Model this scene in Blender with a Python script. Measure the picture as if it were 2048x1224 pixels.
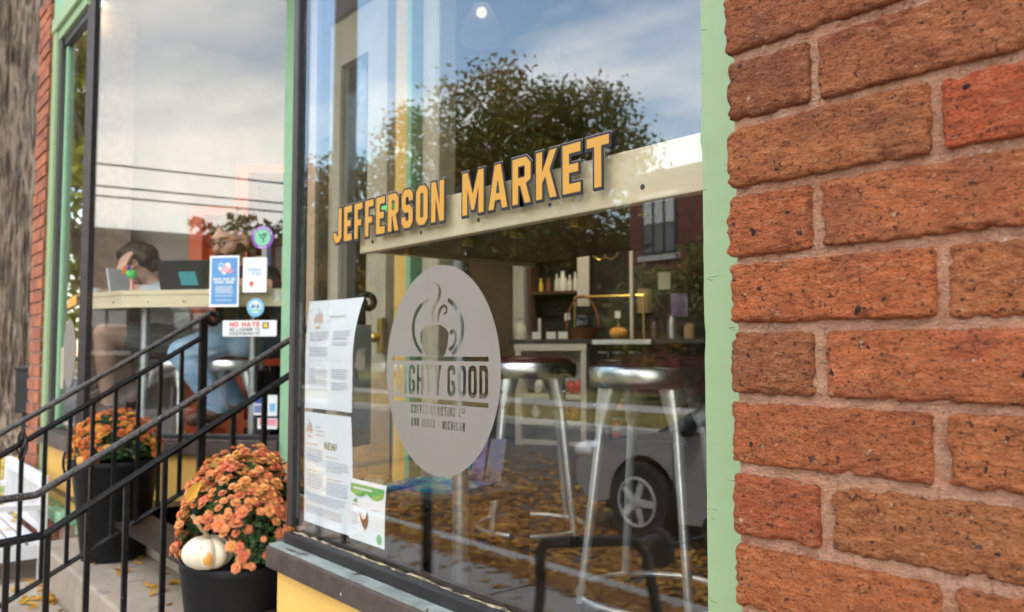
import bpy, bmesh, math, random
import numpy as np
from mathutils import Vector, Matrix, noise as mnoise
from mathutils.geometry import tessellate_polygon

for _o in list(bpy.data.objects): bpy.data.objects.remove(_o, do_unlink=True)
SC = bpy.context.scene
COL = SC.collection
random.seed(11)
R = random.Random(5)

# ------------------------------------------------------------------ camera
F = 1650.0                       # focal length in pixels of the 2048 px wide photograph
CAM = Vector((0.0, -0.66, 1.10))
FW = Vector((-math.cos(math.radians(40)), math.sin(math.radians(40)), 0))
RT = Vector((FW.y, -FW.x, 0))
PITCH = math.atan(95 / F)
F3 = FW * math.cos(PITCH) + Vector((0, 0, math.sin(PITCH)))
U3 = -FW * math.sin(PITCH) + Vector((0, 0, math.cos(PITCH)))
cam_data = bpy.data.cameras.new('camera')
cam = bpy.data.objects.new('camera', cam_data)
COL.objects.link(cam)
SC.camera = cam
cam.matrix_world = Matrix((( RT.x, U3.x, -F3.x, CAM.x), (RT.y, U3.y, -F3.y, CAM.y), (RT.z, U3.z, -F3.z, CAM.z), (0, 0, 0, 1)))
cam_data.sensor_width = 36
cam_data.lens = 36 * F / 2048
cam_data.clip_start = 0.02
cam_data.clip_end = 2000
cam_data.dof.use_dof = True
cam_data.dof.focus_distance = 1.0
cam_data.dof.aperture_fstop = 8.0

# ------------------------------------------------------------------ world and sun
SUN_EL, SUN_AZ = 58.0, 18.0     # degrees; azimuth clockwise from +Y
world = bpy.data.worlds.new('World')
SC.world = world
world.use_nodes = True
wn = world.node_tree.nodes; wl = world.node_tree.links
wn.clear()
w_out = wn.new('ShaderNodeOutputWorld'); w_bg = wn.new('ShaderNodeBackground')
w_sky = wn.new('ShaderNodeTexSky'); w_sky.sky_type = 'NISHITA'; w_sky.sun_disc = False
w_sky.sun_elevation = math.radians(SUN_EL); w_sky.sun_rotation = math.radians(SUN_AZ)
w_sky.air_density = 1.6; w_sky.dust_density = 0.1; w_sky.ozone_density = 4.0
w_tc = wn.new('ShaderNodeTexCoord'); w_sep = wn.new('ShaderNodeSeparateXYZ')
wl.new(w_tc.outputs['Generated'], w_sep.inputs[0])
def wmath(op, a, b=None):
    n = wn.new('ShaderNodeMath'); n.operation = op
    for i, v in enumerate((a, b)):
        if v is None: continue
        if isinstance(v, (int, float)): n.inputs[i].default_value = v
        else: wl.new(v, n.inputs[i])
    return n.outputs[0]
zz = wmath('ADD', wmath('MAXIMUM', w_sep.outputs[2], 0.0), 0.16)
w_comb = wn.new('ShaderNodeCombineXYZ')
wl.new(wmath('DIVIDE', w_sep.outputs[0], zz), w_comb.inputs[0])
wl.new(wmath('DIVIDE', w_sep.outputs[1], zz), w_comb.inputs[1])
w_noise = wn.new('ShaderNodeTexNoise'); w_noise.inputs['Scale'].default_value = 0.62
w_noise.inputs['Detail'].default_value = 8; w_noise.inputs['Roughness'].default_value = 0.56
w_noise.inputs['Distortion'].default_value = 0.35
w_off = wn.new('ShaderNodeVectorMath'); w_off.operation = 'ADD'; w_off.inputs[1].default_value = (-22.7, -6.2, -37.7)
wl.new(w_comb.outputs[0], w_off.inputs[0]); wl.new(w_off.outputs[0], w_noise.inputs['Vector'])
w_ramp = wn.new('ShaderNodeValToRGB')
w_ramp.color_ramp.elements[0].position = 0.455; w_ramp.color_ramp.elements[0].color = (0.03, 0.03, 0.03, 1)
w_ramp.color_ramp.elements[1].position = 0.65; w_ramp.color_ramp.elements[1].color = (1, 1, 1, 1)
wl.new(w_noise.outputs['Fac'], w_ramp.inputs[0])
w_mix = wn.new('ShaderNodeMixRGB')
wl.new(w_ramp.outputs[0], w_mix.inputs[0]); wl.new(w_sky.outputs[0], w_mix.inputs[1])
w_mix.inputs[2].default_value = (11.4, 10.7, 9.8, 1)     # cloud brightness, same units as the sky
wl.new(w_mix.outputs[0], w_bg.inputs[0])
w_bg.inputs['Strength'].default_value = 0.15
wl.new(w_bg.outputs[0], w_out.inputs[0])

sun_data = bpy.data.lights.new('sun', 'SUN')
sun = bpy.data.objects.new('sun', sun_data); COL.objects.link(sun)
sun_data.energy = 1.5; sun_data.angle = math.radians(16); sun_data.color = (1.0, 0.95, 0.87)
_sd = Vector((math.sin(math.radians(SUN_AZ)) * math.cos(math.radians(SUN_EL)), math.cos(math.radians(SUN_AZ)) * math.cos(math.radians(SUN_EL)), math.sin(math.radians(SUN_EL))))
sun.rotation_euler = (-_sd).to_track_quat('-Z', 'Y').to_euler()
sun.location = (0, 12, 12)

vs = SC.view_settings
vs.view_transform = 'Standard'; vs.look = 'None'; vs.gamma = 1; vs.use_curve_mapping = False
vs.exposure = 1.95
SC.render.engine = 'CYCLES'
cy = SC.cycles
cy.use_denoising = True
try: cy.denoiser = 'OPENIMAGEDENOISE'
except Exception: pass
cy.max_bounces = 7; cy.diffuse_bounces = 3; cy.glossy_bounces = 3; cy.transmission_bounces = 3
cy.transparent_max_bounces = 24
cy.caustics_reflective = False; cy.caustics_refractive = False
cy.sample_clamp_indirect = 6

# ------------------------------------------------------------------ helpers: rays of the photograph -> real places
def ray(px, py):
    return F3 + RT * ((px - 1024) / F) + U3 * ((612 - py) / F)
def at(px, py, d):
    r = ray(px, py); return CAM + r * (d / r.dot(FW))
def onY(px, py, Y):
    r = ray(px, py); return CAM + r * ((Y - CAM.y) / r.y)
def onX(px, py, X):
    r = ray(px, py); return CAM + r * ((X - CAM.x) / r.x)
def onZ(px, py, Z):
    r = ray(px, py); return CAM + r * ((Z - CAM.z) / r.z)
V = Vector

# ------------------------------------------------------------------ helpers: objects
def origin(o):
    p = V((0, 0, 0))
    while o is not None: p += o.location; o = o.parent
    return p
def tag(o, label=None, cat=None, group=None, kind=None):
    if label: o['label'] = label
    if cat: o['category'] = cat
    if group: o['group'] = group
    if kind: o['kind'] = kind
    return o
def thing(name, label, cat, loc=(0, 0, 0), group=None, rz=0):
    o = bpy.data.objects.new(name, None); COL.objects.link(o)
    o.location = loc; o.rotation_euler = (0, 0, rz); o.empty_display_size = 0.1
    return tag(o, label, cat, group)
def link(name, me, parent=None, loc=None):
    o = bpy.data.objects.new(name, me); COL.objects.link(o)
    if parent is not None: o.parent = parent
    if loc is not None: o.location = loc
    return o
def copy_tree(o, parent=None):
    c = o.copy(); COL.objects.link(c); c.parent = parent
    for ch in list(o.children): copy_tree(ch, c)
    return c

class MB:
    def __init__(s): s.v = []; s.f = []; s.m = []
    def add(s, verts, faces, mi=0):
        b = len(s.v); s.v += [tuple(p) for p in verts]
        s.f += [tuple(b + i for i in f) for f in faces]; s.m += [mi] * len(faces); return s
    def box(s, x0, x1, y0, y1, z0, z1, mi=0):
        return s.add([(x0,y0,z0),(x1,y0,z0),(x1,y1,z0),(x0,y1,z0),(x0,y0,z1),(x1,y0,z1),(x1,y1,z1),(x0,y1,z1)],
                     [(0,3,2,1),(4,5,6,7),(0,1,5,4),(1,2,6,5),(2,3,7,6),(3,0,4,7)], mi)
    def obox(s, c, ux, uy, uz, hx, hy, hz, mi=0):
        c = V(c); ux = V(ux).normalized() * hx; uy = V(uy).normalized() * hy; uz = V(uz).normalized() * hz
        vs_ = [c + ux*a + uy*b + uz*d for d in (-1,1) for a, b in ((-1,-1),(1,-1),(1,1),(-1,1))]
        return s.add(vs_, [(0,3,2,1),(4,5,6,7),(0,1,5,4),(1,2,6,5),(2,3,7,6),(3,0,4,7)], mi)
    def wall(s, a, b, z0, z1, th, mi=0):            # upright slab from a to b (xy), thickness th to the left of a->b
        a = V((a[0], a[1], 0)); b = V((b[0], b[1], 0)); d = (b - a).normalized(); n = V((-d.y, d.x, 0)) * th
        p = [a, b, b + n, a + n]
        return s.add([(q.x, q.y, z0) for q in p] + [(q.x, q.y, z1) for q in p],
                     [(0,3,2,1),(4,5,6,7),(0,1,5,4),(1,2,6,5),(2,3,7,6),(3,0,4,7)], mi)
    def tube(s, pts, r, n=10, closed=False, caps=True, mi=0, flat=1.0):
        pts = [V(p) for p in pts]; k = len(pts)
        rr = r if isinstance(r, (list, tuple)) else [r] * k
        t0 = (pts[1] - pts[0]).normalized()
        nrm = t0.cross(V((0, 0, 1)))
        if nrm.length < 1e-3: nrm = t0.cross(V((1, 0, 0)))
        nrm.normalize(); vs_ = []
        for i in range(k):
            if closed: t = (pts[(i+1) % k] - pts[i-1]).normalized()
            elif i == 0: t = t0
            elif i == k-1: t = (pts[-1] - pts[-2]).normalized()
            else: t = ((pts[i+1]-pts[i]).normalized() + (pts[i]-pts[i-1]).normalized()).normalized()
            nrm = (nrm - t * nrm.dot(t)); nrm = nrm.normalized() if nrm.length > 1e-6 else t.orthogonal().normalized()
            bn = t.cross(nrm)
            for j in range(n):
                a = 2 * math.pi * j / n
                vs_.append(pts[i] + nrm * (math.cos(a) * rr[i]) + bn * (math.sin(a) * rr[i] * flat))
        fs = []
        for i in range(k if closed else k-1):
            i2 = (i+1) % k
            for j in range(n): fs.append((i*n+j, i*n+(j+1)%n, i2*n+(j+1)%n, i2*n+j))
        if caps and not closed: fs.append(tuple(range(n-1, -1, -1))); fs.append(tuple((k-1)*n + j for j in range(n)))
        return s.add(vs_, fs, mi)
    def lathe(s, prof, c=(0,0,0), n=28, mi=0, rib=None):
        c = V(c); vs_ = []; fs = []; k = len(prof)
        for (r, z) in prof:
            for j in range(n):
                a = 2*math.pi*j/n; q = r * (rib(a) if rib else 1)
                vs_.append((c.x + q*math.cos(a), c.y + q*math.sin(a), c.z + z))
        for i in range(k-1):
            for j in range(n): fs.append((i*n+j, i*n+(j+1)%n, (i+1)*n+(j+1)%n, (i+1)*n+j))
        if prof[0][0] > 1e-5: fs.append(tuple(range(n-1, -1, -1)))
        if prof[-1][0] > 1e-5: fs.append(tuple((k-1)*n+j for j in range(n)))
        return s.add(vs_, fs, mi)
    def sphere(s, c, r, nu=16, nv=10, rot=None, mi=0):
        c = V(c); r = r if isinstance(r, (tuple, list)) else (r, r, r); vs_ = []; fs = []
        for i in range(nv+1):
            th = math.pi * i / nv
            for j in range(nu):
                a = 2*math.pi*j/nu
                p = V((r[0]*math.sin(th)*math.cos(a), r[1]*math.sin(th)*math.sin(a), r[2]*math.cos(th)))
                if rot: p = rot @ p
                vs_.append(c + p)
        for i in range(nv):
            for j in range(nu): fs.append((i*nu+j, (i+1)*nu+j, (i+1)*nu+(j+1)%nu, i*nu+(j+1)%nu))
        return s.add(vs_, fs, mi)
    def poly(s, loops, o, ux, uy, un=None, th=0, mi=0):   # 2D loops (first outer, rest holes) placed in a frame
        o = V(o); ux = V(ux); uy = V(uy); flat = [p for l in loops for p in l]
        tris = tessellate_polygon([[V((p[0], p[1], 0)) for p in l] for l in loops])
        base = [o + ux*p[0] + uy*p[1] for p in flat]
        nn = ux.cross(uy)
        tr = []
        for t in tris:
            a, b, c = (V((flat[i][0], flat[i][1], 0)) for i in t)
            tr.append(tuple(t) if (b-a).cross(c-a).z > 0 else (t[0], t[2], t[1]))
        if th == 0: return s.add(base, tr, mi)
        un = nn.normalized() * th
        k = len(flat); vs_ = [p + un for p in base] + base
        fs = list(tr) + [(k+t[0], k+t[2], k+t[1]) for t in tr]; b = 0
        for l in loops:
            m = len(l); area = sum(l[i][0]*l[(i+1)%m][1] - l[(i+1)%m][0]*l[i][1] for i in range(m))
            for i in range(m):
                i2 = (i+1) % m; q = (b+i, k+b+i, k+b+i2, b+i2)
                fs.append(q if (area > 0) == (l is loops[0]) or True else q)
            b += m
        return s.add(vs_, fs, mi)
    def mesh(s, name, mats, off=None, smooth=False):
        me = bpy.data.meshes.new(name)
        vs_ = s.v if off is None else [(p[0]-off.x, p[1]-off.y, p[2]-off.z) for p in s.v]
        me.from_pydata(vs_, [], s.f)
        for m in (mats if isinstance(mats, (list, tuple)) else [mats]):
            if m is not None: me.materials.append(m)
        if any(s.m): me.polygons.foreach_set('material_index', s.m)
        if smooth: me.polygons.foreach_set('use_smooth', [True]*len(me.polygons))
        me.validate(); me.update()
        return me
    def build(s, name, mats, parent=None, smooth=False, bevel=0, kind=None, local=False, seg=2):
        off = None if (local or parent is None) else origin(parent)
        o = link(name, s.mesh(name, mats, off, smooth), parent)
        if bevel:
            b = o.modifiers.new('bevel', 'BEVEL'); b.width = bevel; b.segments = seg; b.limit_method = 'ANGLE'; b.angle_limit = math.radians(40)
            b.harden_normals = False
        if smooth and hasattr(o.data, 'set_sharp_from_angle'): o.data.set_sharp_from_angle(angle=math.radians(48))
        if kind: o['kind'] = kind
        return o

# ------------------------------------------------------------------ helpers: materials
def mat(name, c, rough=0.55, metal=0.0, c2=None, scale=6.0, bump=0.0, bscale=60.0, stretch=(1,1,1), spec=0.4, coat=0.0,
        emit=None, estr=1.0, bdist=0.01, spots=None, trans=0.0, lo=0.35, hi=0.65, sss=0.0, rand=False, rvar=0.0):
    m = bpy.data.materials.new(name); m.use_nodes = True
    nt = m.node_tree; N = nt.nodes; L = nt.links; b = N['Principled BSDF']
    b.inputs['Roughness'].default_value = rough; b.inputs['Metallic'].default_value = metal
    b.inputs['Specular IOR Level'].default_value = spec; b.inputs['Coat Weight'].default_value = coat
    b.inputs['Base Color'].default_value = (*c, 1)
    tc = N.new('ShaderNodeTexCoord'); mp = N.new('ShaderNodeMapping'); mp.inputs['Scale'].default_value = stretch
    vec = tc.outputs['Object']
    if rand:
        oi = N.new('ShaderNodeObjectInfo'); vm = N.new('ShaderNodeVectorMath'); vm.operation = 'ADD'
        mu = N.new('ShaderNodeMath'); mu.operation = 'MULTIPLY'; mu.inputs[1].default_value = 57.0
        L.new(oi.outputs['Random'], mu.inputs[0]); L.new(vec, vm.inputs[0]); L.new(mu.outputs[0], vm.inputs[1]); vec = vm.outputs[0]
    L.new(vec, mp.inputs['Vector']); out = None
    if c2:
        nz = N.new('ShaderNodeTexNoise'); nz.inputs['Scale'].default_value = scale; nz.inputs['Detail'].default_value = 7; nz.inputs['Roughness'].default_value = 0.62
        L.new(mp.outputs[0], nz.inputs['Vector'])
        rp = N.new('ShaderNodeValToRGB'); rp.color_ramp.elements[0].position = lo; rp.color_ramp.elements[1].position = hi
        rp.color_ramp.elements[0].color = (*c, 1); rp.color_ramp.elements[1].color = (*c2, 1)
        L.new(nz.outputs['Fac'], rp.inputs[0]); out = rp.outputs[0]
        if rvar:
            mr = N.new('ShaderNodeMapRange'); mr.inputs[3].default_value = rough - rvar; mr.inputs[4].default_value = rough + rvar
            L.new(nz.outputs['Fac'], mr.inputs[0]); L.new(mr.outputs[0], b.inputs['Roughness'])
    if spots:                                        # (colour, voronoi scale, size 0..1)
        sc_, th = spots[1], spots[2]
        vo = N.new('ShaderNodeTexNoise'); vo.inputs['Scale'].default_value = sc_; vo.inputs['Detail'].default_value = 3
        L.new(mp.outputs[0], vo.inputs['Vector'])
        r2 = N.new('ShaderNodeValToRGB'); r2.color_ramp.elements[0].position = th; r2.color_ramp.elements[1].position = th + 0.03
        L.new(vo.outputs['Fac'], r2.inputs[0])
        mx = N.new('ShaderNodeMixRGB'); L.new(r2.outputs[0], mx.inputs[0]); mx.inputs[2].default_value = (*spots[0], 1)
        if out is not None: L.new(out, mx.inputs[1])
        else: mx.inputs[1].default_value = (*c, 1)
        out = mx.outputs[0]
    if out is not None: L.new(out, b.inputs['Base Color'])
    if bump:
        bz = N.new('ShaderNodeTexNoise'); bz.inputs['Scale'].default_value = bscale; bz.inputs['Detail'].default_value = 5
        L.new(mp.outputs[0], bz.inputs['Vector'])
        bp = N.new('ShaderNodeBump'); bp.inputs['Strength'].default_value = bump; bp.inputs['Distance'].default_value = bdist
        L.new(bz.outputs['Fac'], bp.inputs['Height']); L.new(bp.outputs[0], b.inputs['Normal'])
    if emit: b.inputs['Emission Color'].default_value = (*emit, 1); b.inputs['Emission Strength'].default_value = estr
    if trans: b.inputs['Transmission Weight'].default_value = trans
    if sss:
        b.inputs['Subsurface Weight'].default_value = sss; b.inputs['Subsurface Radius'].default_value = (0.012, 0.005, 0.003); b.inputs['Subsurface Scale'].default_value = 1.0
    return m

def glass_mat(name, r0=0.045, tint=(0.97, 0.985, 0.975), rough=0.0):
    m = bpy.data.materials.new(name); m.use_nodes = True
    nt = m.node_tree; N = nt.nodes; L = nt.links; N.clear()
    out = N.new('ShaderNodeOutputMaterial'); mix = N.new('ShaderNodeMixShader')
    tr = N.new('ShaderNodeBsdfTransparent'); tr.inputs[0].default_value = (*tint, 1)
    gl = N.new('ShaderNodeBsdfGlossy'); gl.inputs['Roughness'].default_value = rough; gl.inputs[0].default_value = (1, 1, 1, 1)
    ge = N.new('ShaderNodeNewGeometry'); dt = N.new('ShaderNodeVectorMath'); dt.operation = 'DOT_PRODUCT'
    L.new(ge.outputs['Incoming'], dt.inputs[0]); L.new(ge.outputs['Normal'], dt.inputs[1])
    def mth(op, a, b=None):
        n = N.new('ShaderNodeMath'); n.operation = op
        for i, v in enumerate((a, b)):
            if v is None: continue
            if isinstance(v, (int, float)): n.inputs[i].default_value = v
            else: L.new(v, n.inputs[i])
        return n.outputs[0]
    c = mth('SUBTRACT', 1.0, mth('ABSOLUTE', dt.outputs['Value']))
    fr = mth('ADD', mth('MULTIPLY', mth('POWER', c, 5.0), 1 - r0), r0)
    L.new(fr, mix.inputs[0]); L.new(tr.outputs[0], mix.inputs[1]); L.new(gl.outputs[0], mix.inputs[2])
    L.new(mix.outputs[0], out.inputs[0])
    return m

def leaf_mat(name, c, c2, rough=0.6, rand=False, objcol=False):
    m = bpy.data.materials.new(name); m.use_nodes = True
    nt = m.node_tree; N = nt.nodes; L = nt.links; b = N['Principled BSDF']; out = N['Material Output']
    tc = N.new('ShaderNodeTexCoord'); nz = N.new('ShaderNodeTexNoise'); nz.inputs['Scale'].default_value = 1.3; nz.inputs['Detail'].default_value = 8
    L.new(tc.outputs['Object'], nz.inputs['Vector'])
    rp = N.new('ShaderNodeValToRGB'); rp.color_ramp.elements[0].position = 0.3; rp.color_ramp.elements[1].position = 0.7
    rp.color_ramp.elements[0].color = (*c, 1); rp.color_ramp.elements[1].color = (*c2, 1)
    L.new(nz.outputs['Fac'], rp.inputs[0]); L.new(rp.outputs[0], b.inputs['Base Color']); b.inputs['Roughness'].default_value = rough
    b.inputs['Specular IOR Level'].default_value = 0.25
    t = N.new('ShaderNodeBsdfTranslucent'); L.new(rp.outputs[0], t.inputs[0])
    mx = N.new('ShaderNodeMixShader'); mx.inputs[0].default_value = 0.3
    L.new(b.outputs[0], mx.inputs[1]); L.new(t.outputs[0], mx.inputs[2]); L.new(mx.outputs[0], out.inputs[0])
    return m
# ------------------------------------------------------------------ materials
def brick_mat(name, ramp, mortar=False):
    m = bpy.data.materials.new(name); m.use_nodes = True
    nt = m.node_tree; N = nt.nodes; L = nt.links; b = N['Principled BSDF']
    b.inputs['Roughness'].default_value = 0.88; b.inputs['Specular IOR Level'].default_value = 0.18
    tc = N.new('ShaderNodeTexCoord'); oi = N.new('ShaderNodeObjectInfo')
    mu = N.new('ShaderNodeMath'); mu.operation = 'MULTIPLY'; mu.inputs[1].default_value = 37.0; L.new(oi.outputs['Random'], mu.inputs[0])
    va = N.new('ShaderNodeVectorMath'); va.operation = 'ADD'; L.new(tc.outputs['Object'], va.inputs[0]); L.new(mu.outputs[0], va.inputs[1])
    def noise(scale, detail=6, rough=0.6, st=(1, 1, 1), dist=0.0):
        mp = N.new('ShaderNodeMapping'); mp.inputs['Scale'].default_value = st; L.new(va.outputs[0], mp.inputs[0])
        n = N.new('ShaderNodeTexNoise'); n.inputs['Scale'].default_value = scale; n.inputs['Detail'].default_value = detail
        n.inputs['Roughness'].default_value = rough; n.inputs['Distortion'].default_value = dist; L.new(mp.outputs[0], n.inputs['Vector']); return n.outputs['Fac']
    def ramp_(fac, els):
        r = N.new('ShaderNodeValToRGB'); e = r.color_ramp.elements
        e[0].position, e[0].color = els[0][0], (*els[0][1], 1); e[1].position, e[1].color = els[-1][0], (*els[-1][1], 1)
        for p, c in els[1:-1]: q = e.new(p); q.color = (*c, 1)
        L.new(fac, r.inputs[0]); return r.outputs[0]
    def mixc(f, a, c, mode='MIX'):
        x = N.new('ShaderNodeMixRGB'); x.blend_type = mode
        for i, v in enumerate((f, a, c)):
            if isinstance(v, float): x.inputs[i].default_value = v
            elif isinstance(v, tuple): x.inputs[i].default_value = (*v, 1)
            else: L.new(v, x.inputs[i])
        return x.outputs[0]
    big = noise(16, 6, 0.62, (1, 1, 1.6), 0.4); mid = noise(75, 6, 0.68, (0.6, 1, 1.3)); fine = noise(330, 4, 0.7)
    col = ramp_(big, ramp)
    if not mortar: col = mixc(0.85, col, oi.outputs['Color'], 'MULTIPLY')
    col = mixc(ramp_(mid, [(0.32, (0, 0, 0)), (0.62, (1, 1, 1))]), mixc(0.42, col, (0.17, 0.062, 0.03)), col)
    col = mixc(ramp_(fine, [(0.5, (0, 0, 0)), (0.78, (0.4, 0.4, 0.4))]), col, (0.62, 0.36, 0.2))
    if not mortar:
        # dark iron spots of several sizes
        s1 = ramp_(noise(95, 1.5, 0.4), [(0.725, (0, 0, 0)), (0.745, (1, 1, 1))]); col = mixc(s1, col, (0.035, 0.03, 0.038))
        s2 = ramp_(noise(230, 2, 0.5), [(0.635, (0, 0, 0)), (0.68, (0.9, 0.9, 0.9))]); col = mixc(s2, col, (0.06, 0.03, 0.025))
        s4 = ramp_(noise(460, 2, 0.6, (0.7, 1, 1.2)), [(0.56, (0, 0, 0)), (0.70, (0.85, 0.85, 0.85))]); col = mixc(s4, col, (0.15, 0.05, 0.028))
        s3 = ramp_(noise(150, 1, 0.4, (1, 1, 1), 0), [(0.76, (0, 0, 0)), (0.78, (0.8, 0.8, 0.8))]); col = mixc(s3, col, (0.65, 0.5, 0.32))
        st = ramp_(noise(14, 5, 0.65), [(0.54, (0, 0, 0)), (0.74, (0.6, 0.6, 0.6))]); col = mixc(st, col, (0.17, 0.07, 0.055))
    else:
        s1 = ramp_(noise(300, 2, 0.5), [(0.62, (0, 0, 0)), (0.68, (0.8, 0.8, 0.8))]); col = mixc(s1, col, (0.80, 0.62, 0.48))
        s2 = ramp_(noise(210, 3, 0.6, (1.1, 1, 1)), [(0.58, (0, 0, 0)), (0.68, (0.6, 0.6, 0.6))]); col = mixc(s2, col, (0.2, 0.08, 0.05))
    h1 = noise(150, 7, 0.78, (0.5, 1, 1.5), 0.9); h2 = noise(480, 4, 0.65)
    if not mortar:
        pit_shade = ramp_(h1, [(0.35, (0.9, 0.9, 0.9)), (0.465, (0, 0, 0))]); col = mixc(pit_shade, col, (0.13, 0.042, 0.022))  # relief shading painted in: hollows of the bump get a darker colour
        top = ramp_(h1, [(0.52, (0, 0, 0)), (0.70, (0.6, 0.6, 0.6))]); col = mixc(top, col, (0.84, 0.42, 0.20))  # bump crests lightened in the colour, the bright half of that painted relief
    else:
        pit_shade = ramp_(h1, [(0.34, (0.8, 0.8, 0.8)), (0.46, (0, 0, 0))]); col = mixc(pit_shade, col, (0.40, 0.17, 0.09))  # mortar hollows shaded in the colour the same way
    L.new(col, b.inputs['Base Color'])
    ad = N.new('ShaderNodeMath'); ad.operation = 'MULTIPLY_ADD'; L.new(h2, ad.inputs[0]); ad.inputs[1].default_value = 0.8; L.new(h1, ad.inputs[2])
    bp = N.new('ShaderNodeBump'); bp.inputs['Strength'].default_value = 1.0; bp.inputs['Distance'].default_value = 0.010
    L.new(ad.outputs[0], bp.inputs['Height']); L.new(bp.outputs[0], b.inputs['Normal'])
    return m
M = {}
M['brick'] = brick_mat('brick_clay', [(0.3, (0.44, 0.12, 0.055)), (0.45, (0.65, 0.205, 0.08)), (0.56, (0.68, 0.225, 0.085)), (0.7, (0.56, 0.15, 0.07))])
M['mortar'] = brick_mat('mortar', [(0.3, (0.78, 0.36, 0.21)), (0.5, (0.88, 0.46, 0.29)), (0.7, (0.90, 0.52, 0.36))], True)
M['far_brick'] = mat('far_brick', (0.44, 0.15, 0.07), 0.9, c2=(0.17, 0.06, 0.045), scale=5, bump=0.4, bscale=90, rand=True, lo=0.38, hi=0.66)
M['far_mortar'] = mat('far_mortar', (0.3, 0.2, 0.15), 0.95, c2=(0.4, 0.28, 0.22), scale=30)
M['green'] = mat('green_paint', (0.275, 0.385, 0.20), 0.42, c2=(0.29, 0.40, 0.215), scale=5, bump=0.25, bscale=60, stretch=(1, 1, 8), rvar=0.08)
M['green2'] = mat('green_trim_paint', (0.22, 0.42, 0.24), 0.45, c2=(0.27, 0.47, 0.29), scale=9, bump=0.2, bscale=30)
M['yellow'] = mat('yellow_paint', (0.72, 0.42, 0.10), 0.5, c2=(0.78, 0.48, 0.13), scale=4, bump=0.12, bscale=120, spots=((0.45, 0.25, 0.08), 40, 0.74))
M['brown_sill'] = mat('weathered_brown_paint', (0.050, 0.034, 0.028), 0.55, c2=(0.082, 0.058, 0.048), scale=14, bump=0.35, bscale=90, spots=((0.55, 0.56, 0.52), 75, 0.72))
M['sill_worn'] = mat('worn_sill_top', (0.16, 0.19, 0.17), 0.6, c2=(0.30, 0.34, 0.31), scale=22, bump=0.35, bscale=100, spots=((0.07, 0.05, 0.04), 36, 0.62), stretch=(0.5, 1, 1))
M['frame_dark'] = mat('dark_bronze_frame', (0.042, 0.036, 0.036), 0.38, metal=0.25, c2=(0.06, 0.05, 0.048), scale=20, bump=0.06, bscale=80)
M['bead'] = mat('black_glazing_bead', (0.012, 0.011, 0.011), 0.45, c2=(0.022, 0.02, 0.02), scale=30)
M['putty'] = mat('old_putty', (0.40, 0.33, 0.20), 0.7, c2=(0.07, 0.055, 0.035), scale=40, bump=0.7, bscale=120, lo=0.40, hi=0.60)
M['tan'] = mat('tan_paint', (0.48, 0.32, 0.22), 0.55, c2=(0.52, 0.36, 0.26), scale=8, bump=0.1)
M['cream'] = mat('cream_paint', (0.40, 0.33, 0.23), 0.55, c2=(0.45, 0.38, 0.27), scale=8, bump=0.1)
M['glass'] = glass_mat('window_glass', 0.085)
M['bay_glass'] = glass_mat('bay_window_glass', 0.064)
M['glass_thin'] = glass_mat('clear_glass', 0.04)
M['concrete'] = mat('concrete', (0.30, 0.24, 0.18), 0.85, c2=(0.42, 0.35, 0.275), scale=5, bump=0.5, bscale=140, spots=((0.26, 0.21, 0.17), 13, 0.63), lo=0.3, hi=0.72)
M['walk'] = mat('sidewalk_concrete', (0.36, 0.33, 0.29), 0.85, c2=(0.46, 0.42, 0.37), scale=1.6, bump=0.4, bscale=120, spots=((0.24, 0.2, 0.15), 5, 0.62))
M['asphalt'] = mat('asphalt', (0.045, 0.044, 0.045), 0.85, c2=(0.075, 0.072, 0.07), scale=2.5, bump=0.5, bscale=160)
M['kerb'] = mat('kerb_stone', (0.34, 0.32, 0.29), 0.85, c2=(0.44, 0.41, 0.37), scale=4, bump=0.4, bscale=90)
M['lawn'] = mat('lawn_with_leaves', (0.06, 0.10, 0.022), 0.9, c2=(0.30, 0.19, 0.04), scale=9, bump=0.8, bscale=60, lo=0.42, hi=0.64)
M['verge'] = mat('leafy_verge', (0.12, 0.075, 0.035), 0.9, c2=(0.34, 0.18, 0.045), scale=11, bump=0.8, bscale=70, lo=0.38, hi=0.66)
M['rail'] = mat('black_railing_paint', (0.005, 0.0045, 0.0045), 0.34, c2=(0.011, 0.010, 0.009), scale=14, bump=0.35, bscale=110, spots=((0.22, 0.20, 0.17), 62, 0.735), spec=0.16, rvar=0.08)
M['handrail'] = mat('worn_handrail_paint', (0.012, 0.009, 0.008), 0.28, c2=(0.05, 0.038, 0.031), scale=34, bump=0.5, bscale=110, spots=((0.30, 0.27, 0.22), 95, 0.69), spec=0.4, rvar=0.1)
M['planter'] = mat('black_resin', (0.0055, 0.0055, 0.006), 0.5, c2=(0.009, 0.009, 0.0095), scale=14, bump=0.08, bscale=50, spots=((0.2, 0.18, 0.15), 85, 0.77), spec=0.18)
M['soil'] = mat('potting_soil', (0.02, 0.013, 0.008), 0.95, c2=(0.05, 0.03, 0.02), scale=60, bump=1.0, bscale=100)
M['white_wood'] = mat('white_painted_wood', (0.58, 0.58, 0.58), 0.5, c2=(0.66, 0.66, 0.66), scale=6, bump=0.2, bscale=60, spots=((0.5, 0.42, 0.3), 30, 0.70))
M['paper'] = mat('white_paper', (0.80, 0.80, 0.83), 0.65, c2=(0.83, 0.83, 0.86), scale=5)
M['ink'] = mat('grey_ink', (0.52, 0.52, 0.60), 0.7)
M['ink_orange'] = mat('orange_ink', (0.76, 0.48, 0.34), 0.7)
M['ink_dark'] = mat('dark_ink', (0.06, 0.06, 0.07), 0.6)
M['ink_gold'] = mat('olive_gold_ink', (0.36, 0.31, 0.12), 0.6)
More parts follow.
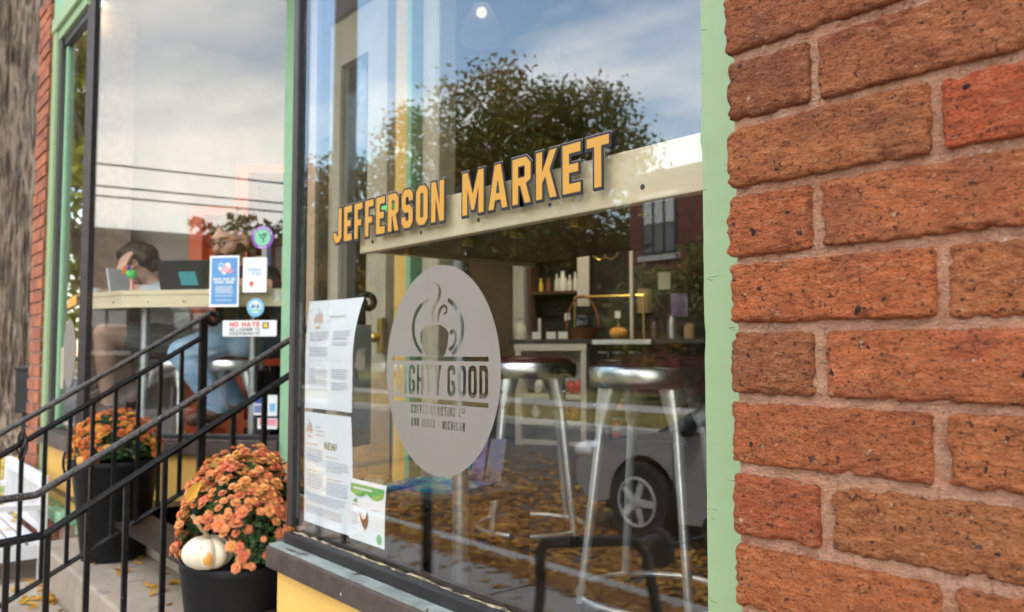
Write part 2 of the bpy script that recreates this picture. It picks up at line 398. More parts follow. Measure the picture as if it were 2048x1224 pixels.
M['vinyl'] = mat('grey_frosted_vinyl', (0.205, 0.182, 0.155), 0.6, c2=(0.222, 0.198, 0.17), scale=6, bump=0.05, bscale=300)
M['gold'] = mat('golden_yellow_vinyl', (0.50, 0.25, 0.03), 0.45, c2=(0.52, 0.262, 0.034), scale=5)
M['black_vinyl'] = mat('black_vinyl', (0.018, 0.014, 0.013), 0.45)
M['lilac_edge'] = mat('lilac_edge_vinyl', (0.42, 0.36, 0.36), 0.5)
M['table_edge'] = mat('cream_table_edge', (0.68, 0.55, 0.36), 0.42, c2=(0.72, 0.60, 0.41), scale=4, spots=((0.86, 0.86, 0.84), 9, 0.66), bump=0.05)
M['table_wood'] = mat('plywood_underside', (0.12, 0.062, 0.028), 0.6, c2=(0.07, 0.038, 0.018), scale=6, stretch=(1, 6, 1))
M['brass'] = mat('brass', (0.62, 0.45, 0.13), 0.35, metal=0.9)
M['steel'] = mat('galvanised_pipe', (0.40, 0.41, 0.42), 0.42, metal=0.75, c2=(0.5, 0.51, 0.52), scale=30)
M['alu'] = mat('polished_aluminium', (0.88, 0.87, 0.85), 0.34, metal=0.7, c2=(0.72, 0.71, 0.69), scale=12, rvar=0.06)
M['chrome'] = mat('brushed_chrome', (0.90, 0.89, 0.88), 0.30, metal=1.0, c2=(0.74, 0.73, 0.72), scale=18, rvar=0.06)
M['maroon'] = mat('maroon_vinyl', (0.085, 0.012, 0.018), 0.32, c2=(0.06, 0.01, 0.014), scale=7, bump=0.1, bscale=60)
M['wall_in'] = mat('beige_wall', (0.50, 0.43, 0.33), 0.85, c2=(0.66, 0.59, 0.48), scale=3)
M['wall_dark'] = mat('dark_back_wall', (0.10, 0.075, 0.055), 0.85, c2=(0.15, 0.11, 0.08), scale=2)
M['ceil'] = mat('grey_ceiling', (0.22, 0.21, 0.19), 0.9, c2=(0.25, 0.24, 0.22), scale=2)
M['floor'] = mat('dark_floor_boards', (0.024, 0.015, 0.010), 0.5, c2=(0.045, 0.028, 0.018), scale=3, stretch=(1, 8, 1), bump=0.15)
M['white_furn'] = mat('off_white_furniture', (0.62, 0.59, 0.52), 0.5, c2=(0.68, 0.65, 0.58), scale=6)
M['black_plastic'] = mat('black_plastic', (0.012, 0.012, 0.013), 0.4, c2=(0.018, 0.018, 0.02), scale=20)
M['orange_furn'] = mat('red_orange_lacquer', (0.72, 0.10, 0.03), 0.4, c2=(0.76, 0.13, 0.04), scale=3)
M['dark_in'] = mat('dark_shelf_inside', (0.02, 0.016, 0.015), 0.7)
M['white_pl'] = mat('white_plastic', (0.75, 0.75, 0.73), 0.4)
M['red_label'] = mat('red_label', (0.45, 0.05, 0.05), 0.5, c2=(0.6, 0.12, 0.1), scale=20)
M['orange_label'] = mat('orange_label', (0.72, 0.33, 0.06), 0.5)
M['wicker'] = mat('wicker', (0.36, 0.12, 0.05), 0.7, c2=(0.22, 0.07, 0.03), scale=70, bump=0.6, bscale=120)
M['pumpkin'] = mat('orange_pumpkin_skin', (0.72, 0.30, 0.06), 0.5, c2=(0.80, 0.42, 0.10), scale=12)
M['pumpkin_white'] = mat('cream_pumpkin_skin', (0.56, 0.48, 0.33), 0.45, c2=(0.64, 0.59, 0.47), scale=8, spots=((0.62, 0.30, 0.07), 22, 0.63), bump=0.1, stretch=(1, 1, 0.35))
M['stem'] = mat('dry_stem', (0.40, 0.30, 0.15), 0.8, c2=(0.26, 0.20, 0.10), scale=40, bump=0.5)
M['bark'] = mat('ridged_bark', (0.05, 0.036, 0.027), 0.95, c2=(0.19, 0.14, 0.10), scale=9, stretch=(2.4, 2.4, 0.30), bump=1.0, bscale=12, bdist=0.05, lo=0.42, hi=0.56)
M['pole'] = mat('weathered_pole_wood', (0.085, 0.075, 0.065), 0.9, c2=(0.15, 0.13, 0.11), scale=10, stretch=(4, 4, 0.3), bump=0.5, bscale=30)
M['wire'] = mat('black_cable', (0.02, 0.02, 0.02), 0.6)
M['car_paint'] = mat('silver_car_paint', (0.27, 0.27, 0.28), 0.3, coat=0.5, c2=(0.29, 0.29, 0.30), scale=3)
M['car_glass'] = mat('dark_car_glass', (0.012, 0.014, 0.016), 0.06, spec=0.6)
M['tyre'] = mat('tyre_rubber', (0.015, 0.015, 0.015), 0.8, c2=(0.03, 0.028, 0.026), scale=40)
M['rim'] = mat('alloy_rim', (0.45, 0.45, 0.46), 0.35)
M['lamp_red'] = mat('amber_lens', (0.75, 0.22, 0.06), 0.25)
M['lamp_clear'] = mat('headlamp_lens', (0.75, 0.76, 0.78), 0.12, spec=0.7)
M['bulb'] = mat('lit_globe_bulb', (1, 0.9, 0.75), 0.4, emit=(1.0, 0.80, 0.50), estr=7.0)
M['bulb_dim'] = mat('lit_pendant_bulb', (1, 0.9, 0.75), 0.4, emit=(1.0, 0.80, 0.55), estr=0.4)
M['skin'] = mat('skin', (0.62, 0.36, 0.26), 0.5, c2=(0.66, 0.40, 0.29), scale=14)
M['skin2'] = mat('skin_warm', (0.55, 0.30, 0.21), 0.5, c2=(0.60, 0.34, 0.24), scale=14)
M['hair'] = mat('dark_brown_hair', (0.028, 0.016, 0.010), 0.45, c2=(0.085, 0.045, 0.022), scale=45, stretch=(1, 1, 0.25), bump=0.9, bscale=80)
M['hair2'] = mat('brown_curly_hair', (0.05, 0.028, 0.014), 0.6, c2=(0.13, 0.07, 0.03), scale=30, bump=1.0, bscale=55)
M['shirt_pale'] = mat('pale_grey_blue_cotton', (0.46, 0.50, 0.52), 0.85, c2=(0.54, 0.58, 0.60), scale=18, bump=0.3, bscale=30)
M['shorts'] = mat('grey_striped_cotton', (0.10, 0.10, 0.105), 0.85, c2=(0.22, 0.22, 0.22), scale=26, stretch=(0.6, 0.6, 5), bump=0.3, bscale=26)
M['jeans'] = mat('light_blue_denim', (0.22, 0.36, 0.55), 0.85, c2=(0.42, 0.56, 0.72), scale=9, bump=0.6, bscale=24)
M['black_cloth'] = mat('black_cotton', (0.012, 0.012, 0.013), 0.85, c2=(0.022, 0.022, 0.024), scale=20, bump=0.3, bscale=30)
M['shoe'] = mat('brown_shoe', (0.10, 0.05, 0.03), 0.5)
M['eye'] = mat('eye_white', (0.75, 0.73, 0.7), 0.2)
M['iris'] = mat('dark_iris', (0.02, 0.013, 0.01), 0.15)
M['lips'] = mat('lips', (0.50, 0.20, 0.17), 0.45)
M['s_blue'] = mat('poster_blue', (0.10, 0.27, 0.52), 0.45, c2=(0.11, 0.29, 0.55), scale=3)
M['s_white'] = mat('sticker_white', (0.74, 0.75, 0.74), 0.45)
M['s_red'] = mat('sticker_red', (0.72, 0.08, 0.05), 0.5)
M['s_pink'] = mat('sticker_pink', (0.75, 0.28, 0.34), 0.5)
M['s_purple'] = mat('sticker_purple', (0.22, 0.06, 0.40), 0.5)
M['s_green'] = mat('sticker_green', (0.20, 0.56, 0.34), 0.5)
M['s_teal'] = mat('sticker_teal', (0.03, 0.30, 0.32), 0.5, c2=(0.06, 0.22, 0.26), scale=60)
M['s_sky'] = mat('sticker_sky_blue', (0.18, 0.46, 0.68), 0.5)
M['s_navy'] = mat('sticker_navy', (0.05, 0.08, 0.32), 0.5)
M['dull_blue'] = mat('dull_blue_card', (0.10, 0.10, 0.16), 0.5, c2=(0.16, 0.14, 0.2), scale=20)
M['s_yellow'] = mat('sticker_yellow', (0.80, 0.55, 0.06), 0.5)
M['flyer_green'] = mat('flyer_green', (0.14, 0.40, 0.09), 0.5, c2=(0.18, 0.45, 0.12), scale=10)
M['hen'] = mat('hen_brown', (0.13, 0.045, 0.022), 0.6, c2=(0.30, 0.10, 0.05), scale=90)
M['lime'] = mat('bright_green_plastic', (0.12, 0.62, 0.14), 0.35)
M['orange_pl'] = mat('orange_plastic', (0.85, 0.22, 0.03), 0.4)
M['purple_pl'] = mat('purple_plastic', (0.16, 0.05, 0.32), 0.4)
M['pink_pl'] = mat('pink_plastic', (0.85, 0.35, 0.28), 0.4)
M['grey_metal'] = mat('grey_silver_plastic', (0.62, 0.62, 0.66), 0.35, metal=0.4)
M['mag_blue'] = mat('magazine_cover', (0.03, 0.09, 0.34), 0.25, c2=(0.02, 0.32, 0.28), scale=14, lo=0.42, hi=0.58)
M['mag_purple'] = mat('brochure_purple', (0.13, 0.05, 0.16), 0.35, c2=(0.3, 0.25, 0.45), scale=12)
M['kraft'] = mat('kraft_card', (0.42, 0.28, 0.16), 0.8, c2=(0.5, 0.34, 0.2), scale=20)
M['mum_leaf'] = leaf_mat('mum_foliage', (0.028, 0.055, 0.018), (0.05, 0.10, 0.03))
M['mum_leaf'].node_tree.nodes['Noise Texture'].inputs['Scale'].default_value = 22
M['fallen'] = leaf_mat('yellow_fallen_leaf', (0.68, 0.42, 0.05), (0.52, 0.25, 0.035))
M['litter_a'] = leaf_mat('ochre_leaf_litter', (0.50, 0.22, 0.03), (0.38, 0.155, 0.025))
M['litter_b'] = leaf_mat('brown_leaf_litter', (0.26, 0.11, 0.035), (0.40, 0.18, 0.045))
M['litter_c'] = leaf_mat('yellow_leaf_litter', (0.66, 0.40, 0.05), (0.56, 0.30, 0.04))
M['tl_green'] = leaf_mat('olive_tree_leaves', (0.10, 0.115, 0.024), (0.18, 0.155, 0.03))
M['tl_brown'] = leaf_mat('rusty_tree_leaves', (0.32, 0.17, 0.03), (0.20, 0.12, 0.022))
M['tl_yellow'] = leaf_mat('yellow_green_leaves', (0.36, 0.33, 0.03), (0.20, 0.24, 0.03))
M['tl_red'] = leaf_mat('orange_red_leaves', (0.45, 0.10, 0.02), (0.34, 0.16, 0.03))
M['house_brick'] = mat('house_brick', (0.11, 0.036, 0.026), 0.9, c2=(0.15, 0.05, 0.036), scale=2.2, stretch=(1, 1, 3), bump=0.2)
M['house_stone'] = mat('pale_lintel_stone', (0.42, 0.38, 0.33), 0.85)
M['house_wall'] = mat('buff_wall', (0.45, 0.38, 0.28), 0.85, c2=(0.50, 0.43, 0.33), scale=2)
M['dark_siding'] = mat('dark_brown_siding', (0.055, 0.04, 0.03), 0.8, c2=(0.075, 0.055, 0.04), scale=2)
M['roof'] = mat('shingle_roof', (0.07, 0.062, 0.06), 0.9, c2=(0.11, 0.1, 0.095), scale=8)
M['curtain'] = mat('pale_blind', (0.50, 0.49, 0.46), 0.8)
M['pane'] = mat('house_window_pane', (0.03, 0.035, 0.04), 0.05, spec=0.7)
M['win_frame'] = mat('dark_window_frame', (0.03, 0.03, 0.032), 0.5)
M['mailbox'] = mat('matt_black_metal', (0.012, 0.012, 0.012), 0.6, c2=(0.02, 0.02, 0.02), scale=12)

def flower_mat():
    m = bpy.data.materials.new('mum_petal'); m.use_nodes = True
    nt = m.node_tree; N = nt.nodes; L = nt.links; b = N['Principled BSDF']; out = N['Material Output']
    oi = N.new('ShaderNodeObjectInfo'); tc = N.new('ShaderNodeTexCoord')
    ln = N.new('ShaderNodeVectorMath'); ln.operation = 'LENGTH'; L.new(tc.outputs['Object'], ln.inputs[0])
    rp = N.new('ShaderNodeValToRGB'); rp.color_ramp.elements[0].position = 0.002; rp.color_ramp.elements[1].position = 0.0105
    rp.color_ramp.elements[0].color = (1.0, 0.75, 0.35, 1); rp.color_ramp.elements[1].color = (1, 1, 1, 1); L.new(ln.outputs['Value'], rp.inputs[0])
    mx = N.new('ShaderNodeMixRGB'); mx.blend_type = 'MULTIPLY'; mx.inputs[0].default_value = 0.6
    L.new(oi.outputs['Color'], mx.inputs[1]); L.new(rp.outputs[0], mx.inputs[2])
    L.new(mx.outputs[0], b.inputs['Base Color']); b.inputs['Roughness'].default_value = 0.65; b.inputs['Specular IOR Level'].default_value = 0.2
    t = N.new('ShaderNodeBsdfTranslucent'); L.new(mx.outputs[0], t.inputs[0])
    ms = N.new('ShaderNodeMixShader'); ms.inputs[0].default_value = 0.22
    L.new(b.outputs[0], ms.inputs[1]); L.new(t.outputs[0], ms.inputs[2]); L.new(ms.outputs[0], out.inputs[0])
    return m
M['petal'] = flower_mat()
M['mum_eye'] = mat('mum_centre', (0.62, 0.36, 0.03), 0.8, c2=(0.45, 0.2, 0.02), scale=300)
# ------------------------------------------------------------------ the setting: ground, road, shell of the building
def struct(name, mb, m, **k): 
    o = mb.build(name, m, **k); o['kind'] = 'structure'; return o
ZF = 0.46                                            # indoor floor above the sidewalk
struct('ground', MB().add([(-420,-420,-0.31),(420,-420,-0.31),(420,420,-0.31),(-420,420,-0.31)], [(0,1,2,3)]), M['lawn'])
EDGE, KERB, FARK = -1.63, -2.15, -9.2                # sidewalk edge, near kerb, far kerb
struct('sidewalk', MB().box(-60, 60, EDGE, 1.2, -0.3, 0.0), M['walk'])
mb = MB()
for i in range(-38, 40): mb.box(i*1.5-0.006, i*1.5+0.006, EDGE, -0.2, 0.0005, 0.0025)
o = mb.build('paving_joint', M['asphalt']); o['kind'] = 'structure'
struct('verge', MB().add([(-60,KERB,-.13),(60,KERB,-.13),(60,EDGE,-.012),(-60,EDGE,-.012),(-60,KERB,-.4),(60,KERB,-.4),(60,EDGE,-.4),(-60,EDGE,-.4)], [(0,1,2,3),(0,4,5,1),(2,6,7,3)]), M['verge'])
struct('kerb', MB().box(-60, 60, KERB-0.15, KERB, -0.35, -0.128), M['kerb'], bevel=0.02)
struct('road', MB().box(-200, 200, FARK, KERB-0.15, -0.4, -0.25), M['asphalt'])
struct('far_kerb', MB().box(-200, 200, FARK-0.15, FARK, -0.4, -0.12), M['kerb'], bevel=0.02)
struct('far_lawn', MB().box(-200, 200, FARK-3, FARK-0.15, -0.4, -0.13), M['lawn'])
struct('far_sidewalk', MB().box(-200, 200, FARK-4.6, FARK-3, -0.4, -0.12), M['walk'])
struct('lawn', MB().box(-60, -5.3, 0.25, 30, -0.3, 0.012), M['lawn'])

# indoor shell
XL, XR, YB, ZC = -4.97, 3.4, 7.2, 2.95
struct('floor', MB().add([(XL,0.2,ZF),(XR,0.2,ZF),(XR,YB,ZF),(XL,YB,ZF)], [(0,1,2,3)]), M['floor'])
struct('ceiling', MB().box(XL-0.06, XR, 0.235, YB, ZC, ZC+0.095), M['ceil'])
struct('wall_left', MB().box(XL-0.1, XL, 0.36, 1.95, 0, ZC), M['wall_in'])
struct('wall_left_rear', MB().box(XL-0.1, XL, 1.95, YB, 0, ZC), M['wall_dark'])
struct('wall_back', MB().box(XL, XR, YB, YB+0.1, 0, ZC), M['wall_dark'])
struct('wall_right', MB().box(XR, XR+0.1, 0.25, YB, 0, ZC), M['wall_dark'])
# ------------------------------------------------------------------ brick pier in front, right of the window
pier = thing('brick_pier', 'rough orange brick wall close up, right of the green window frame', 'brick wall', (-0.47, 0, 0))
CP, Z0, XE = 0.0648, 1.1232, -0.4665                 # course pitch, a known bed joint, left edge of the wall
def rough_brick(L, Hh, seed, depth=0.07, hi=True):
    """one brick: front towards -Y, chipped and wavy edges, local origin at the front centre"""
    nx = max(10, int(L / 0.0028)) if hi else max(4, int(L/0.03)); nz = 22 if hi else 3
    rnd = random.Random(seed); so = V((rnd.uniform(0, 90), rnd.uniform(0, 90), rnd.uniform(0, 90)))
    vs_, fs = [], []
    def n3(x, z, s): return mnoise.noise(so + V((x*s, 1.7, z*s)))
    def edge(v, half):                                # 0 in the middle, 1 at the border
        return max(0.0, 1 - (half - abs(v)) / 0.0026)
    for j in range(nz+1):
        for i in range(nx+1):
            # sample denser towards the rim
            tx = -1 + 2*i/nx; tz = -1 + 2*j/nz
            x = L/2 * (math.copysign(abs(tx)**0.86, tx)); z = Hh/2 * (math.copysign(abs(tz)**0.72, tz))
            ex, ez = edge(x, L/2), edge(z, Hh/2)
            y = 0.0014*n3(x, z, 30) + 0.0018*n3(x, z*2.0, 120) + 0.0015*n3(x, z*1.4, 240)
            y += 0.0026 * min(1.2, math.hypot(ex, ez))**2
            e2 = max(0.0, 1 - min(L/2-abs(x), Hh/2-abs(z))/0.006); chip = max(0, n3(x, z, 75) - 0.08) * e2 * 0.016 + max(0, n3(x, z, 190) - 0.05) * e2 * 0.006
            y += chip
            wx = (0.0006*n3(z*0.5, z, 60) + 0.0011*n3(x, z, 190)) * ex
            wz = (0.0008*n3(x, 0.3, 26) + 0.0011*n3(x, z, 130) + 0.0012*n3(x, z, 280)) * ez
            rr = min(ex, 1)*min(ez, 1)                # round the corners
            x2 = x + wx - math.copysign(0.0022*rr, x); z2 = z + wz - math.copysign(0.0022*rr, z)
            vs_.append((x2, y, z2))
    W = nx + 1
    for j in range(nz):
        for i in range(nx): fs.append((j*W+i, j*W+i+1, (j+1)*W+i+1, (j+1)*W+i))
    rim = [i for i in range(W)] + [j*W + nx for j in range(1, nz+1)] + [nz*W + i for i in range(nx-1, -1, -1)] + [j*W for j in range(nz-1, 0, -1)]
    b = len(vs_)
    for r in rim: vs_.append((vs_[r][0], depth, vs_[r][2]))
    k = len(rim)
    for q in range(k): fs.append((rim[q], b+q, b+(q+1) % k, rim[(q+1) % k]))
    fs.append(tuple(b+q for q in range(k)))
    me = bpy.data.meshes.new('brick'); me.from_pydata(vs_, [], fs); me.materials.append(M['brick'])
    me.polygons.foreach_set('use_smooth', [True]*len(fs)); me.update()
    return me
TINT = {  # (course, index) -> multiply tint, read off the photograph
    (7,0):(.72,.68,.72),(7,1):(.8,.8,.8),(6,0):(.58,.58,.66),(6,1):(.86,.88,.92),(5,0):(.96,1.0,.9),(5,1):(1.12,.62,.62),(4,0):(1.0,.80,.76),(4,1):(1.08,.96,.92),
    (3,0):(1.12,.92,.78),(3,1):(1.0,1.0,.95),(2,0):(.70,.74,.80),(2,1):(1.12,.95,.88),(1,0):(1.0,.84,.78),(1,1):(1.04,1.0,.88),(0,0):(.96,.68,.68),(0,1):(.86,.94,.84),
    (-1,0):(1.06,.94,.76),(-1,1):(.95,.94,.9),(-2,0):(.85,.74,.72)}
ST, HD, JT = 0.1864, 0.0840, 0.0098
rb = random.Random(3); seed = 100
spare = [rough_brick(ST, 0.0535, 900+i, hi=False) for i in range(4)]
spare_h = [rough_brick(HD, 0.0535, 950+i, hi=False) for i in range(3)]
far_mb = MB()
for course in range(-17, 26):
    zc = Z0 + (course - 2 - 0.5)*CP + 0.0            # course 2 is the dark header course whose top bed joint is Z0
    x = XE + rb.uniform(-0.002, 0.003); first = True; idx = 0
    while x < 1.15:
        ln = HD if (first and course % 2 == 0) else ST
        ln += rb.uniform(-0.003, 0.003); seed += 1
        xc = x + ln/2
        near = x < 0.16 and -4 <= course <= 9
        hh = 0.0562 + rb.uniform(-0.0015, 0.0012)
        if near: me = rough_brick(ln, hh, seed)
        else: me = (spare_h if ln < 0.12 else spare)[seed % 3]
        if near or (x < 0.45 and -12 <= course <= 14):
            o = link('brick', me, pier, V((xc, rb.uniform(-0.0022, 0.0022), zc + rb.uniform(-0.001, 0.001))) - pier.location)
            t = TINT.get((course, idx))
            if t is None: g = rb.uniform(0.75, 1.08); t = (g, g*rb.uniform(0.8, 1.05), g*rb.uniform(0.75, 1.0))
            o.color = (*t, 1)
        else:
            far_mb.add([(v.co.x + xc, v.co.y, v.co.z + zc) for v in me.vertices], [tuple(p.vertices) for p in me.polygons])
        x += ln + JT + rb.uniform(-0.001, 0.002); first = False; idx += 1
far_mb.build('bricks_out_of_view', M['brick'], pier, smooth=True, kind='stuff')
# mortar bed, recessed, uneven
def bumpy_sheet(x0, x1, z0, z1, y, nx, nz, amp, sc):
    vs_, fs = [], []
    for j in range(nz+1):
        for i in range(nx+1):
            x = x0 + (x1-x0)*i/nx; z = z0 + (z1-z0)*j/nz
            yy = y + amp*mnoise.noise(V((x*sc, 3.1, z*sc))) + amp*0.6*mnoise.noise(V((x*sc*3, 8.1, z*sc*3)))
            vs_.append((x, yy, z))
    for j in range(nz):
        for i in range(nx): fs.append((j*(nx+1)+i, j*(nx+1)+i+1, (j+1)*(nx+1)+i+1, (j+1)*(nx+1)+i))
    return MB().add(vs_, fs)
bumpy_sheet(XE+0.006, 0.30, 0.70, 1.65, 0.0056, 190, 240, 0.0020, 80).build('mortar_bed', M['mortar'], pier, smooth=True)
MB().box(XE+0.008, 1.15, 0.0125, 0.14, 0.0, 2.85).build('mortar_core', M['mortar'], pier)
# upper storey and the rest of the shell, above and beside the picture
up = thing('parapet_wall', 'brick parapet of the shop building above the windows', 'building', (-2, 0.1, 2.85))
MB().box(-5.05, 3.6, 0.21, 7.4, 3.05, 4.0).build('wall', M['far_brick'], up)
MB().box(-4.76, -4.05, 0.215, 0.34, 2.83, 3.05).build('signboard_fascia', M['green2'], up)
MB().box(-1.84, 3.6, 0.215, 0.34, 2.74, 3.05).build('signboard_fascia', M['green2'], up)
MB().box(1.15, 3.6, 0.02, 0.24, 0, 2.72).build('side_wall', M['far_brick'], up)
MB().box(-5.2, 3.75, 0.10, 7.5, 4.0, 4.15).build('cornice', M['kerb'], up)
# ------------------------------------------------------------------ block lettering built from outlines
def stroke(pts, t):
    """outline of a thick open polyline with mitred corners"""
    n = len(pts); Lf, Rt = [], []
    for i in range(n):
        p = V(pts[i]).to_2d() if len(pts[i]) > 2 else V((pts[i][0], pts[i][1]))
        d1 = (V(pts[i]) - V(pts[i-1])).normalized() if i > 0 else None
        d2 = (V(pts[i+1]) - V(pts[i])).normalized() if i < n-1 else None
        if d1 is None: d1 = d2
        if d2 is None: d2 = d1
        n1 = V((-d1.y, d1.x)); n2 = V((-d2.y, d2.x)); m = (n1+n2)
        m = m / max(0.35, (m.length**2)/2)
        tt = t[i] if isinstance(t, (list, tuple)) else t
        Lf.append((p.x + m.x*tt/2, p.y + m.y*tt/2)); Rt.append((p.x - m.x*tt/2, p.y - m.y*tt/2))
    return Lf + Rt[::-1]
def cham(pts, c, rnd=1):
    out = [pts[0]]; c0 = c
    for i in range(1, len(pts)-1):
        l1 = (V(pts[i])-V(pts[i-1])).length * (.95 if i == 1 else .48); l2 = (V(pts[i+1])-V(pts[i])).length * (.95 if i == len(pts)-2 else .48); c = min(c0, l1, l2)
        p = V(pts[i]); a = (V(pts[i-1])-p).normalized()*c; b = (V(pts[i+1])-p).normalized()*c
        if rnd == 1: out += [tuple(p+a), tuple(p+b)]
        else:
            for k in range(rnd+1):
                s = k/rnd; q = (p+a)*(1-s)**2 + p*2*s*(1-s) + (p+b)*s*s; out.append(tuple(q))
    out.append(pts[-1]); return out
def rrect(x0, y0, x1, y1, c, which=(1,1,1,1), rnd=1):
    P_ = [(x0,y0),(x1,y0),(x1,y1),(x0,y1)]; out = []
    for i in range(4):
        p = V(P_[i])
        if not which[i]: out.append(P_[i]); continue
        a = p + (V(P_[i-1])-p).normalized()*c; b = p + (V(P_[(i+1)%4])-p).normalized()*c
        for k in range(rnd+1):
            s = k/rnd; out.append(tuple(a*(1-s)**2 + p*2*s*(1-s) + b*s*s))
    return out
def glyph(ch, w, t, rnd=1):
    h = 1.0; c = 0.75*t if rnd == 1 else min(w*0.48, 0.24); ci = max(0.02, c - 0.7*t); k = w/2 - .55*t
    if ch == 'E': return [[(0,0),(w,0),(w,t),(t,t),(t,.5-t*.45),(w*.88,.5-t*.45),(w*.88,.5+t*.45),(t,.5+t*.45),(t,1-t),(w,1-t),(w,1),(0,1)]]
    if ch == 'F': return [[(0,0),(t,0),(t,.45-t*.45),(w*.86,.45-t*.45),(w*.86,.45+t*.45),(t,.45+t*.45),(t,1-t),(w,1-t),(w,1),(0,1)]]
    if ch == 'T': return [[(w/2-t/2,0),(w/2+t/2,0),(w/2+t/2,1-t),(w,1-t),(w,1),(0,1),(0,1-t),(w/2-t/2,1-t)]]
    if ch == 'L': return [[(0,0),(w,0),(w,t),(t,t),(t,1),(0,1)]]
    if ch == 'I': return [[(w/2-t/2,0),(w/2+t/2,0),(w/2+t/2,1),(w/2-t/2,1)]]
    if ch == 'H': return [[(0,0),(t,0),(t,.5-t/2),(w-t,.5-t/2),(w-t,0),(w,0),(w,1),(w-t,1),(w-t,.5+t/2),(t,.5+t/2),(t,1),(0,1)]]
    if ch == 'N': return [[(0,0),(t,0),(t,.60),(w-t*1.02,0),(w,0),(w,1),(w-t,1),(w-t,.40),(t*1.02,1),(0,1)]]
    if ch == 'M': return [[(0,0),(t,0),(t,.62),(w/2-.28*t,.10),(w/2+.28*t,.10),(w-t,.62),(w-t,0),(w,0),(w,1),(w-1.08*t,1),(w/2,.46),(1.08*t,1),(0,1)]]
    if ch == 'W': return [[(x, 1-y) for x, y in glyph('M', w, t)[0]][::-1]]
    if ch == 'V': return [[(w/2-.55*t,0),(w/2+.55*t,0),(w,1),(w-t,1),(w/2,.26),(t,1),(0,1)]]
    if ch == 'Y': return [[(w/2-t/2,0),(w/2+t/2,0),(w/2+t/2,.42),(w,1),(w-t*1.05,1),(w/2,.62),(t*1.05,1),(0,1),(w/2-t/2,.42)]]
    if ch == 'K': return [[(0,0),(t,0),(t,.34),(t+.16*w,.47),(w-1.1*t,0),(w,0),(t+.36*w,.60),(w,1),(w-1.12*t,1),(t,.56),(t,1),(0,1)]]
    if ch == 'A': return [[(0,0),(t,0),(t+.2*k,.2),(w-t-.2*k,.2),(w-t,0),(w,0),(w/2+.55*t,1),(w/2-.55*t,1)],
                          [(t+(.2+t*.8)*k,.2+t*.8),(w-t-(.2+t*.8)*k,.2+t*.8),(w/2+.06*t,(w/2-t)/k),(w/2-.06*t,(w/2-t)/k)]]
    if ch == 'R':
        top = rrect(t,.4,w,1,c,(0,0,1,0),rnd)
        return [[(0,0),(t,0),(t,.40),(w*.44,.40),(w-t*1.02,0),(w,0),(w*.74,.425),(w,.50)] + [p for p in top if p[1] > .6 and p[0] > t+1e-6] + [(0,1)],
                rrect(t,.4+t*.9,w-t,1-t*.95,ci,(0,1,1,0),rnd)]
    if ch == 'P': return [[(0,0),(t,0),(t,.40)] + [p for p in rrect(0,.40,w,1,c,(0,1,1,0),rnd) if p[0] > t*1.01] + [(0,1)], rrect(t,.4+t,w-t,1-t,ci,(0,1,1,0),rnd)]
    if ch == 'B': return [rrect(0,0,w,1,c,(0,1,1,0),rnd), rrect(t,t,w-t,.5-t*.4,ci,(0,1,1,0),rnd), rrect(t,.5+t*.4,w-t,1-t,ci,(0,1,1,0),rnd)]
    if ch == 'D': return [rrect(0,0,w,1,c,(0,1,1,0),rnd), rrect(t,t,w-t,1-t,ci,(0,1,1,0),rnd)]
    if ch == 'O': return [rrect(0,0,w,1,c,(1,1,1,1),rnd), rrect(t,t,w-t,1-t,ci,(1,1,1,1),rnd)]
    if ch == 'S': return [stroke(cham([(t/2,.30),(t/2,t/2),(w-t/2,t/2),(w-t/2,.5),(t/2,.5),(t/2,1-t/2),(w-t/2,1-t/2),(w-t/2,.70)], c*.55, rnd), t)]
    if ch == 'C': return [stroke(cham([(w-t/2,.68),(w-t/2,1-t/2),(t/2,1-t/2),(t/2,t/2),(w-t/2,t/2),(w-t/2,.32)], max(c-t*.4,.03), rnd), t)]
    if ch == 'G': return [stroke(cham([(w-t/2,.70),(w-t/2,1-t/2),(t/2,1-t/2),(t/2,t/2),(w-t/2,t/2),(w-t/2,.5-t*.4),(w*.5,.5-t*.4)], max(c-t*.4,.03), rnd), t)]
    if ch == 'U': return [stroke(cham([(t/2,1),(t/2,t/2),(w-t/2,t/2),(w-t/2,1)], max(c-t*.4,.03), rnd), t)]
    if ch == 'J': return [stroke(cham([(t*.5,.30),(t*.5,t/2),(w-t/2,t/2),(w-t/2,1)], c*.6, rnd), t)]
    if ch == '!': return [[(w/2-t/2,.28),(w/2+t/2,.28),(w/2+t/2,1),(w/2-t/2,1)]]
    if ch == '-': return [[(w*.2,.42),(w*.8,.42),(w*.8,.42+t),(w*.2,.42+t)]]
    return []
WID = {'I': .45, 'M': 1.35, 'W': 1.35, 'N': 1.05, 'E': .86, 'F': .84, 'L': .84, 'J': .92, 'T': 1.0, '!': .4, ' ': .55, 'A': 1.12, 'K': 1.06, '-': .7}
def text_glyphs(s, x0, x1, base, cap, t=.17, gap=.13, rnd=1, w=None):
    """list of (char, loops) fitted between x0 and x1, heights base..base+cap"""
    tot = sum(WID.get(c, 1.0) for c in s) + gap*(len(s)-1)
    unit = (x1-x0)/tot; out = []; x = x0
    for c in s:
        gw = WID.get(c, 1.0)*unit
        if c != ' ':
            wn_ = gw/cap
            ls = glyph(c, wn_, min(t, wn_*.42) if c != 'I' else min(t, wn_*.9), rnd)
            if ls: out.append((c, [[(x + p[0]*cap, base + p[1]*cap) for p in l] for l in ls]))
        x += gw + gap*unit
    return out
